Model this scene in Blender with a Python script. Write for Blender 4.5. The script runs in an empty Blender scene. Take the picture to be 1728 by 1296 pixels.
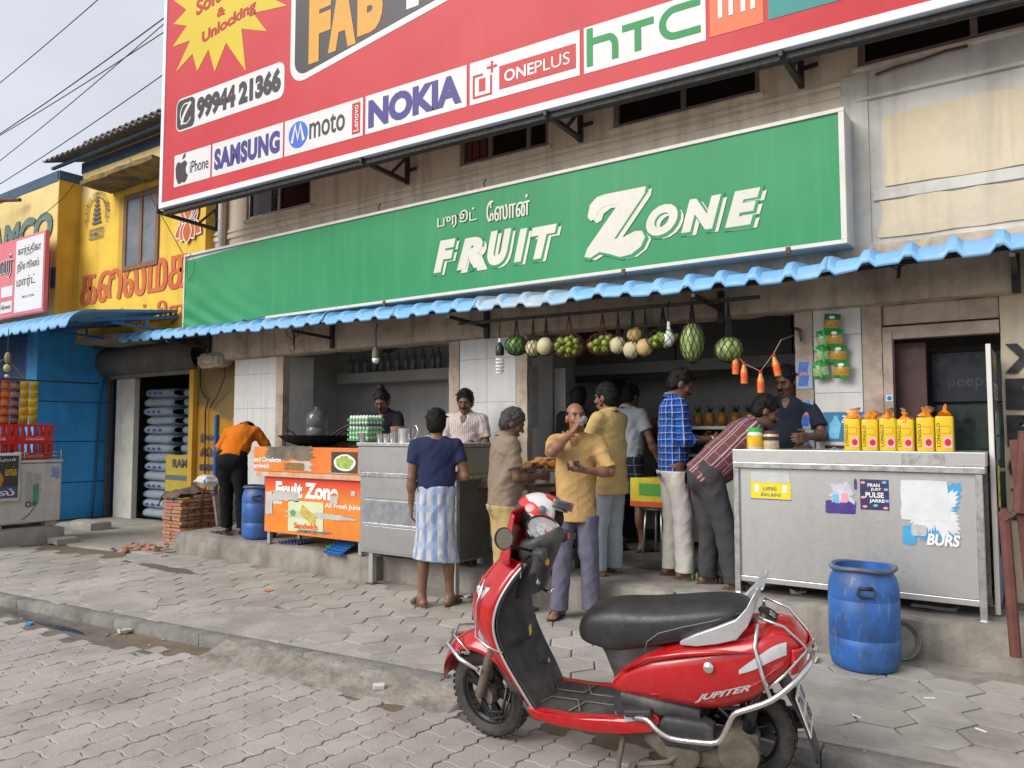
import bpy, bmesh, math, random
import numpy as np
from mathutils import Vector as V, Matrix, noise
R = math.radians; rnd = random.Random(7)
S = bpy.context.scene; COL = S.collection
# ---------------------------------------------------------------- camera, sky, sun, exposure
cd = bpy.data.cameras.new('camera'); cam = bpy.data.objects.new('camera', cd); COL.objects.link(cam)
cam.location = (0, 0, 1.5); cam.rotation_euler = (R(90) + math.atan(80/1300), 0, R(34.75))
cd.sensor_width = 36; cd.lens = 36*1300/1728; cd.clip_end = 2000; cd.clip_start = .05; S.camera = cam
W = bpy.data.worlds.new('World'); S.world = W; W.use_nodes = True
nt = W.node_tree; bg = nt.nodes['Background']
sky = nt.nodes.new('ShaderNodeTexSky'); sky.sky_type = 'NISHITA'; sky.sun_disc = False
SUN_EL, SUN_AZ = 34, 205
sky.sun_elevation = R(SUN_EL); sky.sun_rotation = R(SUN_AZ); sky.air_density = 1.0; sky.dust_density = 3.0
hs = nt.nodes.new('ShaderNodeHueSaturation'); hs.inputs['Saturation'].default_value = .25; hs.inputs['Value'].default_value = .7
nt.links.new(sky.outputs[0], hs.inputs['Color'])
tc = nt.nodes.new('ShaderNodeTexCoord'); mp = nt.nodes.new('ShaderNodeMapping'); mp.inputs['Scale'].default_value = (1, 1, 2.5)
cn = nt.nodes.new('ShaderNodeTexNoise'); cn.inputs['Scale'].default_value = 2.2; cn.inputs['Detail'].default_value = 5
cr = nt.nodes.new('ShaderNodeMapRange'); cr.inputs[1].default_value = .3; cr.inputs[2].default_value = .7; cr.inputs[3].default_value = .90; cr.inputs[4].default_value = 1.08
mx = nt.nodes.new('ShaderNodeMix'); mx.data_type = 'RGBA'; mx.inputs[0].default_value = .8
mx.inputs[7].default_value = (4.0, 4.15, 4.65, 1)          # the even grey of a closed cloud deck
nt.links.new(hs.outputs[0], mx.inputs[6])
ml = nt.nodes.new('ShaderNodeVectorMath'); ml.operation = 'SCALE'
nt.links.new(tc.outputs['Generated'], mp.inputs[0]); nt.links.new(mp.outputs[0], cn.inputs['Vector']); nt.links.new(cn.outputs['Fac'], cr.inputs[0])
nt.links.new(mx.outputs[2], ml.inputs[0]); nt.links.new(cr.outputs[0], ml.inputs['Scale']); nt.links.new(ml.outputs[0], bg.inputs['Color'])
bg.inputs['Strength'].default_value = .1
sl = bpy.data.lights.new('sun', 'SUN'); sl.energy = 1.5; sl.angle = R(36); sl.color = (1, .96, .9)
so = bpy.data.objects.new('sun', sl); COL.objects.link(so); so.rotation_euler = (R(90-SUN_EL), 0, R(-25))
S.view_settings.view_transform = 'Standard'; S.view_settings.look = 'None'; S.view_settings.gamma = 1; S.view_settings.exposure = 1.05
S.view_settings.use_curve_mapping = False
# ---------------------------------------------------------------- materials
def srgb(h):
    h = h.lstrip('#'); c = [int(h[i:i+2], 16)/255 for i in (0, 2, 4)]
    return tuple(x/12.92 if x < .04045 else ((x+.055)/1.055)**2.4 for x in c)
def C4(c): return (*(srgb(c) if isinstance(c, str) else c), 1)
class N:
    def __init__(s, name):
        s.m = bpy.data.materials.new(name); s.m.use_nodes = True; s.t = s.m.node_tree; s.b = s.t.nodes['Principled BSDF']; s._tc = None; s.kd = 'Object'
    def n(s, ty, **k):
        nd = s.t.nodes.new('ShaderNode'+ty)
        for a, b in k.items(): setattr(nd, a, b)
        return nd
    def l(s, a, b): s.t.links.new(a, b)
    def co(s, scale=(1, 1, 1), rot=(0, 0, 0), kind='Object'):
        if not s._tc: s._tc = s.n('TexCoord')
        kind = s.kd if kind == 'Object' else kind
        m = s.n('Mapping'); m.inputs['Scale'].default_value = scale; m.inputs['Rotation'].default_value = rot
        s.l(s.n('NewGeometry').outputs['Position'] if kind == 'World' else s._tc.outputs[kind], m.inputs[0]); return m.outputs[0]
    def noise(s, scale, detail=4, sc=(1, 1, 1), rough=.55, lo=.35, hi=.65, kind='Object'):
        n = s.n('TexNoise'); n.inputs['Scale'].default_value = scale; n.inputs['Detail'].default_value = detail; n.inputs['Roughness'].default_value = rough
        s.l(s.co(sc, kind=kind), n.inputs['Vector']); r = s.n('MapRange'); r.inputs[1].default_value = lo; r.inputs[2].default_value = hi
        s.l(n.outputs['Fac'], r.inputs[0]); return r.outputs[0]
    def mix(s, f, a, b, mode='MIX'):
        m = s.n('Mix', data_type='RGBA', blend_type=mode)
        for i, v in ((0, f), (6, a), (7, b)):
            if hasattr(v, 'is_linked'): s.l(v, m.inputs[i])
            elif i == 0: m.inputs[0].default_value = v
            else: m.inputs[i].default_value = C4(v)
        return m.outputs[2]
    def math(s, op, a, b=None, c=None):
        m = s.n('Math', operation=op)
        for i, v in enumerate((a, b, c)):
            if v is None: continue
            if hasattr(v, 'is_linked'): s.l(v, m.inputs[i])
            else: m.inputs[i].default_value = v
        return m.outputs[0]
    def xyz(s, kind='Object'):
        q = s.n('SeparateXYZ'); s.l(s.co(kind=kind), q.inputs[0]); return q.outputs
    def bump(s, src, strength=.3, dist=.01):
        b = s.n('Bump'); b.inputs['Strength'].default_value = strength; b.inputs['Distance'].default_value = dist
        s.l(src, b.inputs['Height'])
        if s.b.inputs['Normal'].is_linked: s.l(s.b.inputs['Normal'].links[0].from_socket, b.inputs['Normal'])
        s.l(b.outputs[0], s.b.inputs['Normal'])
    def out(s, col, rough=.6, metal=0, **k):
        if hasattr(col, 'is_linked'): s.l(col, s.b.inputs['Base Color'])
        else: s.b.inputs['Base Color'].default_value = C4(col)
        if hasattr(rough, 'is_linked'): s.l(rough, s.b.inputs['Roughness'])
        else: s.b.inputs['Roughness'].default_value = rough
        s.b.inputs['Metallic'].default_value = metal
        for a, v in k.items(): s.b.inputs[a.replace('_', ' ')].default_value = v
        return s.m
MC = {}
def M(name, col, col2=None, sc=6, rough=.6, metal=0, bump=0, bs=60, dirt=None, da=.5, ds=2.5, streak=None, sa=.5, rv=0, z=(1, 1, 1), lo=.35, hi=.65, world=False, rn=.16, **k):
    """general procedural material: two-tone mottling, dirt blotches, vertical streaks, fine relief, per-object shade"""
    if name in MC: return MC[name]
    n = N(name); n.kd = 'World' if world else 'Object'; c = n.mix(0, col, col)
    if col2 is not None: c = n.mix(n.noise(sc, 5, z, lo=lo, hi=hi), col, col2)
    if rv:
        oi = n.n('ObjectInfo'); v = n.math('MULTIPLY_ADD', oi.outputs['Random'], rv, 1-rv/2)
        h = n.n('HueSaturation'); n.l(v, h.inputs['Value']); n.l(c, h.inputs['Color']); c = h.outputs[0]
    if dirt is not None:
        f = n.math('MULTIPLY', n.noise(ds, 8, rough=.7, lo=.45, hi=.75), da); c = n.mix(f, c, dirt)
    if streak is not None:
        f = n.math('MULTIPLY', n.noise(9, 5, (1, 1, .08), lo=.5, hi=.8), sa); c = n.mix(f, c, streak)
    r = n.math('ADD', n.math('MULTIPLY', n.noise(bs*.3, 3), rn), rough-rn/2)
    if bump: n.bump(n.noise(bs, 6, lo=0, hi=1), bump, .012)
    MC[name] = n.out(c, r, metal, **k); return MC[name]
# ---------------------------------------------------------------- mesh building
WM = {}
def tag(o, label=None, cat=None, group=None, kind=None):
    for k, v in (('label', label), ('category', cat), ('group', group), ('kind', kind)):
        if v: o[k] = v
    return o
def thing(name, label, cat, loc=(0, 0, 0), rz=0, group=None, rot=None):
    o = bpy.data.objects.new(name, None); COL.objects.link(o); o.location = loc; o.rotation_euler = rot or (0, 0, rz); o.empty_display_size = .1
    WM[o.name] = Matrix.Translation(loc) @ o.rotation_euler.to_matrix().to_4x4()
    return tag(o, label, cat, group)
def dup(o, parent=None, loc=None, rz=None, label=None, group=None, rot=None):
    c = o.copy(); COL.objects.link(c)
    if parent: c.parent = parent
    if loc: c.location = loc
    if rz is not None: c.rotation_euler = (0, 0, rz)
    if rot: c.rotation_euler = rot
    if label: c['label'] = label
    if group: c['group'] = group
    WM[c.name] = (WM[parent.name] if parent else Matrix()) @ Matrix.Translation(c.location) @ c.rotation_euler.to_matrix().to_4x4()
    for ch in list(o.children): dup(ch, c)
    return c
def frame_of(d):
    d = V(d).normalized(); u = d.cross(V((0, 0, 1)) if abs(d.z) < .95 else V((1, 0, 0))).normalized(); return u, u.cross(d).normalized(), d
class MB:
    def __init__(s): s.v = []; s.f = []
    def add(s, vs, fs):
        o = len(s.v); s.v += [tuple(p) for p in vs]; s.f += [tuple(i+o for i in f) for f in fs]; return s
    def box(s, x0, x1, y0, y1, z0, z1):
        return s.add([(x, y, z) for z in (z0, z1) for y in (y0, y1) for x in (x0, x1)], [(0, 2, 3, 1), (4, 5, 7, 6), (0, 1, 5, 4), (2, 6, 7, 3), (0, 4, 6, 2), (1, 3, 7, 5)])
    def obox(s, c, size, rot=(0, 0, 0)):
        from mathutils import Euler
        m = Euler(rot).to_matrix(); h = [x/2 for x in size]; k = MB().box(-h[0], h[0], -h[1], h[1], -h[2], h[2])
        return s.add([m @ V(p) + V(c) for p in k.v], k.f)
    def bar(s, a, b, w, h=None):
        a, b = V(a), V(b); u, v, d = frame_of(b-a); h = h or w
        return s.add([p + u*x*w/2 + v*y*h/2 for p in (a, b) for x, y in ((-1, -1), (1, -1), (1, 1), (-1, 1))], [(3, 2, 1, 0), (4, 5, 6, 7)] + [(i, (i+1) % 4, (i+1) % 4+4, i+4) for i in range(4)])
    def tube(s, pts, r, n=8, cap=True):
        pts = [V(p) for p in pts]; N_ = len(pts); rs = r if hasattr(r, '__len__') else [r]*N_; vs = []; u = None
        for i, p in enumerate(pts):
            d = (pts[min(i+1, N_-1)] - pts[max(i-1, 0)]).normalized()
            if u is None: u = frame_of(d)[0]
            u = (u - d*u.dot(d)).normalized(); w = d.cross(u)
            vs += [p + (u*math.cos(2*math.pi*k/n) + w*math.sin(2*math.pi*k/n))*rs[i] for k in range(n)]
        fs = [(i*n+k, i*n+(k+1) % n, (i+1)*n+(k+1) % n, (i+1)*n+k) for i in range(N_-1) for k in range(n)]
        if cap: fs += [tuple(range(n-1, -1, -1)), tuple(range((N_-1)*n, N_*n))]
        return s.add(vs, fs)
    def lathe(s, prof, c=(0, 0, 0), n=20, axis=(0, 0, 1), cap=True):
        c = V(c); u, w, d = frame_of(axis) if tuple(axis) != (0, 0, 1) else (V((1, 0, 0)), V((0, 1, 0)), V((0, 0, 1)))
        if u.cross(w).dot(d) < 0: w = -w
        vs = [c + (u*math.cos(2*math.pi*k/n)+w*math.sin(2*math.pi*k/n))*r + d*z for r, z in prof for k in range(n)]; L = len(prof)
        fs = [(i*n+k, i*n+(k+1) % n, (i+1)*n+(k+1) % n, (i+1)*n+k) for i in range(L-1) for k in range(n)]
        if cap: fs += [tuple(range(n-1, -1, -1)), tuple(range((L-1)*n, L*n))]
        return s.add(vs, fs)
    def prism(s, poly, y0, y1):       # outline in x,z, thick along y
        n = len(poly); a = sum(poly[i][0]*poly[(i+1) % n][1]-poly[(i+1) % n][0]*poly[i][1] for i in range(n))
        if a < 0: poly = poly[::-1]
        return s.add([(x, y0, z) for x, z in poly] + [(x, y1, z) for x, z in poly], [tuple(range(n)), tuple(range(2*n-1, n-1, -1))] + [(i+n, (i+1) % n+n, (i+1) % n, i) for i in range(n)])
    def slab(s, poly, z0, z1):        # outline in x,y, thick along z
        n = len(poly); a = sum(poly[i][0]*poly[(i+1) % n][1]-poly[(i+1) % n][0]*poly[i][1] for i in range(n))
        if a < 0: poly = poly[::-1]
        return s.add([(x, y, z0) for x, y in poly] + [(x, y, z1) for x, y in poly], [tuple(range(n-1, -1, -1)), tuple(range(n, 2*n))] + [(i, (i+1) % n, (i+1) % n+n, i+n) for i in range(n)])
    def ell(s, c, r, n=14, m=9, rot=None):
        vs = []; c = V(c)
        from mathutils import Euler
        q = Euler(rot).to_matrix() if rot else Matrix.Identity(3)
        for i in range(m+1):
            t = math.pi*i/m
            for k in range(n):
                p = 2*math.pi*k/n; vs.append(c + q @ V((r[0]*math.sin(t)*math.cos(p), r[1]*math.sin(t)*math.sin(p), -r[2]*math.cos(t))))
        return s.add(vs, [(i*n+k, i*n+(k+1) % n, (i+1)*n+(k+1) % n, (i+1)*n+k) for i in range(m) for k in range(n)])
    def grid(s, fn, nu, nv):
        vs = [fn(i/nu, j/nv) for j in range(nv+1) for i in range(nu+1)]
        return s.add(vs, [(j*(nu+1)+i, j*(nu+1)+i+1, (j+1)*(nu+1)+i+1, (j+1)*(nu+1)+i) for j in range(nv) for i in range(nu)])
    def loft(s, secs, closed=True, cap=True):
        n = len(secs[0]); L = len(secs); k = n if closed else n-1
        fs = [(i*n+j, i*n+(j+1) % n, (i+1)*n+(j+1) % n, (i+1)*n+j) for i in range(L-1) for j in range(k)]
        if cap and closed: fs += [tuple(range(n-1, -1, -1)), tuple(range((L-1)*n, L*n))]
        return s.add([p for q in secs for p in q], fs)
    def ribbon(s, pts, w, y=0):       # flat stroke in the x,z plane facing -y
        P = [V((p[0], p[1], 0)) for p in pts]; n = len(P); a = []; b = []
        for i in range(n):
            d0 = (P[i]-P[i-1]).normalized() if i else (P[1]-P[0]).normalized(); d1 = (P[i+1]-P[i]).normalized() if i < n-1 else d0
            m = d0+d1; m = m.normalized() if m.length > 1e-4 else d0; q = V((-m.y, m.x, 0)); k = min(1.6, 1/max(.4, q.dot(V((-d0.y, d0.x, 0)))))*w/2
            a.append(P[i]+q*k); b.append(P[i]-q*k)
        return s.add([(p.x, y, p.y) for p in a]+[(p.x, y, p.y) for p in b], [(i, n+i, n+i+1, i+1) for i in range(n-1)])
    def build(s, name, mat, parent=None, smooth=False, bevel=0, world=True, kind=None, label=None, sub=0, solid=0, recalc=False):
        me = bpy.data.meshes.new(name); vs = s.v
        if parent is not None and world:
            inv = WM[parent.name].inverted(); vs = [inv @ V(p) for p in vs]
        me.from_pydata(vs, [], s.f); me.update()
        if recalc:
            b = bmesh.new(); b.from_mesh(me); bmesh.ops.remove_doubles(b, verts=b.verts, dist=1e-4); bmesh.ops.recalc_face_normals(b, faces=b.faces); b.to_mesh(me); b.free()
        o = bpy.data.objects.new(name, me); COL.objects.link(o)
        for m in (mat if isinstance(mat, (list, tuple)) else [mat]): me.materials.append(m)
        if smooth:
            for p in me.polygons: p.use_smooth = True
            if smooth != True: me.set_sharp_from_angle(angle=R(smooth))
        if parent is not None: o.parent = parent; WM[o.name] = WM[parent.name].copy()
        else: WM[o.name] = Matrix()
        if solid: q = o.modifiers.new('solid', 'SOLIDIFY'); q.thickness = solid; q.offset = 0
        if bevel: q = o.modifiers.new('bevel', 'BEVEL'); q.width = bevel; q.segments = 2; q.limit_method = 'ANGLE'; q.angle_limit = R(40)
        if sub: q = o.modifiers.new('sub', 'SUBSURF'); q.levels = sub; q.render_levels = sub
        if kind: o['kind'] = kind
        if label: o['label'] = label
        return o
def struct(name, mb, mat, **k):
    o = mb.build(name, mat, **k); o['kind'] = 'structure'; return o
def box(name, mat, parent, x0, x1, y0, y1, z0, z1, bevel=.004, **k): return MB().box(x0, x1, y0, y1, z0, z1).build(name, mat, parent, bevel=bevel, **k)
# flat lettering: fits the text into a rectangle of the x,z plane
def letters(body, rect, y, mb=None, bold=0, shear=0, smear=0, fit=True, spacing=1.0, skew=0, vertical=False):
    x0, x1, z0, z1 = rect; c = bpy.data.curves.new('lettering', 'FONT'); c.body = body; c.size = 1; c.offset = bold; c.shear = shear; c.space_character = spacing; c.resolution_u = 4
    o = bpy.data.objects.new('lettering', c); me = bpy.data.meshes.new_from_object(o); P = [(v.co.x, v.co.y) for v in me.vertices]; F = [tuple(p.vertices) for p in me.polygons]
    bpy.data.objects.remove(o); bpy.data.curves.remove(c); bpy.data.meshes.remove(me)
    a0 = min(p[0] for p in P); a1 = max(p[0] for p in P); b0 = min(p[1] for p in P); b1 = max(p[1] for p in P)
    mb = mb or MB()
    for k in range(smear+1):
        ox = k*.012*(x1-x0)/max(1, len(body)*.5); w = (x1-x0) - (smear*.012*(x1-x0)/max(1, len(body)*.5))
        q = []
        for px, py in P:
            u = (px-a0)/(a1-a0); t = (py-b0)/(b1-b0)
            if vertical: q.append((x1-t*(x1-x0), y-k*.0004, z0+u*(z1-z0)))
            else: q.append((x0+u*w+ox, y-k*.0004, z0+t*(z1-z0)+skew*u))
        mb.add(q, F)
    return mb
# ================================================================ SETTING
def rbox(x0, x1, y0, y1, z0, z1, step=.08, amp=.008, mb=None, f=6, round_=.02):
    """worn block: gridded faces, pushed about by noise and rounded at its edges"""
    mb = mb or MB(); nx, ny, nz = (max(1, int((b-a)/step)) for a, b in ((x0, x1), (y0, y1), (z0, z1)))
    def P(u, v, w):
        p = V((x0+(x1-x0)*u, y0+(y1-y0)*v, z0+(z1-z0)*w)); e = sum(1 for t in (u, v, w) if t in (0, 1))
        q = p*f; d = V((noise.noise(q), noise.noise(q+V((9, 3, 5))), noise.noise(q+V((2, 8, 7)))))*amp
        c = V(((x0+x1)/2, (y0+y1)/2, (z0+z1)/2))
        if e >= 2:
            for i, t in enumerate((u, v, w)):
                if t in (0, 1): d[i] += (round_ if t == 0 else -round_)*.5
        return p+d
    for a in (0, 1):
        mb.grid(lambda u, v: P(u, v, a), nx, ny); k = len(mb.f)
        if a == 0: mb.f[-nx*ny:] = [t[::-1] for t in mb.f[-nx*ny:]]
        mb.grid(lambda u, v: P(u, a, v), nx, nz)
        if a == 1: mb.f[-nx*nz:] = [t[::-1] for t in mb.f[-nx*nz:]]
        mb.grid(lambda u, v: P(a, u, v), ny, nz)
        if a == 0: mb.f[-ny*nz:] = [t[::-1] for t in mb.f[-ny*nz:]]
    return mb
def ky(x): return 3.974+.0996*x
sand = M('sandy_joint', '#685c4d', '#766a59', sc=7, rough=.95, bump=.5, bs=120)
m_pav = M('road_paver', (.34, .31, .278), (.41, .377, .34), sc=1.3, rough=.85, bump=.3, bs=90, dirt=(.15, .125, .10), da=.55, ds=1.8, rv=.13, world=True)
m_hex = M('hexagon_paver', (.33, .312, .274), (.41, .388, .342), sc=1.1, rough=.85, bump=.35, bs=80, dirt=(.11, .095, .08), da=.6, ds=1.5, rv=.18, world=True)
m_con = M('worn_concrete', (.32, .30, .265), (.41, .385, .34), sc=3, rough=.9, bump=.45, bs=45, dirt=(.10, .085, .07), da=.6, ds=1.6)
m_cond = M('stained_plinth_concrete', (.24, .22, .19), (.33, .305, .26), sc=3.2, rough=.9, bump=.5, bs=40, dirt=(.06, .05, .042), da=.7, ds=1.8, streak=(.08, .07, .06), sa=.5)
m_kerb = M('kerb_concrete', (.17, .165, .15), (.27, .26, .235), sc=5, rough=.95, bump=.7, bs=50, dirt=(.06, .055, .05), da=.7, ds=4, world=True)
struct('ground', MB().box(-300, 300, -300, 300, -.5, -.1).add([], []), M('earth', '#7d705e', '#94866f', sc=2, rough=.95))
road = struct('road', MB().slab([(-60, -40), (60, -40), (60, ky(60)), (-60, ky(-60))], -.12, -.088), sand)
foot = struct('footpath', MB().slab([(-60, ky(-60)+.1), (60, ky(60)+.1), (60, 30), (-60, 30)], -.12, -.01), sand)
# --- road pavers with wavy, interlocking edges, rows square to the kerb
def in_view(x, y, z):
    d = V((x, y, z-1.5)); f = V((-.569, .82, .0614)); r = V((.8216, .57, 0)); dz = d.dot(f)
    if dz < .5: return False
    u = r.cross(f); return abs(d.dot(r)/dz) < .70 and abs(d.dot(u)/dz) < .53
PX, PL, g = .158, .236, .0028
wav = [0, .011, -.011, 0, .011, -.011]
def paver_outline():
    a = []; n = 6
    for i in range(n): a.append((-PX/2+g+wav[i], -PL/2+g+(PL-2*g)*i/n))
    for i in range(3): a.append((-PX/2+g+(PX-2*g)*i/3, PL/2-g+(0, .008, -.008)[i]))
    for i in range(n): a.append((PX/2-g+wav[(n-i) % 6], PL/2-g-(PL-2*g)*i/n))
    for i in range(3): a.append((PX/2-g-(PX-2*g)*i/3, -PL/2+g+(0, -.008, .008)[i]))
    return a[::-1]
PO = paver_outline(); nP = len(PO)
def paver_mb(poly, th, ch=.004):
    n = len(poly); c = (sum(p[0] for p in poly)/n, sum(p[1] for p in poly)/n)
    ins = [(c[0]+(x-c[0])*(1-ch/.08), c[1]+(y-c[1])*(1-ch/.08)) for x, y in poly]
    mb = MB(); mb.add([(x, y, -th) for x, y in poly]+[(x, y, -ch*.7) for x, y in poly]+[(x, y, 0) for x, y in ins],
        [(i, (i+1) % n, (i+1) % n+n, i+n) for i in range(n)]+[(i+n, (i+1) % n+n, (i+1) % n+2*n, i+2*n) for i in range(n)]+[tuple(range(2*n, 3*n))])
    return mb
def lay(base, spots, outline, mat, name, stuffname, z, jit):
    spots.sort(key=lambda p: (not in_view(p[0], p[1], z), p[0]**2+p[1]**2))
    proto = None; rest = MB(); pm = paver_mb(outline, .035)
    for i, (x, y) in enumerate(spots):
        tilt = (rnd.uniform(-jit, jit), rnd.uniform(-jit, jit), rnd.uniform(-jit, jit)*.8); zz = z+rnd.uniform(-.003, .003)
        if i < 300 and in_view(x, y, z):
            if proto is None: proto = pm.build(name, mat, base, world=False); o = proto
            else: o = proto.copy(); COL.objects.link(o); WM[o.name] = Matrix()
            o.location = (x, y, zz); o.rotation_euler = tilt
        else:
            from mathutils import Euler
            m = Euler(tilt).to_matrix(); rest.add([m @ V(p)+V((x, y, zz)) for p in pm.v], pm.f)
    if rest.v: rest.build(stuffname, mat, base, kind='stuff')
sp = []
for i in range(-90, 15):
    for j in range(-2, 18):
        x = i*PX; y = .1+j*PL+(PL/2 if i % 2 else 0)
        if y < ky(x)-.20 - (.12 if -9 < x < -5.5 else .0)+noise.noise((x*2, y, 0))*.06 and not (-4.75 < x < -2.9 and y > 3.35): sp.append((x, y))
lay(road, sp, PO, m_pav, 'paver', 'far_pavers', -.080, .006)
# --- hexagon pavers
HS = .172
HO = [(HS*math.cos(R(60*i))*.964, HS*math.sin(R(60*i))*.964) for i in range(6)]
patches = [(-5.05, 4.05, .55, .28), (-1.35, 4.75, .5, .3), (-6.9, 3.75, .45, .2), (-8.6, 5.2, .5, .25), (-1.9, 5.0, .35, .3)]
sp = []
for i in range(-50, 8):
    for j in range(-2, 13):
        x = i*HS*1.5; y = 3.2+j*HS*1.7321+(HS*.866 if i % 2 else 0)
        if y > ky(x)+.24 and y < (5.5 if x > -9 else 4.9+.06*(x+9)) and x > -12 and not any(((x-a)/c)**2+((y-b)/d)**2 < 1 for a, b, c, d in patches): sp.append((x, y))
lay(foot, sp, HO, m_hex, 'hexagon_paver', 'far_hexagon_pavers', .0, .012)
def blob(cx, cy, rx, ry, n=28, k=.18, seed=0):
    return [(cx+rx*math.cos(t)*(1+k*noise.noise((math.cos(t)*2+seed, math.sin(t)*2, seed))*1.6), cy+ry*math.sin(t)*(1+k*noise.noise((math.cos(t)*2, math.sin(t)*2+seed, seed+3))*1.6)) for t in [2*math.pi*i/n for i in range(n)]]
for i, (a, b, c, d) in enumerate(patches):
    struct("concrete_patch", MB().slab(blob(a, b, c*1.28, d*1.35, k=.35, seed=i*3.1), -.02, .001+.0012*i), m_con)
struct('gutter_dirt', MB().slab(blob(-6.7, 3.12, 1.6, .13, k=.4, seed=2), -.09, -.0815), M('damp_dirt', (.10, .09, .08), (.16, .14, .12), sc=5, rough=.75, bump=.4, bs=60))
struct('puddle', MB().slab(blob(-7.0, 3.13, .75, .05, k=.4, seed=6), -.09, -.0805), M('puddle_water', (.05, .05, .05), rough=.08))
struct('oil_stain', MB().slab(blob(-7.9, 4.85, .55, .09, k=.5, seed=9), .0, .0055), M('wet_stain', (.10, .092, .08), (.14, .125, .11), sc=6, rough=.7))
# rough concrete apron where the kerb has broken away
def apron(u, v):
    x = -4.95+2.15*u; y0 = ky(x)-.30-.05*noise.noise((x*4, 0, 0)); p = V((x, y0+.34*v, 0)); p.z = -.084+.07*min(1, v*1.1)**1.2+.012*noise.noise(p*9)+.008*noise.noise(p*27)+.004*noise.noise(p*60)
    if v == 0 or u in (0, 1): p.z = -.1
    return p
struct('concrete_apron', MB().grid(apron, 150, 30), M('broken_concrete', (.22, .20, .17), (.32, .295, .255), sc=6, rough=.95, bump=.7, bs=60, dirt=(.13, .10, .075), da=.7, ds=5), smooth=True)
# --- kerb stones
kb = struct('kerb', MB().add([(-30, ky(-30)+.0, -.1), (30, ky(30), -.1), (30, ky(30)+.2, -.1), (-30, ky(-30)+.2, -.1)], [(0, 1, 2, 3)]), m_kerb)
x = -22.
while x < 4:
    L = rnd.uniform(1.0, 1.4)
    if True:
        a = math.atan(.0996); st = rbox(0, L+.004, 0, .125, -.14, .0+rnd.uniform(-.004, .004), .03, .006, f=16, round_=.014)
        o = st.build('kerb_stone', m_kerb, kb, world=False, smooth=45); o.location = (x, ky(x), 0); o.rotation_euler = (0, 0, a+rnd.uniform(-.006, .006))
    x += L*math.cos(math.atan(.0996))
for x0 in range(-14, 3): struct('kerb_backing', MB().slab([(x0, ky(x0)+.14), (x0+1, ky(x0+1)+.14), (x0+1, ky(x0+1)+.42+.06*noise.noise((x0+1, 0, 0))), (x0, ky(x0)+.42+.06*noise.noise((x0, 0, 0)))], -.05, -.003-.001*(x0 % 2)), m_con)
struct('stained_border', MB().slab([(-9.1, 5.25), (-5, 5.33), (.4, 5.3), (.4, 5.9), (-9.1, 5.9)], -.05, -.004), m_cond)
# --- plinth the shop stands on
pl = MB(); rbox(-9.05, -5.6, 5.60, 6.62, -.1, .25, .07, .010, pl, round_=.03); rbox(-5.66, -2.45, 5.76, 6.62, -.1, .244, .07, .010, pl, round_=.03); rbox(-2.55, 0.05, 5.82, 6.62, -.1, .249, .07, .010, pl, round_=.03)
struct('shop_plinth', pl, m_cond, smooth=45)
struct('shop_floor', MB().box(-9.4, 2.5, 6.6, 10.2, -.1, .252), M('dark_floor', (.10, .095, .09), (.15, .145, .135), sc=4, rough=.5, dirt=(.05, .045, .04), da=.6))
struct('ramp', MB().slab([(-13.4, 7.3), (-13.4, 6.3), (-12.2, 5.35), (-10.6, 5.1), (-9.0, 5.3), (-9.0, 7.3)], -.02, .012), m_con)
rb = rbox(-.12, .75, 5.42, 5.8, -.05, .14, .06, .01); struct('step_block', rb, m_con, smooth=45)
# ================================================================ BUILDINGS
m_plast = M('grey_beige_plaster', (.72, .645, .52), (.78, .705, .58), sc=1.6, rough=.9, bump=.35, bs=22, dirt=(.46, .40, .32), da=.5, ds=1.7, streak=(.26, .22, .18), sa=.55)
m_cream = M('cream_plaster', (.58, .48, .33), (.65, .55, .40), sc=1.5, rough=.9, bump=.3, bs=26, dirt=(.36, .31, .25), da=.5, ds=1.2, streak=(.30, .26, .21), sa=.5)
m_white = M('old_limewash', (.54, .52, .47), (.62, .60, .55), sc=2, rough=.9, bump=.3, bs=30, dirt=(.28, .26, .23), da=.6, ds=1.8, streak=(.28, .25, .21), sa=.5)
m_beam = M('soiled_beam_plaster', (.45, .375, .29), (.54, .46, .36), sc=2.2, rough=.95, bump=.7, bs=28, dirt=(.14, .11, .085), da=.7, ds=2.6, streak=(.10, .08, .06), sa=.6)
m_tile = M('white_wall_tile', (.56, .56, .55), (.64, .635, .62), sc=2.2, rough=.35, dirt=(.30, .26, .21), da=.5, ds=2.2, streak=(.36, .32, .27), sa=.4, rv=.08, world=True)
m_trim = M('peeling_brown_plaster', (.42, .33, .26), (.50, .42, .35), sc=3, rough=.85, bump=.3, bs=30, dirt=(.13, .08, .055), da=.8, ds=3.2, z=(1, 1, .5))
m_int = M('interior_wall', (.58, .58, .56), (.65, .65, .63), sc=1.3, rough=.6, dirt=(.22, .2, .18), da=.5)
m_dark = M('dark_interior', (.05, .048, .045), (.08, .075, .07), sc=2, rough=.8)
m_alu = M('aluminium_frame', (.33, .33, .33), (.42, .42, .42), sc=8, rough=.45, metal=.6, dirt=(.16, .15, .13), da=.5)
m_gl = M('dark_window_glass', (.012, .014, .016), rough=.12, Specular_IOR_Level=.35)
m_iron = M('black_iron', (.018, .016, .015), (.035, .03, .026), sc=20, rough=.6, bump=.2, bs=80)
m_rust = M('rusty_iron', (.09, .045, .028), (.16, .08, .05), sc=15, rough=.85, bump=.4, bs=70)
BX0, BX1 = -10.08, 2.6
bd = thing('shop_building', 'two-storey plastered shop building with the fruit shop on its ground floor', 'building', (-4, 6.8, 0))
wins = [(-9.32, -7.95), (-5.42, -4.22), (-3.46, -2.0), (-1.19, 1.2)]; WZ0, WZ1 = 4.51, 5.6
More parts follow.
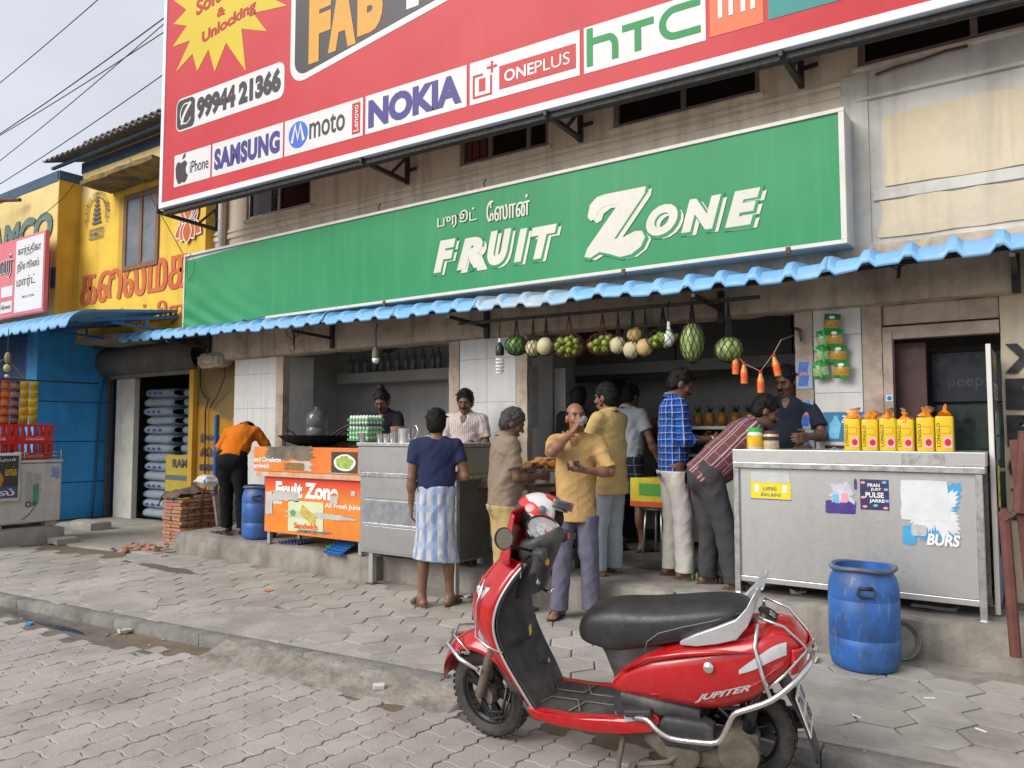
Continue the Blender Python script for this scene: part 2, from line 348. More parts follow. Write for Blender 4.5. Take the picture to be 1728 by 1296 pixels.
def wall_piece(x0, x1, z0, z1, m=m_plast, nm='wall', y0=6.76, y1=6.98, amp=.006): rbox(x0, x1, y0, y1, z0, z1, .14, amp, f=4, round_=0).build(nm, m, bd, smooth=50)
wall_piece(BX0, -1.12, 3.0, WZ0); wall_piece(-1.12, BX1, 3.0, WZ0, m_white)
xs = [BX0]+[t for w in wins for t in w]+[BX1]
for i in range(0, len(xs), 2): wall_piece(xs[i], xs[i+1], WZ0, WZ1, m_plast)
wall_piece(BX0, BX1, WZ1, 8.6)
# newer cream plaster with a torn edge, laid over the old limewash
def patch(x0, x1, z0, z1, seed, y=6.752, m=m_cream):
    pts = []
    for k in range(80):
        t = k/80*4; s_, u = int(t), t % 1
        x, z = ((x0+(x1-x0)*u, z0), (x1, z0+(z1-z0)*u), (x1-(x1-x0)*u, z1), (x0, z1-(z1-z0)*u))[s_]
        a = .05 if s_ in (2, 3) else .015
        pts.append((x+a*noise.noise((x*5, z*5, seed)), z+a*noise.noise((x*5+7, z*5, seed))))
    MB().prism(pts, y-.006, 6.9).build('plaster_patch', m, bd)
patch(-1.0, BX1-.1, 3.47, 4.06, 1); patch(-1.06, BX1-.1, 3.06, 3.36, 4)
box('ledge', m_plast, bd, BX0, -1.32, 6.735, 6.80, 4.30, 4.36); box('ledge', m_plast, bd, BX0, -1.32, 6.74, 6.80, 4.39, 4.43)
box('ledge', m_white, bd, -1.1, BX1, 6.74, 6.80, 3.37, 3.46); box('ledge', m_white, bd, -1.2, BX1, 6.73, 6.80, 4.22, 4.25)
box('column', m_white, bd, -1.33, -1.12, 6.745, 6.80, 3.0, 4.46)
MB().tube([(-1.05, 6.73, 4.41), (-.9, 6.72, 4.43), (-.72, 6.725, 4.44), (-.55, 6.72, 4.46), (-.4, 6.73, 4.46)], .011, 6).build('rusty_bar', m_rust, bd, smooth=True)
for px, s_ in ((-9.6, .05), (-6.6, .03), (-5.0, .03)): MB().tube([(px, 6.70, 4.28), (px, 6.66, 4.22), (px+.0, 6.70, 4.17)], .008, 5).build('wire_hook', m_rust, bd)
MB().tube([(-9.80, 6.70, 3.0), (-9.80, 6.70, 8.5)], .055, 14).build('drain_pipe', m_white, bd, smooth=40)
MB().lathe([(.066, 0), (.066, .09)], (-9.80, 6.70, 4.0), 14).build('pipe_collar', m_white, bd, smooth=40)
m_redin = M('red_shutter', (.11, .025, .015), (.16, .04, .02), sc=8, rough=.7)
for i, (a, b) in enumerate(wins):
    fr = MB(); w = .05
    fr.box(a, b, 6.78, 6.84, WZ0, WZ0+w); fr.box(a, b, 6.78, 6.84, WZ1-w, WZ1); fr.box(a, a+w, 6.781, 6.839, WZ0+w, WZ1-w); fr.box(b-w, b, 6.781, 6.839, WZ0+w, WZ1-w)
    ms = [(a+b)/2] if i < 3 else [-.36, .3]
    if i == 1: ms = [a+.42, a+.93]
    for q in ms: fr.box(q-.025, q+.025, 6.782, 6.838, WZ0+w, WZ1-w)
    W_ = fr.build('window', m_alu, bd, bevel=.004); e = [a+w]+ms+[b-w]
    for k in range(len(e)-1): box('pane', m_redin if (i == 1 and k == 0) else m_gl, W_, e[k]+.02, e[k+1]-.02, 6.81, 6.818, WZ0+w, WZ1-w, bevel=0)
    if i == 1:
        for q in (a+.14, a+.25, a+.35): box('bar', m_iron, W_, q-.006, q+.006, 6.80, 6.808, WZ0+w, WZ1-w, bevel=0)
    if i == 0:
        gm = M('patterned_curtain', (.10, .11, .13), (.30, .33, .38), sc=60, rough=.8, z=(1, 1, 1)); box('curtain', gm, W_, a+.2, a+.5, 6.8, 6.806, WZ0+w, WZ1-w, bevel=0)
    box('sill', m_plast, W_, a-.04, b+.04, 6.72, 6.80, WZ0-.035, WZ0-.004)
# beam, pillars
rbox(-10.02, BX1, 6.70, 6.98, 2.52, 3.02, .07, .012, f=7, round_=.03).build('beam', m_beam, bd, smooth=50)
rbox(-10.25, -9.7, 6.62, 6.9, 2.43, 2.64, .05, .03, f=6, round_=.07).build('broken_beam_end', m_beam, bd, smooth=50)
def pillar(x0, x1, tl, edges, z0=.25, z1=2.53):
    p = box('pillar', m_int, bd, x0+.01, x1-.01, 6.815, 7.32, z0, z1, bevel=0)
    a = x0; b = x1
    if 'l' in edges: rbox(x0, x0+.155, 6.785, 6.9, z0, z1, .07, .005, f=9, round_=.01).build('edge_plaster', m_trim, p, smooth=50); a += .157
    if 'r' in edges: rbox(x1-.155, x1, 6.785, 6.9, z0, z1, .07, .005, f=9, round_=.01).build('edge_plaster', m_trim, p, smooth=50); b -= .157
    n = tl; zs = [z0, .62, 1.22, 1.82, 2.30, z1]
    for i in range(n):
        for k in range(len(zs)-1):
            u0, u1 = a+(b-a)*i/n, a+(b-a)*(i+1)/n; box('tile', m_tile, p, u0+.0015, u1-.0015, 6.795+rnd.uniform(0, .002), 6.83, zs[k]+.0015, zs[k+1]-.0015, bevel=.0015)
    return p
pl_l = pillar(-9.56, -8.48, 3, 'r'); pl_m = pillar(-5.59, -4.51, 2, 'lr'); pl_r = pillar(-1.76, -1.07, 1, 'lr')
rbox(-.27, 1.6, 6.80, 7.3, .1, 2.53, .12, .008, f=6, round_=.01).build('pillar', m_cream, bd, smooth=50)
# inside of the rooms
ins = MB(); ins.box(-9.4, -9.3, 6.98, 8.5, .25, 2.95); box('interior_wall', m_int, bd, -9.42, -9.3, 6.98, 8.5, .25, 2.95, bevel=0)
box('interior_wall', m_int, bd, -9.42, -4.95, 8.5, 8.6, .25, 2.95, bevel=0)
box('partition_wall', m_int, bd, -5.05, -4.92, 7.32, 9.7, .25, 2.95, bevel=0)
box('interior_wall', m_int, bd, -4.92, 2.5, 9.2, 9.3, .25, 2.95, bevel=0)
box('partition_wall', m_int, bd, -1.55, -1.45, 7.32, 9.2, .25, 2.95, bevel=0)
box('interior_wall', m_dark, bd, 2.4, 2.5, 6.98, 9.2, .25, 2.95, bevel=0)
box('ceiling', m_int, bd, -9.42, 2.5, 6.98, 9.7, 2.95, 3.1, bevel=0); box('roof_slab', m_plast, bd, BX0, BX1, 6.98, 12, 8.4, 8.6, bevel=0)
box('back_wall', m_plast, bd, BX0, BX1, 11.8, 12, 0, 8.4, bevel=0); box('side_wall', m_plast, bd, BX0, BX0+.1, 6.98, 11.8, 3.1, 8.4, bevel=0); box('side_wall', m_plast, bd, BX1-.1, BX1, 6.98, 11.8, 0, 8.4, bevel=0)
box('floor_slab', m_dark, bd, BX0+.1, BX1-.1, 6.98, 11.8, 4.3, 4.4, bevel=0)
for i in range(9): # tiled back wall of the left room
    for k in range(4): box('tile', m_tile, bd, -9.28+i*.48, -9.28+i*.48+.477, 8.488, 8.5, .3+k*.5, .797+k*.5, bevel=0)
sh = box('wall_shelf', M('shelf_slab', (.36, .36, .35), (.44, .44, .42), sc=2, rough=.6), bd, -8.75, -5.05, 8.0, 8.5, 2.21, 2.36)
for q in (-5.7, -5.45, -5.2): box('switch_plate', m_dark, sh, q, q+.05, 7.992, 8.0, 2.26, 2.32)
# loft cupboards of the right room
for i in range(5):
    x0 = -4.9+i*.67; box('loft_door', M('loft_board', (.10, .10, .105), (.14, .14, .14), sc=3, rough=.5, rv=.1), bd, x0+.005, x0+.662, 8.50, 8.53, 2.34, 2.95)
box('loft_ledge', M('loft_ledge', (.25, .25, .25), (.3, .3, .3), sc=3, rough=.5), bd, -4.92, -1.55, 8.46, 9.2, 2.20, 2.335); box('loft_lip', m_dark, bd, -4.92, -1.55, 8.5, 8.56, 2.12, 2.2)
# door opening on the right: lintel bands, jamb, brown shutter leaf
m_br = M('brown_board', (.055, .022, .016), (.075, .03, .022), sc=3, rough=.5)
box('brown_shutter', m_br, bd, -1.06, -.78, 6.96, 7.0, .25, 2.22); box('lintel', m_beam, bd, -1.07, -.27, 6.84, 7.05, 2.36, 2.52); box('lintel_rail', m_trim, bd, -1.07, -.27, 6.80, 6.9, 2.24, 2.34)
box('jamb', m_trim, bd, -1.07, -1.0, 6.79, 6.9, .25, 2.3)
# pasted on the right pillar
pg = lambda nm, c, *a, **k: box(nm, M('paper_'+nm+c.strip('#'), c, rough=.5), pl_r, *a, bevel=0, **k)
st = pg('faded_poster', '#2a6d92', -1.54, -1.22, 6.789, 6.794, 1.42, 1.66); letters('Zimzo', (-1.40, -1.27, 1.57, 1.63), 6.788, shear=.3, bold=.01).build('lettering', M('white_print', (.75, .75, .75)), st)
MB().prism([(-1.50, 1.44), (-1.42, 1.44), (-1.40, 1.56), (-1.42, 1.6), (-1.425, 1.63), (-1.455, 1.63), (-1.46, 1.6), (-1.49, 1.56)], 6.7875, 6.7885).build('printed_bottle', M('print_lightblue', (.10, .38, .58), (.2, .5, .7), sc=20), st)
st = pg('small_notice', '#2a2320', -1.53, -1.27, 6.789, 6.794, 1.29, 1.385); letters('\u0b95\u0bbf\u0b9f\u0bbe', (-1.50, -1.36, 1.34, 1.37), 6.788).build('lettering', M('white_print', (.75, .75, .75)), st)
for z, w in ((2.0, .3), (1.66, .26), (1.40, .25)):
    st = pg('drink_poster', '#8fa2b8', -1.745, -1.615, 6.779, 6.784, z-.14, z+.10)
    for d in (-.115, .0): MB().prism([(-1.735, z+d), (-1.70, z+d), (-1.655, z+d), (-1.64, z+d+.09), (-1.72, z+d+.09)], 6.7775, 6.7785).build('printed_can', M('print_blue', (.03, .10, .42), (.05, .16, .5), sc=30, rough=.4), st)
    letters('Red', (-1.735, -1.65, z-.03, z+.0), 6.777, bold=.02).build('lettering', M('print_red', (.6, .06, .06)), st)
st = pg('round_sticker', '#c9d6df', -1.055, -1.005, 6.783, 6.789, 1.74, 1.79); MB().lathe([(.018, 0), (.018, .002)], (-1.03, 6.783, 1.765), 16, (0, -1, 0)).build('sticker_ring', M('print_blue', (.03, .1, .42)), st)
MB().tube([(-1.74, 6.77, 2.38), (-1.70, 6.74, 2.36), (-1.69, 6.74, 2.26)], [.014, .018, .008], 6).build('iron_hook', m_rust, pl_r, smooth=True)
st = box('torn_notice', M('paper_grey', (.33, .33, .32), (.42, .42, .4), sc=9), pl_m, -4.50, -4.36, 7.32, 7.325, 1.5, 2.2, bevel=0)
nb = MB().box(-4.511, -4.507, 6.84, 7.0, 1.55, 2.2).build('notice_sheet', M('paper_grey', (.33, .33, .32), (.42, .42, .4), sc=9), pl_m)
# painted capital letters on the right hand wall
lp = M('black_wall_paint', (.02, .022, .028), (.05, .05, .055), sc=12, rough=.8)
for ch, z0, z1 in (('X', 1.93, 2.15), ('E', 1.66, 1.89), ('R', 1.39, 1.62), ('O', 1.12, 1.35), ('X', .85, 1.08)): letters(ch, (-.245, .02, z0, z1), 6.785, bold=.06).build('painted_letter', lp, bd)
# ---------------------------------------------------------------- yellow neighbour
yb = thing('yellow_building', 'yellow painted building with blue eaves band and red Tamil lettering', 'building', (-13, 6.7, 0))
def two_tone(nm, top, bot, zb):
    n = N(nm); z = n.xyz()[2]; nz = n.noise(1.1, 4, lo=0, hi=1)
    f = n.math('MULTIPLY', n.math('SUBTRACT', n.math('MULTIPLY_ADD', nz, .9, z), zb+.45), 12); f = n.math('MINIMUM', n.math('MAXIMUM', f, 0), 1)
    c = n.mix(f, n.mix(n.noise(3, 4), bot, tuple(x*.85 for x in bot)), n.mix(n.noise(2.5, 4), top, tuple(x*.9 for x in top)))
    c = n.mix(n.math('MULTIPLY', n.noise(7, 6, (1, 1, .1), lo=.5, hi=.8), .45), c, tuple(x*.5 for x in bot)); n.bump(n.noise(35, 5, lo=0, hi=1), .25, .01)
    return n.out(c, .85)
m_yel = two_tone('ochre_over_cream_paint', (.78, .62, .28), (.80, .52, .06), 5.55)
m_och = M('ochre_paint', (.62, .37, .04), (.54, .30, .03), sc=3, rough=.85, bump=.3, bs=30, streak=(.25, .13, .02), sa=.5)
m_navy = M('blue_band_paint', (.035, .075, .14), (.05, .10, .17), sc=3, rough=.8)
m_blue = M('blue_wall_paint', (.025, .30, .72), (.035, .36, .80), sc=1.4, rough=.55, bump=.15, bs=20, dirt=(.02, .09, .20), da=.55, ds=1.3, streak=(.05, .10, .18), sa=.35)
XC, YU, YP = -13.8, 6.62, 6.24
rbox(XC, -10.09, YU, 6.9, 3.05, 6.15, .2, .006, f=3, round_=0).build('wall', m_yel, yb, smooth=50)
MB().prism([(XC, 6.149), (-10.09, 6.149), (-10.09, 6.22), (XC, 6.22)], YU, 6.9).build('gable_wall', m_yel, yb)
MB().prism([(XC, 6.02), (-10.09, 6.0), (-10.09, 6.18), (XC, 6.2)], YU-.012, YU+.05).build('eaves_band', m_navy, yb)
rbox(-22, XC, YP, 6.9, 3.3, 5.85, .2, .006, f=3, round_=0).build('wall', two_tone('cream_paint', (.78, .60, .25), (.74, .57, .24), 5.3), yb, smooth=50)
box('side_wall', m_och, yb, XC-.05, XC+.012, YP+.004, YU+.01, 3.3, 5.9, bevel=0)
MB().prism([(-22, 5.75), (XC-.02, 5.80), (XC-.02, 5.98), (-22, 5.90)], YP-.012, YP+.3).build('eaves_band', m_navy, yb)
box('eaves_band', m_navy, yb, XC-.03, XC+.024, YP, YU+.02, 5.82, 5.98, bevel=0)
box('belt_course', m_navy, yb, -22, XC, YP-.012, YP+.02, 3.95, 4.3, bevel=0)
box('plaster_panel', two_tone('cream_paint2', (.64, .48, .20), (.60, .46, .20), 5.3), yb, -22, -13.95, YP-.02, YP, 3.5, 4.6, bevel=0)
m_roof = M('asbestos_sheet', (.11, .105, .10), (.17, .16, .15), sc=4, rough=.9, bump=.4, bs=30)
def rsheet(x0, x1, z0, z1, y0, y1, rise):
    def f(u, v): x = x0+(x1-x0)*u; return (x, y0+(y1-y0)*v, z0+(z1-z0)*u+rise*v+.025*math.sin(x*2*math.pi/.18))
    return MB().grid(f, int(abs(x1-x0)/.03), 4).build('roof_sheet', m_roof, yb, smooth=True, solid=.015)
rsheet(-14.35, -10.1, 6.22, 6.22, 6.2, 9, .9); rsheet(-13.0, -10.1, 6.27, 6.29, 6.22, 9, .9)
MB().prism([(-14.35, 6.13), (-10.1, 6.13), (-10.1, 6.17), (-14.35, 6.17)], 6.35, 6.4).build('purlin', m_navy, yb)
# window with weathered slab over it
wd = M('weathered_wood', (.16, .08, .045), (.22, .12, .07), sc=4, rough=.8, z=(6, 6, .6)); wx0, wx1, wz0, wz1 = -12.34, -11.30, 4.10, 5.36
rv_ = MB(); rv_.box(wx0, wx0+.1, YU-.03, YU+.02, wz0, wz1); rv_.box(wx1-.08, wx1, YU-.03, YU+.02, wz0, wz1); rv_.box(wx0+.1, wx1-.08, YU-.029, YU+.02, wz0, wz0+.08); rv_.box(wx0+.1, wx1-.08, YU-.029, YU+.02, wz1-.1, wz1); rv_.box(-11.85, -11.77, YU-.031, YU+.02, wz0+.08, wz1-.1)
wo = rv_.build('window', wd, yb, bevel=.005); wg = M('dusty_glass', (.10, .115, .13), (.16, .18, .20), sc=3, rough=.35)
box('pane', wg, wo, wx0+.1, -11.85, YU-.012, YU-.004, wz0+.08, wz1-.1, bevel=0); box('pane', wg, wo, -11.77, wx1-.08, YU-.012, YU-.004, wz0+.08, wz1-.1, bevel=0)
box('window_reveal', m_och, yb, wx0-.16, wx0-.002, YU-.012, YU, wz0-.06, wz1, bevel=0)
rbox(-12.75, -10.6, 6.05, YU, 5.46, 5.56, .08, .02, f=5, round_=.03).build('window_slab', M('mossy_slab', (.33, .19, .03), (.10, .085, .06), sc=4, rough=.95, bump=.5, bs=30, dirt=(.04, .035, .03), da=.8, ds=3), yb, smooth=50)
m_redp = M('red_wall_paint', (.50, .10, .035), (.58, .15, .05), sc=5, rough=.85)
letters('\u0b95\u0bc8\u0bb2\u0bae\u0b95', (-13.70, -10.45, 3.66, 4.22), YU-.012, smear=4).build('painted_lettering', m_redp, yb)
letters('\u0ba3\u0bcd\u0b9f\u0bb0\u0bcd\u0baa\u0bbf\u0bb0\u0bbe', (-13.0, -10.35, 3.12, 3.52), YU-.012, smear=4).build('painted_lettering', m_redp, yb)
# lotus emblem
m_wl = M('white_wall_paint', (.72, .66, .55), rough=.8)
lot = MB(); lin = MB()
def petal(cx, cz, ang, L, w, y):
    P = []
    for i in range(17):
        t = i/16*2; s_ = t if t <= 1 else 2-t; sg = 1 if t <= 1 else -1
        q = (sg*w*math.sin(math.pi*min(1, s_*.96+.02))**.8*(.9-.3*s_), L*s_); P.append((cx+q[0]*math.cos(ang)-q[1]*math.sin(ang), cz+q[0]*math.sin(ang)+q[1]*math.cos(ang)))
    lot.prism(P, y, y+.004); lin.ribbon(P+[P[0]], .022, y-.003)
for k, (a, L) in enumerate(((1.15, .36), (-1.15, .36), (.75, .5), (-.75, .5), (.4, .58), (-.4, .58), (0, .60))): petal(-10.5+(-.03 if a > 0 else .03), 4.66, a*.66, L*.85, .17, YU-.020-k*.004)
for k, (a, L) in enumerate(((2.1, .44), (-2.1, .44), (2.55, .36), (-2.55, .36), (3.14, .36))): petal(-10.5, 4.64, a, L*.9, .15, YU-.020-k*.004)
lot.build('lotus_emblem', m_redp, yb); lin.build('lotus_outline', m_wl, yb)
# grey round emblem of a temple tower with lettering
gp = M('grey_wall_paint', (.10, .10, .11), (.14, .14, .15), sc=9, rough=.85); em = MB(); cx, cz = -13.22, 5.2
em.ribbon([(cx+.30*math.cos(R(a)), cz+.30*math.sin(R(a))) for a in range(-20, 205, 9)], .025, YU-.021)
for k in range(6): em.prism([(cx-.15+.018*k, cz-.16+k*.075), (cx+.15-.018*k, cz-.16+k*.075), (cx+.13-.018*k, cz-.11+k*.075), (cx-.13+.018*k, cz-.11+k*.075)], YU-.022, YU-.016)
letters('RAMCO', (cx-.19, cx+.19, cz-.38, cz-.28), YU-.021, em, bold=.02); em.ribbon([(cx-.22, cz-.41), (cx+.22, cz-.41), (cx+.22, cz-.25), (cx-.22, cz-.25), (cx-.22, cz-.41)], .018, YU-.021)
txt = 'THE RAMCO CEMENTS LIMITED'
for i, ch in enumerate(txt):
    if ch == ' ': continue
    a = R(205-i*230/(len(txt)-1)); t = letters(ch, (-.022, .022, -.032, .032), 0, bold=.02); q = a-math.pi/2
    em.add([(cx+.37*math.cos(a)+x*math.cos(q)-z*math.sin(q), YU-.021, cz+.37*math.sin(a)+x*math.sin(q)+z*math.cos(q)) for x, y, z in t.v], t.f)
em.build('painted_emblem', gp, yb)
letters('RAMCO', (-16.9, -13.95, 4.74, 5.32), YP-.02, bold=.05, shear=.15).build('painted_lettering', M('faded_green_paint', (.10, .17, .15), (.15, .22, .19), sc=6, rough=.85), yb)
# ground floor of the neighbour: blue side wall, cement store with rolling shutter
rbox(-14.2, XC, 6.0, 7.3, 0, 3.3, .2, .004, f=3, round_=.01).build('blue_side_wall', m_blue, yb, smooth=50)
box('blue_front_wall', M('deep_blue_front', (.01, .06, .18), (.015, .08, .24), sc=2, rough=.6), yb, -22, -14.2, 6.05, 6.3, 0, 3.3, bevel=0)
for z in (.62, 1.32, 2.0): box('wall_groove', M('groove_dark', (.005, .02, .07), rough=.8), yb, XC-.02, XC+.004, 6.02, 7.25, z, z+.014, bevel=0)
box('door_post', m_white, yb, -13.52, -12.93, 7.2, 7.3, 0, 2.42, bevel=.01)
m_shut = M('rolling_shutter', (.13, .12, .105), (.19, .175, .15), sc=3, rough=.7, metal=.3, dirt=(.06, .055, .05), da=.7, ds=2)
def shut(u, v):
    a = -R(100)+v*R(290); x = -14.1+3.2*u; return (x, 7.15+.20*math.cos(a)*-1+.0*v, 2.72+.24*math.sin(a)+.006*math.sin(v*80))
MB().grid(shut, 2, 60).build('rolled_shutter', m_shut, yb, smooth=40, solid=.01)
box('shutter_lintel', M('shutter_bottom_bar', (.15, .135, .12), (.2, .18, .16), sc=5, rough=.7), yb, -13.6, -10.8, 7.12, 7.2, 2.42, 2.56)
rbox(-13.3, -11.9, 6.35, 7.2, 2.95, 3.06, .1, .012, f=5).build('shutter_slab', m_cond, yb, smooth=50)
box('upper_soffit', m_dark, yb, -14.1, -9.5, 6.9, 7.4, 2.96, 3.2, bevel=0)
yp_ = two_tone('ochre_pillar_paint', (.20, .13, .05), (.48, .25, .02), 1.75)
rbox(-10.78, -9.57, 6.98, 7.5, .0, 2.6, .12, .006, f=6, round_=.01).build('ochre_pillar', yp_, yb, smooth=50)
box('ochre_rail', m_och, yb, -10.84, -10.73, 6.90, 6.98, .1, 2.45)
for i, (t, w) in enumerate((('\u0b87\u0b99\u0bcd\u0b95\u0bc1', .5), ('\u0b9a\u0bbf\u0bc6\u0bae\u0ba3\u0bcd\u0b9f\u0bcd', .8), ('\u0bae\u0ba3\u0bb2\u0bcd', .55), ('\u0bc6\u0b9a\u0b99\u0bcd\u0b95\u0bb2\u0bcd', .7), ('\u0b9c\u0bb2\u0bcd\u0bb2\u0bbf', .5))): letters(t, (-10.62, -10.62+w, 1.33-i*.21, 1.47-i*.21), 6.965, smear=4).build('painted_lettering', M('blue_grey_paint', (.05, .06, .10), rough=.85), yb)
MB().tube([(-10.2, 6.95, .55), (-10.2, 6.95, 1.75)], .028, 10).build('blue_pipe', M('blue_plastic_pipe', (.02, .12, .45), rough=.4), yb, smooth=40)
MB().tube([(-10.6, 6.93, 2.5), (-10.59, 6.93, 2.15), (-10.45, 6.92, 2.02), (-10.37, 6.92, 1.98), (-10.45, 6.93, 1.8), (-10.43, 6.93, 1.0), (-10.37, 6.93, .3)], .012, 6).build('cable', m_iron, yb, smooth=True)
MB().tube([(-9.75, 6.75, 2.52), (-9.8, 6.8, 2.3), (-10.1, 6.9, 2.05), (-10.35, 6.94, 1.85)], .008, 6).build('cable', m_iron, yb, smooth=True)
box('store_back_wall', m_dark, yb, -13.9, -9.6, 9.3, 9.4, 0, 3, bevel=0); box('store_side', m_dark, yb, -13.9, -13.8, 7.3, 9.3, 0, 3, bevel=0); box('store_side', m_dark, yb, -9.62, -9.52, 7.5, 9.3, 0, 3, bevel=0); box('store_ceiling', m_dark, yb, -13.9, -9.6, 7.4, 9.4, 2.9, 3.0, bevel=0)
MB().tube([(XC+.06, 6.95, 0), (XC+.04, 7.0, .5), (XC+.03, 7.05, 2.1), (XC+.06, 7.1, 2.45)], .018, 6).build('cable', m_navy, yb, smooth=True)
box('wall_edge_strip', m_rust, yb, XC+.05, XC+.12, 7.16, 7.2, 0, 2.5)
# ================================================================ SIGNS AND AWNINGS
def flat(nm, c, rough=.4, c2=None, **k): return M('print_'+nm, c, c2 or tuple(x*.93 for x in c), sc=1.2, rough=rough, rn=.02, Specular_IOR_Level=.18, **k)
f_red = flat('billboard_red', (.50, .035, .045), .4, (.54, .05, .06), streak=(.40, .04, .05), sa=.3, bump=.25, bs=1.4); f_wht = flat('white', (.70, .70, .70), .32); f_blk = flat('charcoal', (.055, .052, .055), .35); f_yel = flat('yellow', (.66, .50, .04), .4)
f_ora = flat('amber', (.68, .34, .05), .4); f_ind = flat('indigo', (.07, .055, .24), .4); f_mbl = flat('moto_blue', (.06, .17, .62), .35); f_grn = flat('logo_green', (.03, .27, .08), .4); f_org = flat('orange', (.78, .17, .07), .35); f_tea = flat('teal', (.04, .26, .24), .35); f_crm = flat('crimson', (.50, .03, .035), .35)
bb = thing('billboard', 'big red mobile phone billboard with white frame above the green sign', 'billboard', (-9.93, 5.8, 4.55), R(2.4))
BW, BH = 10.9, 3.7
def bl(mb, nm, m, par=None, **k): return mb.build(nm, m, par or bb, world=False, **k)
bl(MB().box(.06, BW-.06, .0, .16, .06, BH-.06), 'red_panel', f_red)
fr = MB(); fr.box(0, BW, -.012, .18, 0, .075); fr.box(0, BW, -.012, .18, BH-.075, BH); fr.box(0, .07, -.011, .179, .075, BH-.075); fr.box(BW-.07, BW, -.011, .179, .075, BH-.075)
bl(fr, 'frame', M('painted_steel_white', (.66, .69, .72), (.72, .74, .76), sc=3, rough=.45, streak=(.4, .4, .4), sa=.2), bevel=.005)
def rr(x0, x1, z0, z1, r, n=6):
    return [(cx+r*math.cos(R(a+90*i/n)), cz+r*math.sin(R(a+90*i/n))) for cx, cz, a in ((x1-r, z1-r, 0), (x0+r, z1-r, 90), (x0+r, z0+r, 180), (x1-r, z0+r, 270)) for i in range(n+1)]
def panel(x0, x1, z0=.245, z1=.68, m=f_wht, y=-.004, nm='logo_panel'): return bl(MB().prism([(x0, z0), (x1, z0), (x1, z1), (x0, z1)], y, .02), nm, m)
def L_(body, rect, m, par, y=-.008, nm='lettering', **k): return bl(letters(body, rect, y, **k), nm, m, par)
p = panel(.325, 1.10); ap = [(0, .62), (.1, .8), (.28, .84), (.42, .76), (.55, .8), (.75, .84), (.92, .72), (.80, .55), (.84, .36), (1, .26), (.88, .08), (.72, 0), (.55, .05), (.4, 0), (.22, .02), (.06, .25)]
bl(MB().prism([(.36+x*.27, .275+z*.36) for x, z in ap], -.009, -.006).prism([(.50, .60), (.53, .66), (.57, .675), (.56, .62)], -.009, -.006), 'apple_mark', f_blk, p); L_('iPhone', (.67, 1.06, .38, .54), f_blk, p, bold=.0)
p = panel(1.135, 2.475); L_('SAMSUNG', (1.18, 2.42, .32, .60), f_ind, p, bold=.055, spacing=1.1)
p = panel(2.505, 3.775); bl(MB().lathe([(.16, 0), (.16, .003)], (2.74, -.006, .47), 32, (0, -1, 0)), 'round_mark', f_mbl, p)
bl(MB().ribbon([(2.64, .38), (2.695, .58), (2.74, .42), (2.785, .58), (2.84, .38)], .045, -.0125), 'm_mark', f_wht, p); L_('moto', (2.93, 3.50, .37, .60), f_blk, p, bold=.01); q = bl(MB().prism(rr(3.615, 3.735, .285, .64, .004), -.008, -.005), 'red_tag', f_crm, p)
L_('Lenovo', (3.635, 3.715, .31, .61), f_wht, q, y=-.0115, vertical=True, bold=.01)
p = panel(3.815, 5.20); L_('NOKIA', (3.86, 5.14, .30, .62), f_ind, p, bold=.055)
p = panel(5.24, 6.49); bl(MB().ribbon([(5.50, .50), (5.50, .31), (5.29, .31), (5.29, .53), (5.40, .53)], .022, -.008).ribbon([(5.51, .52), (5.51, .64)], .024, -.008).ribbon([(5.45, .58), (5.57, .58)], .024, -.0085), 'square_mark', f_crm, p); L_('1', (5.355, 5.43, .36, .49), f_crm, p, bold=.04)
q = bl(MB().prism([(5.60, .325), (6.45, .325), (6.45, .56), (5.60, .56)], -.008, -.005), 'red_tag', f_crm, p); L_('ONE', (5.66, 6.0, .38, .50), f_wht, q, y=-.0115, bold=.022); L_('PLUS', (6.01, 6.39, .38, .50), f_wht, q, y=-.0115)
p = panel(6.535, 7.685); hw = .062
arc = lambda cx, cz, rx, rz, a0, a1, n=10: [(cx+rx*math.cos(R(a0+(a1-a0)*i/n)), cz+rz*math.sin(R(a0+(a1-a0)*i/n))) for i in range(n+1)]
bl(MB().ribbon([(6.595, .30), (6.595, .66)], hw, -.008).ribbon([(6.60, .53)]+arc(6.78, .43, .07, .10, 90, 0)+[(6.85, .31)], hw, -.0085).ribbon([(6.92, .56), (7.22, .56)], hw, -.008).ribbon([(7.07, .56), (7.07, .32)], hw, -.0085).ribbon([(7.64, .60)]+arc(7.42, .48, .12, .12, 90, 270, 14)+[(7.64, .36)], hw, -.008), 'letter_mark', f_grn, p)
p = panel(7.72, 8.16, .26, .68, f_org); bl(MB().ribbon([(7.81, .40), (7.81, .60), (7.97, .60), (8.0, .56), (8.0, .40)], .038, -.008).ribbon([(7.90, .40), (7.90, .53)], .038, -.008).ribbon([(8.08, .40), (8.08, .61)], .038, -.008), 'mi_mark', f_wht, p)
panel(8.20, 10.2, .27, .69, f_tea)
p = bl(MB().prism(rr(.34, 2.48, .995, 1.45, .11), -.004, .02), 'phone_panel', f_wht); q = bl(MB().prism(rr(.36, .74, 1.02, 1.425, .08), -.008, -.005), 'phone_badge', f_blk, p)
bl(MB().ribbon([(.47, 1.08), (.50, 1.18), (.57, 1.27), (.66, 1.36)], .05, -.0115).ribbon(arc(.56, 1.22, .12, .14, 60, 330, 16), .018, -.0118), 'handset', f_wht, q); L_('99944 21366', (.79, 2.42, 1.075, 1.385), f_blk, p, bold=.06)
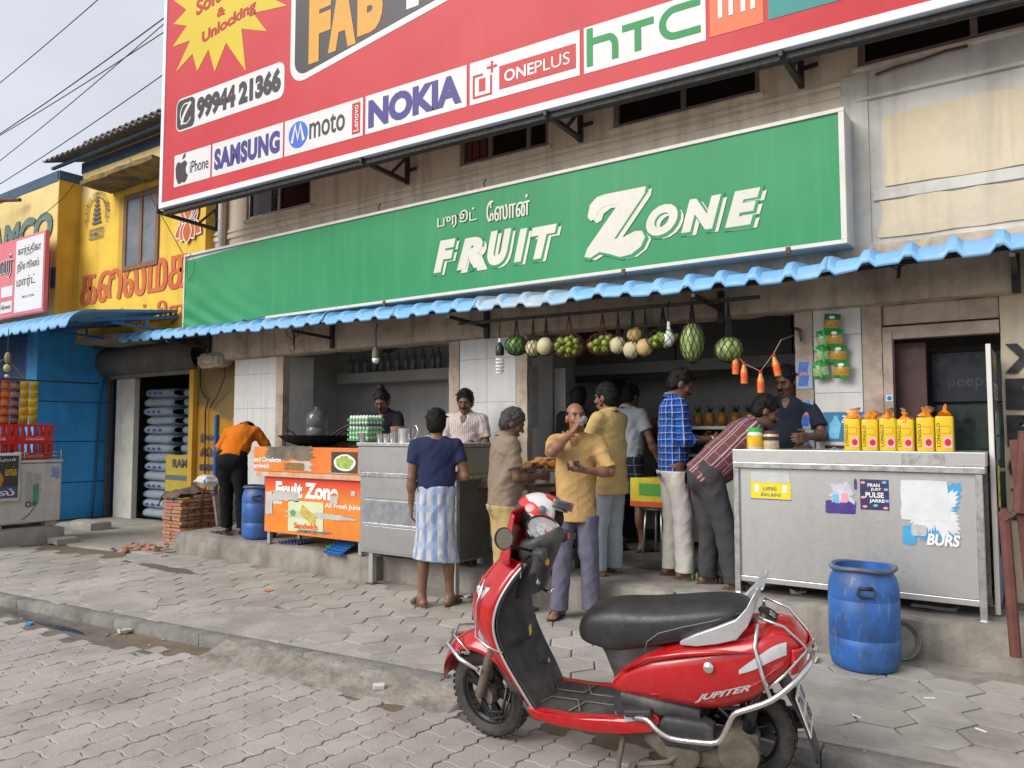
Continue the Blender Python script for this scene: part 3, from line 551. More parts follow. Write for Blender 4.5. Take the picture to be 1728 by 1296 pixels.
sp_ = [(.30, 1.86), (.66, 2.02), (.77, 1.75), (1.0, 1.99), (1.14, 1.65), (1.36, 1.98), (1.76, 1.50), (1.66, 2.08), (2.14, 1.91), (1.88, 2.22), (2.50, 2.13), (2.0, 2.45), (2.45, 2.62), (1.95, 2.75), (2.2, 3.1), (1.7, 2.95), (1.6, 3.3), (1.3, 3.0), (1.0, 3.35), (.9, 2.98), (.45, 3.2), (.65, 2.85), (.15, 2.95), (.5, 2.68), (.22, 2.56), (.52, 2.45), (.21, 2.24), (.6, 2.22)]
p = bl(MB().prism(sp_, -.004, .02), 'starburst', f_yel)
L_('Software', (.72, 1.86, 2.52, 2.74), f_crm, p, bold=.03, skew=.12); L_('&', (1.16, 1.34, 2.37, 2.49), f_crm, p, bold=.03); L_('Unlocking', (.86, 1.93, 2.06, 2.26), f_crm, p, bold=.035, skew=.14)
def sl_(pts, k=.15): return [(x, z+(x-2.7)*k) for x, z in pts]
p = bl(MB().prism(sl_(rr(2.58, 7.9, 1.10, 2.62, .26)), -.004, .02), 'name_plate_border', f_wht); q = bl(MB().prism(sl_(rr(2.66, 7.82, 1.18, 2.54, .2)), -.008, -.005), 'name_plate', f_blk, p)
for ch, x0, x1 in (('F', 2.90, 3.26), ('A', 3.22, 3.66), ('B', 3.68, 4.06)): L_(ch, (x0, x1, 1.28+(x0-2.9)*.15, 2.14+(x0-2.9)*.15), f_ora, q, y=-.0115, bold=.07)
L_('M', (4.4, 4.95, 1.5, 2.36), f_wht, q, y=-.0115, bold=.07)
# steel supports of the billboard
for x in (-9.96, -6.17, -3.8, -1.63, .8):
    b_ = MB(); yf = 5.83+(x+9.93)*.042
    b_.bar((x, 6.70, 4.44), (x, 6.70, 5.3), .045); b_.bar((x, 6.70, 4.47), (x-.02, yf, 4.52), .045); b_.bar((x, 6.70, 4.78), (x-.008, 6.42, 4.49), .03); b_.bar((x, 6.7, 4.60), (x+.14, 6.70, 4.61), .03); b_.bar((x-.02, yf-.02, 4.5), (x-.02, yf-.02, 4.62), .03)
    b_.build('support_bracket', m_iron, bb)
bl(MB().box(0, BW, .05, .10, -.06, -.012).box(0, BW, .13, .17, -.05, -.01), 'bottom_rail', m_iron)
# ---------------------------------------------------------------- green shop sign
gs = thing('shop_sign', 'long green Fruit Zone shop sign with white lettering above the awning', 'sign', (-5.8, 6.45, 2.98))
GX0, GX1, GZ0, GZ1 = -10.33, -1.245, 2.985, 4.088
f_gs = M('green_flex', (.030, .245, .095), (.042, .28, .115), sc=.8, rough=.38, streak=(.08, .34, .18), sa=.35, rn=.03, Specular_IOR_Level=.18, dirt=(.04, .22, .10), da=.3, ds=1.0)
m_sb = M('cream_steel', (.60, .58, .52), (.66, .64, .58), sc=3, rough=.5, streak=(.35, .28, .2), sa=.35)
box('sign_box', M('sign_sheet', (.50, .51, .52), (.56, .57, .58), sc=3, rough=.45), gs, GX0+.01, GX1-.001, 6.47, 6.74, GZ0+.01, GZ1-.01)
g_ = MB(); g_.box(GX0, GX1, 6.437, 6.50, GZ1-.034, GZ1); g_.box(GX0+1.9, GX1, 6.437, 6.50, GZ0, GZ0+.034); g_.box(GX0, GX0+.03, 6.438, 6.499, GZ0+.02, GZ1-.034); g_.box(GX1-.045, GX1, 6.438, 6.499, GZ0+.034, GZ1-.034)
g_.build('frame', m_sb, gs, bevel=.004)
def flex(u, v):
    x = GX0+.03+(GX1-GX0-.075)*u; z = GZ0+(.03 if u > .2 else -.03*(1-u/.2)+.03*u/.2)+(GZ1-GZ0-.065)*v; w = max(0, 1-max(0, (x+10.3))/2.1)*max(0, 1-v*1.1)
    d = (x+10.3)*.7+(v*1.1); y = 6.455-.035*w*math.sin(d*9+math.sin(v*4)*1.2)**2 - .03*w*noise.noise((x*3, v*3, 1)) - .004*noise.noise((x*.9, v*1.5, 4))
    return (x, y, z)
fx = MB().grid(flex, 260, 26).build('flex_face', f_gs, gs, smooth=True)
cr_ = M('cream_print', (.60, .57, .50), (.66, .63, .56), sc=2, rough=.45)
def deco(ch, x0, x1, z0, z1, b=.065, sh=.28):
    letters(ch, (x0+.055, x1+.055, z0-.035, z1-.035), 6.4475, bold=b, shear=sh).build('letter_shadow', cr_, gs)
    e = .022; letters(ch, (x0-e+.012, x1+e+.012, z0-e-.01, z1+e-.01), 6.4465, bold=b+.03, shear=sh).build('letter_gap', f_gs, gs); letters(ch, (x0, x1, z0, z1), 6.4455, bold=b, shear=sh).build('letter', cr_, gs)
for ch, x0, x1, z0, z1 in (('F', -5.53, -5.22, 3.25, 3.60), ('R', -5.20, -4.84, 3.24, 3.575), ('U', -4.79, -4.48, 3.235, 3.60), ('I', -4.45, -4.28, 3.235, 3.57), ('T', -4.24, -3.93, 3.235, 3.56), ('O', -2.97, -2.66, 3.28, 3.56), ('N', -2.63, -2.26, 3.27, 3.56), ('E', -2.23, -1.92, 3.255, 3.56)): deco(ch, x0, x1, z0, z1)
zp = [(.06, .70), (.10, .88), (.22, .98), (.36, 1.0), (1.02, 1.0), (1.0, .9), (.50, .30), (.66, .31), (.84, .37), (.95, .36), (1.0, .26), (.93, .13), (.78, .04), (.6, .02), (.42, .09), (.26, .14), (.10, .07), (.0, .10), (.05, .22), (.58, .82), (.36, .82), (.24, .76), (.20, .66), (.12, .63)]
zz = lambda dx, dz, k=0: [(-3.62+dx+(x+(x-.5)*k)*.64, 3.12+dz+(z+(z-.5)*k)*.64) for x, z in zp]
MB().prism(zz(.06, -.03), 6.4474, 6.449).build('letter_shadow', cr_, gs); MB().prism(zz(.012, -.008, .075), 6.4463, 6.447).build('letter_gap', f_gs, gs); MB().prism(zz(0, 0), 6.4452, 6.446).build('letter', cr_, gs)
letters('\u0baa\u0bc1\u0bb0\u0bc2\u0b9f\u0bcd', (-5.48, -4.93, 3.72, 3.90), 6.4455, smear=3).build('lettering', cr_, gs); letters('\u0bc7\u0bb8\u0bbe\u0ba9\u0bcd', (-4.80, -4.25, 3.70, 3.93), 6.4455, smear=3).build('lettering', cr_, gs)
MB().tube([(-10.15, 6.43, 4.09), (-10.22, 6.42, 3.9), (-10.2, 6.42, 3.75), (-10.16, 6.42, 3.68), (-10.05, 6.42, 3.78), (-10.03, 6.42, 3.95)], .004, 5).build('loose_wire', m_iron, gs)
for x in (-8.9, -6.27, -3.2, -1.7): box('clip', m_rust, gs, x-.02, x+.02, 6.43, 6.46, GZ0-.03, GZ0+.03)
# ---------------------------------------------------------------- small pink and white sign at the left edge
ls = thing('newsagent_sign', 'pink and white Tamil sign board on the yellow wall', 'sign', (-14.6, 5.98, 3.5))
box('board', M('sign_pink', (.62, .12, .15), (.66, .17, .2), sc=2, rough=.4), ls, -17.0, -13.62, 5.98, 6.05, 3.5, 4.86); box('rim', M('sign_rim', (.45, .13, .14), rough=.4), ls, -17.02, -13.60, 5.99, 6.06, 3.48, 3.52)
wp = box('white_panel', f_wht, ls, -14.67, -13.66, 5.974, 5.99, 3.55, 4.81, bevel=0); box('white_panel', f_wht, ls, -15.2, -14.76, 5.974, 5.99, 3.58, 3.78, bevel=0); box('white_panel', f_wht, ls, -15.2, -14.76, 5.974, 5.99, 3.86, 4.05, bevel=0)
for i, t in enumerate(('\u0b95\u0bbe\u0bb0\u0bcd\u0ba4\u0bcd\u0ba4\u0bbf\u0b95\u0bbe', '\u0ba8\u0bbf\u0baf\u0bc2\u0bb8\u0bcd', '\u0bae\u0bbe\u0bb0\u0bcd\u0b9f\u0bcd')): letters(t, (-14.60, -13.75-(0, .05, .15)[i], 4.50-i*.27, 4.70-i*.27), 5.971, smear=2).build('lettering', f_blk, wp)
for i, w in enumerate((.45, .8, .5)): letters(('98422 03306', 'old bus stand road', 'kumbakonam')[i] if 0 else '98422 03306', (-14.16-w/2, -14.16+w/2, 3.78-i*.07, 3.82-i*.07), 5.971).build('small_lettering', f_blk, wp) if i == 0 else None
letters('\u0bb2\u0bb0\u0bcd', (-15.3, -14.78, 4.2, 4.62), 5.97, smear=10).build('lettering', f_wht, ls); letters('\u0bb2\u0bb0\u0bcd', (-15.28, -14.80, 4.22, 4.60), 5.966, smear=4).build('lettering', f_blk, ls); letters('\u0bb5\u0bc0\u0bb0\u0bae\u0bb2\u0bb0\u0bcd', (-15.18, -14.80, 3.63, 3.73), 5.971, smear=2).build('lettering', f_blk, ls)
MB().tube([(-15.6, 5.2, 4.3), (-14.2, 5.6, 3.3)], .02, 6).build('support_rod', m_rust, ls)
# ---------------------------------------------------------------- corrugated awnings
m_aw = M('sky_blue_sheet', (.15, .38, .68), (.19, .43, .73), sc=2, rough=.5, dirt=(.24, .36, .46), da=.55, ds=2.4, rv=.10, streak=(.25, .42, .60), sa=.3)
m_awf = M('faded_sheet', (.38, .46, .52), (.20, .42, .66), sc=4, rough=.5, dirt=(.33, .30, .24), da=.6, ds=3)
def rib(x, h):
    t = (x/.275) % 1
    return h*(min(1, t/.13) if t < .3 else max(0, 1-(t-.3)/.14)) if t < .44 else 0
def make_sheet(par, x0, x1, prof, zo, h, m, k, lip=.0, name='sheet'):
    bp_ = sorted({x0, x1} | {x for i in range(int(x0/.275)-1, int(x1/.275)+2) for q in (0, .13, .3, .44, .58, .72, .86) for x in [(i+q)*.275] if x0 < x < x1}); n = len(bp_)-1
    def f(u, v):
        x = bp_[round(u*n)]; t = v*(len(prof)-1); i = min(int(t), len(prof)-2); a = t-i; y = prof[i][0]*(1-a)+prof[i+1][0]*a; z = prof[i][1]*(1-a)+prof[i+1][1]*a
        sag = lip*noise.noise((x*1.7, 3, k))*v; return (x, y-sag*.5, z+zo(x)+rib(x, h*(1+.25*noise.noise((x, 7, k))))+sag+(k % 2)*.003)
    return MB().grid(f, n, (len(prof)-1)).build(name, m, par, smooth=25, solid=.0025)
aw = thing('awning', 'long sky blue corrugated awning over the fruit shop counters', 'awning', (-5.5, 6.7, 2.8))
def crimp(p0, c, r, n=12): return p0+[(c[0]-(r[0]+(.003 if i % 2 else 0))*math.sin(R(90)*i/n), c[1]-r[1]+(r[1]+(.003 if i % 2 else 0))*math.cos(R(90)*i/n)) for i in range(n+1)]
prof = crimp([(6.70, .19), (6.45, .165), (6.25, .14)], (6.15, .125), (.15, .13))
zo = lambda x: 2.805-min(9.4, x+11.2)*.0175+.035*max(0, x+1.8)
x = -11.24; k = 0
while x < 2.2:
    w = 1.1; make_sheet(aw, x, x+w+.03, prof, zo, .036 if x < -3 else .045, m_awf if -5.1 < x < -4.3 else m_aw, k, .025); x += w if not (-5.3 < x+w < -4.9) else w; k += 1
    if abs(x+4.62) < .5 and k == 6: pass
for x in (-10.03, -7.41, -4.97, -2.36, -.15):
    z = zo(x); b_ = MB(); b_.box(x-.028, x+.028, 6.66, 6.70, z-.19, z+.10); b_.bar((x, 6.68, z-.06), (x, 6.02, z-.03), .035); b_.build('bracket', m_iron, aw, bevel=.003)
MB().bar((-11.2, 6.36, zo(-11.2)+.10), (-1.8, 6.36, zo(-1.8)+.09), .035).build('purlin', m_iron, aw); MB().bar((-11.2, 6.1, zo(-11.2)+.05), (-1.8, 6.1, zo(-1.8)+.045), .03).build('purlin', m_iron, aw)
MB().bar((-1.8, 6.36, zo(-1.8)+.09), (2.2, 6.36, zo(2.2)+.09), .035).build('purlin', m_iron, aw)
MB().bar((-5.05, 6.30, 2.63), (-1.9, 6.30, 2.60), .03).build('hanging_rail', m_iron, aw)
scw = MB()
for i in range(-41, 8):
    for yy, zz_ in ((6.3, .147), (6.13, .118)):
        if (i*7) % 3: x_ = i*.275+.06; scw.lathe([(.011, 0), (.011, .004), (.005, .009)], (x_, yy, zo(x_)+zz_+.034), 8)
scw.build('roofing_screws', m_rust, aw)
m_bs = M('blue_steel', (.02, .09, .22), (.03, .12, .28), sc=4, rough=.6)
aw2 = thing('awning', 'blue corrugated awning over the blue snack shop on the left', 'awning', (-14, 6.2, 3.0))
prof2 = crimp([(6.60, .36), (6.1, .30), (5.6, .24)], (5.4, .21), (.4, .25))
x = -20.6; k = 0
while x < -10.8: make_sheet(aw2, x, x+1.13, prof2, lambda x: 2.93, .036, m_aw, k, .02); x += 1.1; k += 1
for x in (-10.72, -12.4, -14.2): MB().bar((x, 6.6, 3.22), (x, 5.15, 3.0), .045).bar((x, 6.6, 2.98), (x, 5.6, 3.03), .035).bar((x, 6.1, 3.0), (x, 6.1, 3.14), .03).bar((x, 5.75, 3.02), (x, 5.75, 3.09), .03).build('rafter', m_bs, aw2)
MB().bar((-20, 6.2, 3.17), (-10.7, 6.2, 3.17), .04).bar((-20, 5.5, 3.07), (-10.7, 5.5, 3.07), .04).build('purlin', m_bs, aw2)
# ================================================================ COUNTERS AND GOODS
m_ss = M('brushed_steel', (.47, .47, .46), (.51, .51, .50), sc=2.2, rough=.33, metal=.85, dirt=(.36, .35, .33), da=.25, ds=1.0, z=(1, 1, 3), rn=.05)
m_ss2 = M('steel_trim', (.52, .52, .51), (.60, .60, .58), sc=6, rough=.3, metal=.9)
m_ssd = M('dull_steel_sheet', (.52, .515, .50), (.555, .55, .535), sc=1.6, rough=.36, metal=.7, dirt=(.44, .42, .39), da=.25, ds=.9, streak=(.42, .40, .37), sa=.25, rn=.05, bump=.06, bs=160)
def torn(x0, x1, z0, z1, y, nm, m, par, seed=0, a=.25, n=44, th=.0015):
    cx, cz, rx, rz = (x0+x1)/2, (z0+z1)/2, (x1-x0)/2, (z1-z0)/2; P = []
    for i in range(n):
        t = 2*math.pi*i/n; c, s_ = math.cos(t), math.sin(t); k = 1/max(abs(c), abs(s_)); j = 1-a*(.5+.5*noise.noise((c*3+seed, s_*3, seed*1.7)))*(1+.8*(i % 2)*a)
        P.append((cx+rx*c*k*j, cz+rz*s_*k*j))
    return MB().prism(P, y-th, y).build(nm, m, par)
# --- orange printed food counter
oc = thing('food_counter', 'orange printed food counter with torn Fruit Zone posters, frying pan on top', 'counter', (-6.5, 5.8, .25))
m_or = M('orange_print', (.72, .16, .02), (.78, .25, .03), sc=1.4, rough=.45, dirt=(.42, .16, .05), da=.45, ds=2.6)
m_rd = M('red_print', (.66, .05, .02), (.72, .10, .02), sc=1.2, rough=.45)
n = N('orange_red_print'); zc = n.xyz()[2]; f = n.math('MINIMUM', n.math('MAXIMUM', n.math('MULTIPLY_ADD', zc, 5, -2.5), 0), 1); c_ = n.mix(f, n.mix(n.noise(4, 4), (.78, .25, .02), (.72, .19, .02)), (.66, .05, .015)); c_ = n.mix(n.math('MULTIPLY', n.noise(3, 7, lo=.5, hi=.8), .5), c_, (.35, .14, .06)); m_grad = n.out(c_, .45)
box('body', m_grad, oc, -7.25, -5.69, 5.58, 6.1, .385, 1.0)
box('ledge', M('ledge_strip', (.55, .48, .42), (.60, .25, .08), sc=7, rough=.5), oc, -7.36, -5.69, 5.54, 6.12, 1.0, 1.055)
box('top_panel', m_or, oc, -7.40, -5.72, 5.535, 5.57, 1.058, 1.33); box('work_top', M('burnt_steel', (.03, .028, .026), (.06, .055, .05), sc=6, rough=.6, metal=.3), oc, -7.38, -5.74, 5.572, 6.1, 1.2, 1.32)
for x in (-7.2, -5.76):
    for y in (5.62, 6.04): box('leg', m_ssd, oc, x-.022, x+.022, y-.022, y+.022, .25, .385)
W8 = M('white_print', (.75, .75, .75)); gpap = M('torn_backing', (.42, .40, .37), (.52, .50, .46), sc=8, rough=.7); sc_ = M('scorched_paper', (.08, .07, .06), (.22, .17, .12), sc=6, rough=.8)
letters('Fruit Zone', (-7.06, -6.06, .78, .95), 5.5765, bold=.05).build('lettering', W8, oc); letters('All Fresh Juice', (-6.26, -5.72, .69, .75), 5.5765, bold=.03).build('lettering', W8, oc); letters('lette', (-7.1, -6.95, .70, .75), 5.5765, bold=.03).build('lettering', W8, oc)
pp = box('printed_picture', M('pale_green_print', (.62, .66, .42), (.56, .60, .38), sc=3, rough=.45), oc, -6.84, -6.28, 5.574, 5.579, .42, .75, bevel=0); letters('Sandwich', (-6.74, -6.36, .455, .52), 5.572, bold=.04).build('lettering', m_rd, pp)
for i in range(7): MB().obox((-6.62+i*.035, 5.573, .66-i*.018), (.03, .003, .11), (0, R(25), 0)).build('sandwich_print', M('bread_print', (.65, .50, .05), (.45, .25, .03), sc=30), pp)
MB().prism(blob(-6.76, .62, .05, .035, 12), 5.5725, 5.574).build('leaf_print', M('leaf_print', (.10, .35, .05)), pp)
torn(-7.22, -6.6, .72, .86, 5.5755, 'torn_paper', gpap, oc, 1, .45); torn(-7.0, -5.70, .56, .66, 5.5745, 'torn_paper', gpap, oc, 2, .55, 60); torn(-6.2, -6.05, .74, .84, 5.5755, 'torn_paper', gpap, oc, 3, .4); torn(-6.80, -6.1, .41, .46, 5.5745, 'torn_paper', sc_, oc, 4, .6); torn(-7.24, -7.10, .55, .86, 5.5748, 'torn_paper', gpap, oc, 5, .35); torn(-5.88, -5.8, .83, .9, 5.5755, 'torn_paper', gpap, oc, 6, .4)
torn(-7.3, -6.3, 1.17, 1.36, 5.5338, 'scorched_paper', sc_, oc, 7, .4, 60); torn(-6.9, -6.35, 1.06, 1.2, 5.5338, 'torn_paper', gpap, oc, 8, .5); torn(-6.9, -6.5, 1.08, 1.17, 5.532, 'food_print', M('salad_print', (.08, .12, .03), (.35, .14, .04), sc=40), oc, 9, .3); torn(-6.98, -6.72, 1.22, 1.32, 5.531, 'scorched_paper', sc_, oc, 12, .3)
letters('ead Omelette', (-7.39, -6.92, 1.16, 1.215), 5.531, bold=.03).build('lettering', W8, oc); letters('andwich', (-7.39, -7.12, 1.09, 1.145), 5.531, bold=.03).build('lettering', W8, oc)
pk = box('printed_picture', M('dark_print', (.05, .03, .02), (.09, .05, .03), sc=9), oc, -6.12, -5.74, 5.53, 5.536, 1.075, 1.29, bevel=0); MB().prism(blob(-5.92, 1.18, .16, .085, 24, .05), 5.528, 5.53).build('plate_print', W8, pk)
MB().prism(blob(-5.92, 1.185, .13, .065, 20, .3), 5.526, 5.528).build('salad_print', M('salad_green_print', (.18, .36, .05), (.45, .5, .12), sc=25), pk); torn(-6.2, -5.75, 1.06, 1.10, 5.5335, 'torn_paper', gpap, oc, 15, .5)
# --- steel counter in the middle
sc2 = thing('steel_counter', 'tall steel serving counter beside the orange food counter', 'counter', (-5.0, 5.8, 0))
box('body', m_ss, sc2, -5.66, -4.42, 5.50, 6.0, .31, 1.33); box('top', m_ss2, sc2, -5.69, -4.38, 5.47, 6.05, 1.355, 1.39); box('top_apron', m_ss, sc2, -5.68, -4.40, 5.485, 6.02, 1.10, 1.352); box('rim', m_ss2, sc2, -5.67, -4.41, 5.478, 6.01, 1.055, 1.098)

for z0, z1, m in ((.845, 1.05, m_ss), (.60, .83, M('bluish_steel', (.40, .42, .45), (.46, .48, .51), sc=2, rough=.3, metal=.8)), (.33, .575, m_ss)): box('front_panel', m, sc2, -5.60, -4.50, 5.492, 5.50, z0, z1)
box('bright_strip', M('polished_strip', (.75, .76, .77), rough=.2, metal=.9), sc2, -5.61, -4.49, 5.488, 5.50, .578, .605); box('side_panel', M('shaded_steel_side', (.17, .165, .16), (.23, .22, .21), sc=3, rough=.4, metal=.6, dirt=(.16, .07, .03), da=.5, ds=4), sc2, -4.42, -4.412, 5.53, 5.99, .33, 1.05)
box('corner_post', m_ss2, sc2, -4.475, -4.415, 5.485, 5.53, .31, 1.055)
for x in (-5.53, -4.48):
    for y in (5.55, 5.94): box('leg', m_ssd, sc2, x-.028, x+.028, y-.028, y+.028, .012, .31); box('foot', m_rust, sc2, x-.05, x+.05, y-.045, y+.045, 0.0, .012)
# --- steel counter on the right
rc = thing('steel_counter', 'wide steel shop counter on the right with torn stickers on its front', 'counter', (-1.2, 6.3, .25))
box('front_panel', m_ssd, rc, -2.0, -.39, 6.0, 6.02, .39, 1.215, bevel=.002); box('top_band', m_ssd, rc, -2.04, -.34, 5.975, 6.62, 1.265, 1.36); box('top_lip', m_ss2, rc, -2.035, -.345, 5.965, 6.60, 1.218, 1.262); box('bottom_rail', m_ssd, rc, -2.0, -.39, 5.99, 6.03, .345, .387)
box('side_panel', m_ssd, rc, -.40, -.392, 6.04, 6.58, .39, 1.2); box('side_panel', m_ssd, rc, -2.01, -2.0, 6.04, 6.58, .39, 1.2); box('back_panel', m_ssd, rc, -1.98, -.42, 6.57, 6.58, .39, 1.2)
for x in (-2.015, -.385):
    for y in (6.0, 6.58): box('leg', m_ss2, rc, x-.022, x+.022, y-.022, y+.022, .256, 1.217); MB().lathe([(.05, .251), (.05, .258), (.03, .262)], (x, y, 0), 14).build('foot', m_ssd, rc)
ys = 5.999
stk = box('milk_sticker', M('sticker_yellow', (.75, .62, .02), (.70, .58, .03), sc=4, rough=.4), rc, -1.905, -1.605, ys-.0015, ys, .985, 1.175, bevel=0, label='yellow milk sticker with its top torn off'); box('sticker_edge', M('sticker_blue', (.06, .06, .28), rough=.4), stk, -1.91, -1.60, ys-.001, ys, .978, .985, bevel=0)
letters('\u0baa\u0bbe\u0bb2\u0bcd', (-1.81, -1.71, 1.05, 1.085), ys-.002, smear=3).build('lettering', M('sticker_navy', (.03, .03, .2)), stk); letters('\u0b95\u0bbf\u0bc8\u0b9f\u0b95\u0bcd\u0b95\u0bc1\u0bae\u0bcd', (-1.83, -1.68, 1.005, 1.035), ys-.002, smear=2).build('lettering', M('sticker_navy', (.03, .03, .2)), stk); torn(-1.92, -1.59, 1.105, 1.20, ys-.0018, 'torn_paper', M('torn_grey', (.45, .46, .48), (.55, .56, .57), sc=9, rough=.5), stk, 3, .22)
for x in (-1.86, -1.65): box('glass_print', W8, stk, x-.016, x+.016, ys-.0022, ys-.0018, 1.035, 1.09, bevel=0)
m_pur = M('purple_print', (.06, .035, .20), (.08, .05, .26), sc=8, rough=.35); torn(-1.365, -1.145, .90, 1.0, ys, 'torn_sticker', m_pur, rc, 4, .12); torn(-1.36, -1.14, .95, 1.16, ys-.0016, 'torn_paper', M('torn_white', (.62, .62, .63), (.45, .42, .55), sc=16, rough=.5), rc, 5, .6, 50); torn(-1.31, -1.265, .98, 1.05, ys-.0034, 'sweet_print', M('sky_print', (.15, .45, .68)), rc, 6, .2, 20); torn(-1.25, -1.20, .98, 1.06, ys-.0034, 'sweet_print', M('pink_print', (.75, .30, .42)), rc, 8, .2, 20); torn(-1.16, -1.14, 1.08, 1.16, ys-.0034, 'torn_sticker', m_pur, rc, 9, .1, 12)
ps = box('sweet_poster', M('night_print', (.035, .03, .075), (.05, .045, .11), sc=7, rough=.35), rc, -1.12, -.932, ys-.0015, ys, .943, 1.158, bevel=0)
for t, a, b, z0, z1 in (('PRAN', -1.07, -.99, 1.105, 1.13), ('JUST', -1.05, -.98, 1.075, 1.098), ('PULSE', -1.085, -.965, 1.03, 1.068), ('JARRE', -1.06, -.96, .99, 1.02)): letters(t, (a, b, z0, z1), ys-.002, bold=.03).build('lettering', W8, ps)
for i, (x, z) in enumerate(((-1.10, 1.135), (-.96, 1.14), (-1.10, 1.03), (-.945, 1.01), (-1.09, .965), (-1.02, .975), (-.955, .96), (-.95, 1.09))): MB().prism(blob(x, z, .017, .009, 10), ys-.0024, ys-.002).build('sweet_print', M(('pink_print', 'sky_print')[i % 2], ((.75, .30, .42), (.15, .45, .68))[i % 2]), ps)
tw = M('torn_white2', (.60, .62, .64), (.68, .69, .70), sc=12, rough=.5); bl_ = M('cyan_print', (.04, .28, .55), (.06, .36, .62), sc=6, rough=.4)
torn(-.87, -.44, .68, 1.2, ys, 'torn_poster', bl_, rc, 21, .5, 90); torn(-.875, -.45, .72, 1.19, ys-.0012, 'torn_paper', tw, rc, 22, .55, 90); torn(-.865, -.56, .88, 1.17, ys-.0026, 'torn_paper', tw, rc, 23, .1, 40); torn(-.86, -.76, .70, .86, ys-.0022, 'torn_poster', bl_, rc, 24, .3, 30)
letters('BURS', (-.70, -.50, .72, .80), ys-.0042, bold=.05, shear=.2).build('lettering', M('print_shadow', (.25, .27, .29)), rc); letters('BURS', (-.705, -.505, .725, .805), ys-.0048, bold=.035, shear=.2).build('lettering', M('white_print', (.75, .75, .75)), rc); torn(-.80, -.70, .78, .86, ys-.004, 'face_print', M('grey_face_print', (.33, .33, .34), (.5, .5, .5), sc=18), rc, 26, .1, 20)
torn(-.86, -.56, 1.235, 1.35, 5.9745, 'glue_marks', M('glue_marks', (.25, .24, .22), (.42, .41, .39), sc=26, rough=.7), rc, 30, .2, 50)
# --- goods on the counters
def lathe_thing(name, label, cat, prof, loc, m, group=None, n=20): 
    o = MB().lathe(prof, (0, 0, 0), n).build(name, m, None, smooth=40); o.location = loc; return tag(o, label, cat, group)
m_gt = M('green_plastic_tray', (.04, .42, .07), (.05, .48, .09), sc=9, rough=.4); m_egg = M('egg_shell', (.80, .78, .74), (.72, .70, .66), sc=6, rough=.45, rv=.08)
def tray_mb(nx=6, ny=5, p=.047):
    mb = MB(); mb.box(-nx*p/2, nx*p/2, -ny*p/2, ny*p/2, 0, .004)
    for i in range(nx+1):
        for j in range(ny+1):
            x, y = (i-nx/2)*p, (j-ny/2)*p; mb.lathe([(.012, .0), (.006, .024), (.003, .028)], (x, y, .003), 6)
    for j in (-1, 1): mb.box(-nx*p/2, nx*p/2, j*ny*p/2-.004, j*ny*p/2+.004, .004, .013)
    for j in (-1, 1): mb.box(j*nx*p/2-.004, j*nx*p/2+.004, -ny*p/2, ny*p/2, .004, .013)
    return mb
tm = tray_mb(); egg_me = None
words = ['lowest', 'second', 'third', 'fourth', 'topmost']
for k in range(5):
    t = thing('egg_tray', f'green plastic egg tray with white eggs, {words[k]} of the stack on the counter', 'egg tray', (-5.98+rnd.uniform(-.006, .006), 5.88, 1.40+k*.052), rnd.uniform(-.04, .04), 'green egg trays stacked on the counter')
    tm.build('tray', m_gt if k != 3 else M('dark_tray', (.05, .06, .07), rough=.5), t, world=False)
    for i in range(6):
        for j in range(5):
            if k < 4 and 0 < i < 5 and 0 < j: continue
            if egg_me is None: e = MB().ell((0, 0, 0), (.021, .021, .028), 10, 7).build('egg', m_egg, t, world=False, smooth=True); egg_me = e.data
            else: e = bpy.data.objects.new('egg', egg_me); COL.objects.link(e); e.parent = t
            e.location = ((i-2.5)*.047, (j-2)*.047, .036)
for nm, lab, loc, rz, m, tz in (('egg_tray', 'empty dark blue egg tray under the left end of the orange counter', (-6.95, 5.78, .256), .1, M('navy_plastic', (.02, .03, .16), rough=.4), 0), ('egg_tray', 'empty green egg tray lying on the plinth edge under the orange counter', (-6.22, 5.82, .29), -.1, m_gt, R(14)), ('egg_tray', 'empty blue egg tray tipped over the plinth edge', (-6.10, 5.66, .285), -.15, M('blue_plastic', (.02, .14, .42), rough=.4), R(28))):
    o = tm.build(nm, m); o.location = loc; o.rotation_euler = (tz, 0, rz); tag(o, lab, 'egg tray')
kd = MB().lathe([(.05, 0), (.18, .01), (.33, .06), (.41, .12), (.43, .13), (.40, .115), (.30, .055), (.1, .02)], (0, 0, 0), 32).build('frying_pan', M('black_cast_iron', (.012, .012, .012), (.03, .028, .026), sc=9, rough=.55), None, smooth=40); kd.location = (-6.85, 5.95, 1.325); tag(kd, 'wide black iron frying pan on the orange food counter', 'pan')
for s_ in (-1, 1): MB().tube([(.40*s_, -.06, .12), (.47*s_, -.05, .17), (.49*s_, 0, .19), (.47*s_, .05, .17), (.40*s_, .06, .12)], .009, 6).build('handle', m_iron, kd, smooth=True, world=False)
MB().tube([(.12, 0, .05), (.35, .05, .2), (.6, .1, .3)], [.012, .01, .016], 6).build('ladle', m_iron, kd, smooth=True, world=False)
m_clear = M('cloudy_plastic', (.20, .22, .23), (.26, .28, .29), sc=5, rough=.15, Transmission_Weight=.6)
lathe_thing('water_can', 'large clear plastic water can behind the frying pan', 'water can', [(.12, 0), (.135, .02), (.135, .12), (.128, .13), (.135, .14), (.135, .28), (.10, .33), (.035, .36), (.035, .40)], (-7.75, 6.75, 1.42), m_clear)
box('crate_stand', m_dark, None, -8.1, -7.4, 6.55, 6.95, .252, 1.42); tag(bpy.data.objects['crate_stand'], 'dark stand under the water can behind the orange counter', 'stand')
m_cup = M('steel_cup', (.62, .62, .61), (.52, .52, .51), sc=9, rough=.28, metal=.85)
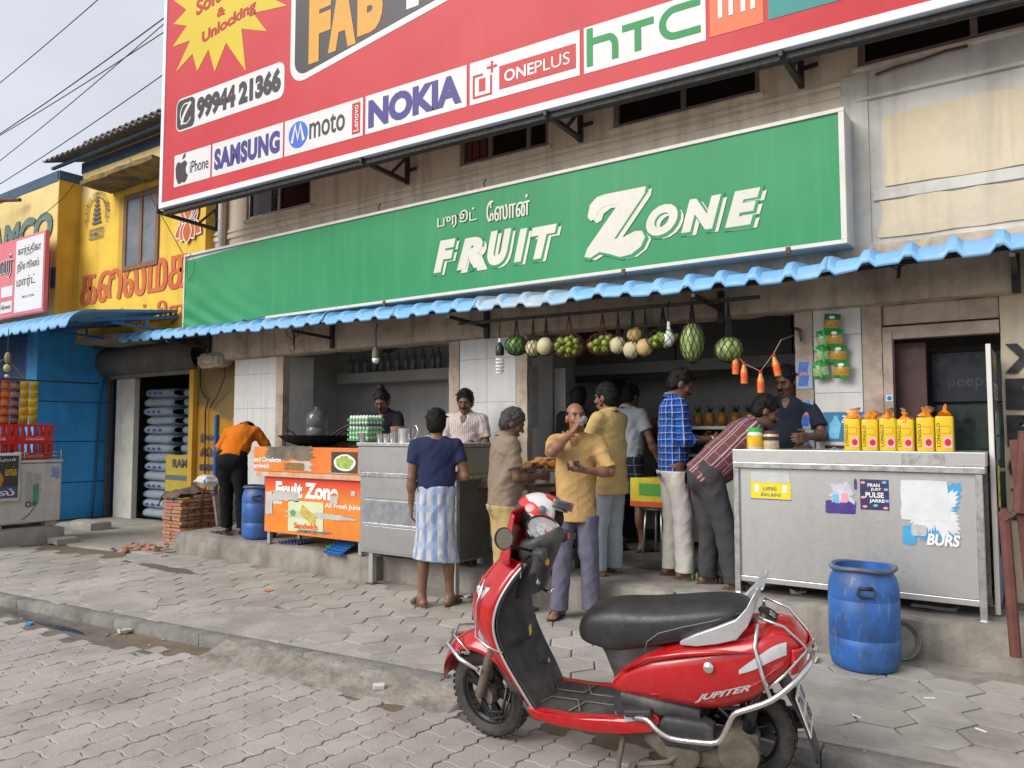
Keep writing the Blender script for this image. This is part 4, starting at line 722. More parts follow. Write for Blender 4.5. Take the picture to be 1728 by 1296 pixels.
for i, (x, y, h, lab) in enumerate(((-5.78, 5.64, .095, 'steel tumbler leftmost in front of the egg trays'), (-5.55, 5.66, .085, 'small steel tumbler, second from the egg trays'), (-5.46, 5.66, .085, 'small steel tumbler beside the large mug'), (-5.39, 5.68, .095, 'small steel tumbler touching the large mug'))): lathe_thing('tumbler', lab, 'cup', [(.030, 0), (.037, h), (.033, h), (.027, .01)], (x, y, 1.39), m_cup, 'steel tumblers on the counter')
mg = lathe_thing('mug', 'large steel mug with curved handle on the steel counter', 'mug', [(.075, 0), (.078, .14), (.074, .14), (.07, .01)], (-5.26, 5.72, 1.39), m_cup); MB().tube([(.07, 0, .03), (.13, 0, .04), (.17, 0, .11), (.14, 0, .17), (.10, 0, .15)], .008, 6).build('handle', m_cup, mg, smooth=True, world=False)
lathe_thing('canister', 'brown lidded canister behind the steel tumblers', 'canister', [(.07, 0), (.07, .12), (.075, .12), (.075, .16), (.0, .165)], (-5.50, 5.86, 1.39), M('brown_tin', (.22, .13, .08), (.28, .18, .12), sc=6, rough=.5))
lathe_thing('steel_bowl', 'low steel bowl near the middle of the steel counter', 'bowl', [(.07, 0), (.09, .07), (.085, .07), (.06, .01)], (-4.93, 5.75, 1.39), m_cup)
ords_ = ['first', 'second', 'third', 'fourth', 'fifth', 'sixth', 'seventh', 'eighth', 'ninth', 'tenth', 'eleventh', 'twelfth']
# bottles on the shelf
m_pet = M('water_bottle', (.30, .34, .36), (.36, .39, .41), sc=6, rough=.2, Transmission_Weight=.5); b0 = None
m_cap = M('bottle_cap_blue', (.05, .15, .35), rough=.4)
for i in range(12):
    x = -8.62+i*.16+rnd.uniform(-.01, .01); lab = 'clear water bottle on the high shelf, '+ords_[i]+' from the left'
    if b0 is None:
        b0 = thing('water_bottle', lab, 'bottle', (x, 8.15, 2.362), 0, 'water bottles on the high shelf'); MB().lathe([(.036, 0), (.04, .01), (.04, .20), (.015, .26), (.015, .275)], (0, 0, 0), 12).build('body', m_pet, b0, world=False, smooth=40); MB().lathe([(.017, .275), (.017, .295)], (0, 0, 0), 10).build('cap', m_cap, b0, world=False); MB().lathe([(.0405, .09), (.0405, .15)], (0, 0, 0), 12, cap=False).build('paper_band', M('bottle_label', (.2, .3, .42)), b0, world=False)
    else: dup(b0, None, (x, 8.15+rnd.uniform(-.03, .03), 2.362), label=lab)
# serving table with a pot of fries
tb = thing('serving_table', 'small wooden serving table holding the pot of fritters', 'table', (-4.05, 6.0, .235)); box('top', M('old_plank', (.20, .12, .06), (.28, .18, .10), sc=4, rough=.7, z=(1, 8, 1)), tb, -4.55, -3.55, 5.78, 6.3, .975, 1.01)
for x in (-4.5, -3.6):
    for y in (5.83, 6.25): box('leg', m_iron, tb, x-.02, x+.02, y-.02, y+.02, .237, .975)
pot = lathe_thing('steel_pot', 'wide steel pot heaped with fried fritters', 'pot', [(.20, 0), (.235, .03), (.24, .13), (.27, .15), (.27, .155), (.235, .14), (.2, .1), (.0, .1)], (-3.82, 5.98, 1.01), m_cup)
m_fry = M('fried_batter', (.42, .17, .035), (.55, .27, .07), sc=22, rough=.75, bump=.6, bs=60, rv=.2); fm = []
for k in range(3):
    F_ = MB().ell((0, 0, 0), (.06, .045, .03), 12, 8); F_.v = [tuple(V(p)*(1+.25*noise.noise(V(p)*40+V((k*5, 0, 0))))) for p in F_.v]; fm.append(F_)
for i in range(22):
    a, r = rnd.uniform(0, 6.28), rnd.uniform(0, .18); o = fm[i % 3].build('fritter', m_fry, None, smooth=True); o.location = (-3.82+r*math.cos(a), 5.98+r*math.sin(a), 1.15+.085*(1-r/.2)*rnd.uniform(.4, 1)+.01); o.rotation_euler = (rnd.uniform(-.5, .5), rnd.uniform(-.5, .5), a); tag(o, 'golden fried fritter heaped in the steel pot', 'fritter', 'fritters in the steel pot')
box('bowl_tray', m_ssd, None, -4.5, -4.2, 5.85, 6.1, 1.012, 1.05); tag(bpy.data.objects['bowl_tray'], 'flat steel tray on the left end of the serving table', 'tray')
# bread packs
m_yp = M('yellow_bread_wrap', (.68, .47, .004), (.62, .42, .004), sc=5, rough=.35, bump=.15, bs=25); m_op = M('orange_film', (.80, .27, .02), (.70, .20, .02), sc=18, rough=.3); m_film = M('clear_film', (.55, .56, .58), rough=.15, Transmission_Weight=.6)
pos = ['leftmost of the six on the counter', 'second from the left', 'third from the left', 'fourth from the left', 'second from the right', 'rightmost of the six, tallest twist']; bp = None
for i, x in enumerate((-1.21, -1.09, -.965, -.85, -.72, -.60)):
    lab = 'yellow wrapped bread loaf with orange twist, '+pos[i]
    if bp is None:
        bp = thing('bread_pack', lab, 'bread', (x, 6.28, 1.36), 0, 'yellow bread packs on the counter')
        sec = []
        for z, w, d in ((0, .056, .05), (.01, .059, .053), (.10, .058, .052), (.22, .059, .053), (.235, .056, .05)): sec.append([(w*math.copysign(abs(math.cos(t))**.3, math.cos(t)), d*math.copysign(abs(math.sin(t))**.3, math.sin(t)), z) for t in [2*math.pi*q/24 for q in range(24)]])
        MB().loft(sec).build('wrapper', m_yp, bp, world=False, smooth=50)
        sec = []
        for z, w, d in ((.234, .057, .051), (.246, .052, .036), (.260, .040, .018), (.268, .031, .013), (.276, .033, .013), (.292, .048, .016), (.302, .054, .008)): sec.append([(w*math.cos(t)*(1+.14*math.cos(7*t)), d*math.sin(t)*(1+.2*math.cos(5*t)), z) for t in [2*math.pi*q/24 for q in range(24)]])
        sec = [[(x_, y_, z_-.235) for x_, y_, z_ in q] for q in sec]; tp = MB().loft(sec).build('twisted_top', m_op, bp, world=False, smooth=50); tp.location = (0, 0, .235); MB().loft([[(x_*.7+.018, y_*.8, z_+.012) for x_, y_, z_ in q] for q in sec[5:]]+[[(.03+.03*math.cos(t), .016*math.sin(t), .083) for t in [2*math.pi*q/24 for q in range(24)]]]).build('film_end', m_film, tp, world=False, smooth=True)
        letters('LONGLO', (-.048, -.026, .03, .19), -.0545, vertical=True, bold=.0).build('lettering', f_blk, bp, world=False); pb = MB().prism(rr(-.008, .048, .02, .10, .012), -.0555, -.0535).build('pink_panel', M('pale_pink_print', (.62, .36, .36)), bp, world=False); MB().prism(blob(.02, .06, .02, .024, 14, .05), -.0568, -.0553).build('red_mark', f_crm, pb, world=False); MB().ribbon([(-.02, .12), (.035, .12), (.035, .17), (-.02, .17)], .003, -.0545).build('line_print', f_org, bp, world=False)
    else: o = dup(bp, None, (x, 6.28+rnd.uniform(-.01, .01), 1.36), rnd.uniform(-.08, .08), lab); o.scale = (1, 1, (1, .97, 1.0, .96, 1.02, 1.05)[i])
    for ch in bpy.data.objects:
        if ch.name.startswith('twisted_top') and ch.parent is (bp if i == 0 else o): ch.rotation_euler = ((-.1, .2, .15, -.2, .1, .1)[i], (-.05, .45, .1, -.3, .2, .55)[i], (0, .6, 1.2, 2, .9, 1.7)[i])
jr = lathe_thing('sweet_jar', 'plastic jar with green lid and yellow label on the right counter', 'jar', [(.055, 0), (.062, .01), (.062, .12), (.05, .14), (.05, .15)], (-1.875, 6.035, 1.36), M('jar_white', (.62, .66, .62), rough=.3)); MB().lathe([(.054, .135), (.054, .168), (.0, .17)], n=20).build('lid', m_gt, jr, world=False, smooth=40); MB().lathe([(.0632, .02), (.0632, .11)], n=20, cap=False).build('paper_label', M('jar_label', (.75, .58, .02), (.70, .30, .02), sc=18, rough=.4), jr, world=False, smooth=True)
jr = lathe_thing('sweet_jar', 'clear jar of pale sweets beside the green lidded jar', 'jar', [(.055, 0), (.058, .01), (.058, .11), (.05, .125), (.05, .13)], (-1.755, 6.04, 1.36), M('jar_clear', (.60, .48, .28), (.42, .33, .2), sc=45, rough=.25)); MB().lathe([(.053, .12), (.053, .145), (.0, .147)], n=18).build('lid', M('brown_lid', (.10, .03, .03), rough=.4), jr, world=False, smooth=40); MB().lathe([(.0592, .07), (.0592, .10)], n=20, cap=False).build('paper_label', f_blk, jr, world=False, smooth=True)
# black cooler seen through the door and its open advertising leaf
ck = thing('drinks_cooler', 'dark glass drinks cooler in the doorway behind the bread packs', 'cooler', (-.6, 7.5, .25)); box('cabinet', m_dark, ck, -.80, -.05, 7.3, 7.9, .256, 2.2); box('glass_door', M('cooler_glass', (.012, .02, .018), (.02, .035, .03), sc=3, rough=.12), ck, -.77, -.10, 7.27, 7.3, .4, 1.72); box('header', M('cooler_header', (.01, .014, .03), rough=.3), ck, -.78, -.08, 7.265, 7.3, 1.74, 2.15); letters('peeps', (-.66, -.36, 1.84, 1.93), 7.262).build('lettering', M('dim_print', (.10, .10, .10)), ck)
box('shelf', M('cooler_shelf', (.10, .12, .11), rough=.3), ck, -.77, -.10, 7.26, 7.27, 1.18, 1.21)
dp = thing('advert_panel', 'tall open cooler door leaf printed with shop adverts beside the counter', 'panel', (-.30, 6.25, .26), R(8))
box('edge_frame', m_sb, dp, -.33, -.30, 6.18, 6.22, .27, 2.10, bevel=.003); m_dpb = M('advert_blue', (.02, .10, .30), (.03, .15, .4), sc=3, rough=.4, dirt=(.12, .12, .12), da=.6, ds=4)
box('leaf', m_dpb, dp, -.332, -.30, 6.225, 6.72, .30, 2.08, bevel=.003)
MB().box(-.297, -.294, 6.23, 6.71, 1.62, 2.07).build('dark_header', M('advert_dark', (.05, .05, .055), rough=.4), dp)
def side_text(body, y0, y1, z0, z1, m, par=dp, x=-.292, **k): 
    t = letters(body, (0, 1, 0, 1), 0, **k); return MB().add([(x, y0+(y1-y0)*p[0], z0+(z1-z0)*p[2]) for p in t.v], t.f).build('lettering', m, par)
side_text('\u0baa\u0bb4\u0bae\u0bc1\u0ba4\u0bbf\u0bb0\u0bcd', 6.28, 6.68, 1.92, 2.02, f_yel); side_text('FRUIT ZONE', 6.26, 6.70, 1.72, 1.84, W8)
for i in range(3):
    for j in range(2): MB().box(-.293, -.290, 6.26+i*.15, 6.395+i*.15, 1.48-j*.18, 1.64-j*.18).build('photo_print', M('photo_print%d' % ((i+j) % 2), ((.42, .42, .40), (.30, .32, .30))[(i+j) % 2], (.10, .10, .10), sc=12), dp)
MB().box(-.292, -.289, 6.28, 6.48, .98, 1.26).build('yellow_notice', M('sticker_yellow', (.75, .62, .02)), dp); side_text('\u0b95\u0bc1\u0bb3\u0bbf\u0bb0\u0bcd', 6.30, 6.46, 1.14, 1.20, f_ind, x=-.287); side_text('\u0baa\u0bbe\u0bb2\u0bcd', 6.30, 6.44, 1.04, 1.10, f_ind, x=-.287)
MB().prism(blob(0, 0, 1, 1, 8), 0, .01); MB().add([(-.291, 6.5+y*.14, .82+z*.2) for y, z in blob(0, 0, 1, 1, 24, .1)], [tuple(range(24))]).build('worn_print', M('worn_print', (.16, .16, .15), (.3, .3, .28), sc=9), dp); side_text('peps', 6.44, 6.66, .60, .67, W8)
# rusty red frame at the right edge
rp = thing('iron_gatepost', 'rusty red iron gatepost at the right edge of the shop', 'gatepost', (-.2, 5.65, .14)); m_rp = M('red_oxide_paint', (.11, .035, .028), (.16, .055, .042), sc=6, rough=.7, dirt=(.07, .03, .025), da=.6, ds=4)
MB().tube([(-.205, 5.66, .135), (-.235, 5.66, .98)], .032, 8).build('post', m_rp, rp, smooth=40); MB().obox((-.14, 5.72, 1.0), (.07, .03, .9), (0, R(-3), 0)).build('plate', m_rp, rp); MB().obox((-.235, 5.65, .99), (.06, .06, .06), (0, R(45), 0)).build('cap', m_rp, rp)
MB().tube([(-.16, 5.7, 1.0), (-.11, 5.72, 1.5)], .04, 8).build('post', m_rp, rp, smooth=40)
# stool with a yellow fruit carton, dark crates under the shelf, fruit on steel rack
cs = thing('stool', 'round steel stool under the yellow carton', 'stool', (-3.28, 7.35, .252)); MB().lathe([(.17, .46), (.18, .48), (.17, .49)], (-3.28, 7.35, .252), 20).build('seat', m_ssd, cs, smooth=40)
for a in (.6, 2.2, 3.8, 5.3): MB().tube([(-3.28+.13*math.cos(a), 7.35+.13*math.sin(a), .72), (-3.28+.17*math.cos(a), 7.35+.17*math.sin(a), .255)], .011, 6).build('leg', m_ssd, cs, smooth=True)
cb = box('fruit_carton', M('yellow_carton', (.55, .50, .02), (.45, .30, .02), sc=6, rough=.6), None, -3.50, -3.06, 7.15, 7.5, .745, 1.03); tag(cb, 'yellow fruit carton standing on the steel stool', 'carton')
box('red_band', M('carton_red', (.5, .06, .02)), cb, -3.502, -3.058, 7.148, 7.502, .75, .80, bevel=0); box('green_print', M('carton_green', (.05, .25, .03)), cb, -3.40, -3.15, 7.146, 7.15, .86, .98, bevel=0)
rk = thing('fruit_rack', 'steel rack along the back of the right room carrying wrapped fruit', 'rack', (-2.7, 8.3, .252)); box('top_shelf', m_ss, rk, -3.6, -1.7, 8.1, 8.6, 1.52, 1.56); box('middle_shelf', m_ss, rk, -3.6, -1.7, 8.1, 8.6, 1.22, 1.25); box('back_panel', m_dark, rk, -3.6, -1.7, 8.58, 8.6, .3, 1.52); box('lower_cupboard', m_int, rk, -3.6, -1.7, 8.12, 8.57, .3, 1.15)
for x in (-3.58, -2.65, -1.72): box('post', m_ss, rk, x-.02, x+.02, 8.1, 8.14, .256, 1.52)
m_pine = M('wrapped_fruit', (.45, .16, .03), (.55, .30, .06), sc=25, rough=.25, rv=.2); m_lf = M('pineapple_leaf', (.03, .08, .02), (.05, .12, .03), sc=9); p0 = None
for i in range(9):
    x = -3.50+i*.145
    if p0 is None:
        p0 = thing('pineapple', 'small wrapped pineapple on the dark rack, '+ords_[i]+' from the left', 'pineapple', (x, 8.25, 1.56), 0, 'pineapples in a row on the rack'); MB().lathe([(.03, 0), (.052, .03), (.056, .08), (.045, .13), (.02, .15)], n=14).build('fruit', m_pine, p0, smooth=True, world=False); l = MB()
        for q in range(12):
            a = q*2.4; r = .03+.05*(q/12); l.add([(.012*math.cos(a+1.57), .012*math.sin(a+1.57), .14), (-.012*math.cos(a+1.57), -.012*math.sin(a+1.57), .14), (r*math.cos(a)*1.2, r*math.sin(a)*1.2, .25-.004*q)], [(0, 1, 2)])
        l.build('leaves', m_lf, p0, world=False)
    else: dup(p0, None, (x, 8.25+rnd.uniform(-.03, .05), 1.56), rnd.uniform(0, 6), 'small wrapped pineapple on the dark rack, '+ords_[i]+' from the left')
# blue plastic barrels
m_bar = M('blue_barrel_plastic', (.02, .10, .36), (.03, .14, .44), sc=3, rough=.5, bump=.15, bs=20, dirt=(.06, .065, .08), da=1.0, ds=4.0, streak=(.035, .04, .055), sa=.85)
nb_ = N('grimy_blue_barrel'); cb_ = nb_.mix(nb_.noise(4, 5), (.018, .10, .36), (.035, .16, .48)); cb_ = nb_.mix(nb_.math('MULTIPLY', nb_.noise(7, 8, (1, 1, .5), rough=.7, lo=.42, hi=.68), .75), cb_, (.035, .045, .07)); cb_ = nb_.mix(nb_.math('MULTIPLY', nb_.noise(22, 6, (1, 1, .3), rough=.7, lo=.56, hi=.66), .6), cb_, (.16, .22, .34)); nb_.bump(nb_.noise(18, 5, lo=0, hi=1), .2, .01); m_bar = nb_.out(cb_, .5)
def barrel(loc, h, r, lab, rz):
    b = thing('barrel', lab, 'barrel', loc, rz); pr = [(.0, .005), (r*.80, .0), (r*.93, .03*h), (r*.985, .10*h), (r, .22*h), (r, .30*h), (r*.985, .305*h), (r, .31*h), (r, .66*h), (r*.99, .665*h), (r, .675*h), (r*.99, .78*h), (r*.93, .86*h), (r*.86, .90*h), (r*.84, .97*h), (r*.80, .97*h), (r*.80, .8*h), (0, .78*h)]
    MB().lathe(pr, n=36, cap=False).build('body', m_bar, b, smooth=50, world=False)
    MB().tube([(r*.90*math.cos(a)*(1+.02*math.sin(5*a)), r*.90*math.sin(a), .955*h+.006*math.sin(3*a)) for a in [2*math.pi*i/36 for i in range(37)]], .014, 8, cap=False).build('lid_ring', M('barrel_ring', (.05, .07, .10), (.12, .14, .17), sc=9, rough=.5), b, smooth=True, world=False)
    for a in (-R(75), R(105)):
        q = V((math.cos(a), math.sin(a), 0))*(r*.98); t = V((-math.sin(a), math.cos(a), 0)); q2 = q*1.09
        hd = MB().tube([q2+t*u*.045+V((0, 0, z*h)) for u, z in ((-1, .80), (-1.15, .75), (-.8, .725), (.8, .725), (1.15, .75), (1, .80))], .007, 6).tube([q+t*u*.04+V((0, 0, .80*h)) for u in (-1, 1)], .012, 6).box(0, 0, 0, 0, 0, 0); hd.build('handle', m_iron, b, smooth=True, world=False)
barrel((-1.01, 5.42, 0), .66, .212, 'dirty blue plastic barrel on the paving before the right counter', 0); barrel((-7.66, 5.83, .25), .63, .205, 'blue plastic barrel left of the orange food counter', .5)
pn = MB().lathe([(.0, 0), (.16, .0), (.2, .05), (.205, .05), (.17, -.01), (0, -.01)], n=26).build('old_pan', M('dull_pan', (.20, .19, .17), (.28, .26, .23), sc=9, rough=.6, metal=.3), None, smooth=40); pn.location = (-.86, 5.74, .12); pn.scale = (.62, .62, .62); pn.rotation_euler = (R(75), 0, R(20)); tag(pn, 'old dull metal pan leaning on the plinth behind the right barrel', 'pan')
# ================================================================ LEFT SHOP, HANGING GOODS, LITTER, WIRES
# cement bags
m_bag = M('cement_bag', (.20, .27, .33), (.27, .34, .40), sc=4, rough=.75, bump=.3, bs=30, dirt=(.24, .22, .19), da=.55, ds=2.5, rv=.12); m_bagd = M('bag_blue_end', (.03, .07, .17), (.05, .10, .2), sc=5, rough=.7)
def bag_mb(seed):
    def f(u, v):
        t = 2*math.pi*u; s_ = v*2-1; L = .43; a = (1-abs(s_)**6)**.5; w = .24*(.75+.25*a); h = .088*(.5+.5*a)
        x = s_*L; y = w*math.copysign(abs(math.cos(t))**.75, math.cos(t)); z = h*math.copysign(abs(math.sin(t))**.75, math.sin(t)); p = V((x, y, z)); return p*(1+.05*noise.noise(p*6+V((seed*7, 0, 0))))+V((0, 0, .012*noise.noise(p*5+V((seed*3, 4, 0)))))
    return MB().grid(f, 24, 18)
ords = ['bottom', 'second', 'third', 'fourth', 'fifth', 'sixth', 'seventh', 'eighth', 'ninth', 'tenth', 'eleventh', 'twelfth', 'thirteenth', 'topmost']
bms = [bag_mb(k) for k in range(4)]
for col, (bx, by, nb) in enumerate(((-12.55, 7.62, 14), (-11.66, 7.78, 14))):
    for k in range(nb):
        nm = 'cement_bag'; o = bms[(k+col) % 4].build(nm, m_bag, None, smooth=True); o.location = (bx+rnd.uniform(-.03, .03), by+rnd.uniform(-.02, .02), .10+k*.158); o.rotation_euler = (0, 0, (math.pi if k % 2 else 0)+rnd.uniform(-.04, .04))
        tag(o, f'blue grey cement bag, {ords[k]} of the '+('left stack in the store doorway' if col == 0 else 'right stack behind the yellow board'), 'cement bag', 'stacked cement bags')
        fl = -1 if k % 2 == 0 else 1
        if col == 0: 
            for q in range(3 if k % 2 else 1):
                t = MB().add([p for p in [(-.25+q*.16, -.243, -.02), (-.16+q*.16 if k % 2 else .05, -.243, -.02), (-.16+q*.16 if k % 2 else .05, -.243, .02), (-.25+q*.16, -.243, .02)]], [(0, 1, 2, 3)]) 
                t.v = [(-x*fl, -y*fl*-1 if fl < 0 else -y, z) for x, y, z in t.v]; t.build('printed_mark', f_ind, o, world=False)
rb_ = thing('cement_board', 'yellow and grey cement advert board leaning in the store doorway', 'board', (-11.5, 7.12, .1)); box('board', M('board_yellow', (.45, .36, .03), (.40, .30, .03), sc=4, rough=.5), rb_, -11.80, -10.85, 7.13, 7.16, .25, 1.12); box('grey_band', M('board_grey', (.10, .12, .13)), rb_, -11.802, -10.848, 7.126, 7.13, .72, .80, bevel=0); letters('RAMCO', (-11.6, -10.87, .92, 1.06), 7.124, bold=.05).build('lettering', M('board_dark', (.06, .06, .07)), rb_)
# brick stack
m_brk = M('clay_brick', (.36, .16, .09), (.42, .22, .14), sc=5, rough=.9, bump=.4, bs=60, dirt=(.24, .15, .11), da=.5, ds=6, rv=.28, world=True)
bk = thing('brick_stack', 'stack of thin terracotta bricks under the sacking', 'brick stack', (-9.7, 6.2, 0)); bricks_me = [rbox(0, .21, 0, .105, 0, .046, .035, .004, f=20, round_=.008) for _ in range(1)]; br0 = None
for k in range(13):
    z = .012+k*.048
    for j in range(6):
        for i in range(2):
            along = True; x = -9.99+i*.215+rnd.uniform(-.012, .012)+(.03 if k % 2 else 0); y = 6.0+j*.112+rnd.uniform(-.006, .006)
            if 0 < j < 5 and i == 0 and k < 12: continue
            if k == 12 and rnd.random() < .35: continue
            if br0 is None: br0 = bricks_me[0].build('brick', m_brk, bk, world=False, smooth=50); o = br0
            else: o = br0.copy(); COL.objects.link(o); WM[o.name] = Matrix()
            o.location = (x+9.7, y-6.2, z); o.rotation_euler = (0, rnd.uniform(-.02, .02), rnd.uniform(-.05, .05))
sk = lambda u, v: V((-10.02+.42*u, 5.97+.62*v, .655+.05*noise.noise((u*4, v*4, 3))+.06*math.sin(u*3.1)*math.sin(v*3)-.12*max(0, .12-u)*6-.10*max(0, .10-v)*6))
tag(MB().grid(sk, 26, 30).build('sackcloth', M('brown_sacking', (.10, .075, .055), (.15, .115, .085), sc=9, rough=.95, bump=.5, bs=90), None, smooth=True, solid=.012), 'crumpled brown sackcloth on the brick stack', 'sackcloth')
ws = rbox(-.17, .17, -.13, .13, -.07, .09, .045, .035, f=9, round_=.09).build('plastic_sack', M('white_woven_sack', (.55, .55, .54), (.62, .62, .61), sc=6, rough=.6, bump=.3, bs=60, dirt=(.3, .27, .24), da=.4), None, smooth=True, sub=1); ws.location = (-9.62, 6.42, .80); tag(ws, 'crumpled white plastic sack on top of the brick stack', 'sack')
tag(MB().bar((-9.50, 6.25, .10), (-9.56, 6.33, .72), .022, .01).build('wood_strip', M('dark_stick', (.10, .07, .05)), None), 'thin dark wooden strip leaning on the brick stack', 'strip'); tag(MB().obox((-9.36, 6.55, .42), (.04, .34, .40), (0, R(-12), .1)).build('plywood_piece', M('grey_ply', (.17, .14, .12), (.22, .19, .16), sc=5, rough=.9), None), 'grey plywood piece leaning behind the brick stack', 'board')
tag(MB().obox((-8.55, 6.62, .75), (.05, .07, 1.0), (0, R(-2), 0)).build('wooden_post', M('pale_post', (.38, .30, .22), (.44, .36, .27), sc=7, rough=.9), None), 'pale wooden post standing by the white pillar', 'post')
for i in range(26):
    o = bricks_me[0].build('brick_fragment', m_brk, None, smooth=50) if i == 0 else fr0.copy(); fr0 = o if i == 0 else fr0
    if i: COL.objects.link(o)
    s_ = rnd.uniform(.25, .7); o.scale = (s_*rnd.uniform(.6, 1.1), s_*1.1, s_*1.2); o.location = (-9.45+rnd.gauss(0, .16), 5.42+rnd.gauss(0, .12), .012+rnd.uniform(0, .02)); o.rotation_euler = (rnd.uniform(-.4, .4), rnd.uniform(-.4, .4), rnd.uniform(0, 6)); tag(o, 'broken red brick fragment in the small rubble heap', 'brick fragment', 'brick rubble before the stack')
# concrete blocks, freezer, crates, snacks on the far left: this shop faces right, square to the street
tag(rbox(-12.3, -11.12, 3.4, 5.3, -.03, .21, .09, .014, round_=.04).build('concrete_block', m_con, None, smooth=45), 'long low concrete block under the white chest freezer', 'block'); tag(rbox(-12.45, -11.8, 5.95, 6.3, -.03, .14, .07, .012, round_=.04).build('concrete_block', m_con, None, smooth=45), 'short concrete block at the foot of the blue wall', 'block'); tag(rbox(-11.05, -10.75, 5.0, 5.3, -.01, .09, .05, .014, round_=.03).build('loose_stone', m_con, None, smooth=45), 'loose broken stone before the concrete block', 'stone')
Q9 = R(90)
def L9(t, nm, mb, m, **k): return mb.build(nm, m, t, world=False, **k)
fz = thing('chest_freezer', 'scratched white chest freezer with torn stickers on the left', 'freezer', (-11.3, 4.9, .21), Q9); m_fz = M('freezer_enamel', (.50, .50, .48), (.57, .57, .55), sc=2, rough=.4, dirt=(.30, .29, .27), da=.6, ds=3, streak=(.35, .33, .3), sa=.4)
L9(fz, 'body', MB().box(-1.2, .39, 0, .62, .06, .86), m_fz, bevel=.02); L9(fz, 'lid', MB().box(-1.21, .40, -.015, .63, .865, .905), m_fz, bevel=.012)
for x in (-1.0, -.4, .28):
    for y in (.08, .5): L9(fz, 'foot', MB().box(x-.07, x+.07, y-.05, y+.05, 0, .06), m_con)
rl = MB()
for z in (.945, 1.0): rl.tube([(-1.1, .0, z), (.37, .0, z), (.39, .5, z)], .007, 6)
for x in (-.5, -.1, .37): rl.tube([(x, .0, .905), (x, .0, 1.04)], .007, 6)
L9(fz, 'lid_rail', rl, m_ss2, smooth=True)
def torn9(x0, x1, z0, z1, y, nm, m, sd, a, n=40):
    o = torn(x0, x1, z0, z1, y, nm, m, None, sd, a, n); o.parent = fz; WM[o.name] = WM[fz.name]; return o
torn9(-.10, .16, .30, .78, -.001, 'torn_sticker', M('glue_grey', (.42, .41, .38), (.33, .32, .3), sc=22, rough=.6), 41, .4, 60); torn9(.02, .10, .28, .60, -.0022, 'green_sticker', M('green_print', (.03, .25, .12), (.1, .35, .2), sc=14), 42, .25, 30); torn9(.22, .39, .60, .85, -.001, 'blue_scrawl', M('faded_blue', (.30, .36, .45), (.12, .2, .42), sc=14), 43, .6, 40)
L9(fz, 'round_logo', MB().ribbon(arc(-.03, .31, .03, .03, 0, 360, 20), .02, -.004).ribbon([(.01, .34), (.07, .28)], .018, -.0045).ribbon([(.01, .28), (.07, .34)], .018, -.0043), M('logo_darkgreen', (.02, .12, .08))); L9(fz, 'scratch', MB().ribbon([(.06, .28), (-.02, .17), (-.1, .11)], .01, -.004), f_blk)
m_cr = M('red_crate_plastic', (.50, .012, .012), (.58, .02, .02), sc=5, rough=.4, rv=.1)
def crate(loc, lab, rz=Q9):
    c = thing('bottle_crate', lab, 'crate', loc, rz, 'red bottle crates on the freezer'); mb = MB(); w, d, h = .455, .34, .235
    mb.box(-w/2, w/2, -d/2, d/2, 0, .01)
    for y in (-d/2, d/2):
        mb.box(-w/2, w/2, y-.008, y+.008, 0, .085); mb.box(-w/2, w/2, y-.008, y+.008, h-.03, h)
        for i in range(7): x = -w/2+w*i/6; mb.box(x-.016, x+.016, y-.0075, y+.0075, .085, h-.03)
    for x in (-w/2, w/2):
        mb.box(x-.008, x+.008, -d/2, d/2, .0, .085); mb.box(x-.008, x+.008, -d/2, d/2, h-.03, h)
        for i in range(5): y = -d/2+d*i/4; mb.box(x-.0075, x+.0075, y-.016, y+.016, .085, h-.03)
    mb.build('shell', m_cr, c, world=False)
    for i in range(6): MB().lathe([(.026, .012), (.028, .02), (.028, .11), (.012, .17), (.012, .20), (.015, .205), (.014, .215)], (-.19+i*.076, -.11, 0), 10).build('bottle', M('cola_glass', (.24, .24, .23), (.12, .09, .07), sc=6, rough=.15), c, smooth=40, world=False)
    letters('Coca-Cola', (-.11, .11, .022, .068), -.181, shear=.3, bold=.0).build('lettering', W8, c, world=False); return c
crate((-11.53, 4.945, 1.122), 'red bottle crate at the bottom of the right stack'); crate((-11.53, 4.945, 1.36), 'red bottle crate on top of the right stack, bottle tops showing'); crate((-11.53, 4.475, 1.122), 'red bottle crate at the bottom of the left stack'); crate((-11.53, 4.475, 1.36), 'red bottle crate on top of the left stack')
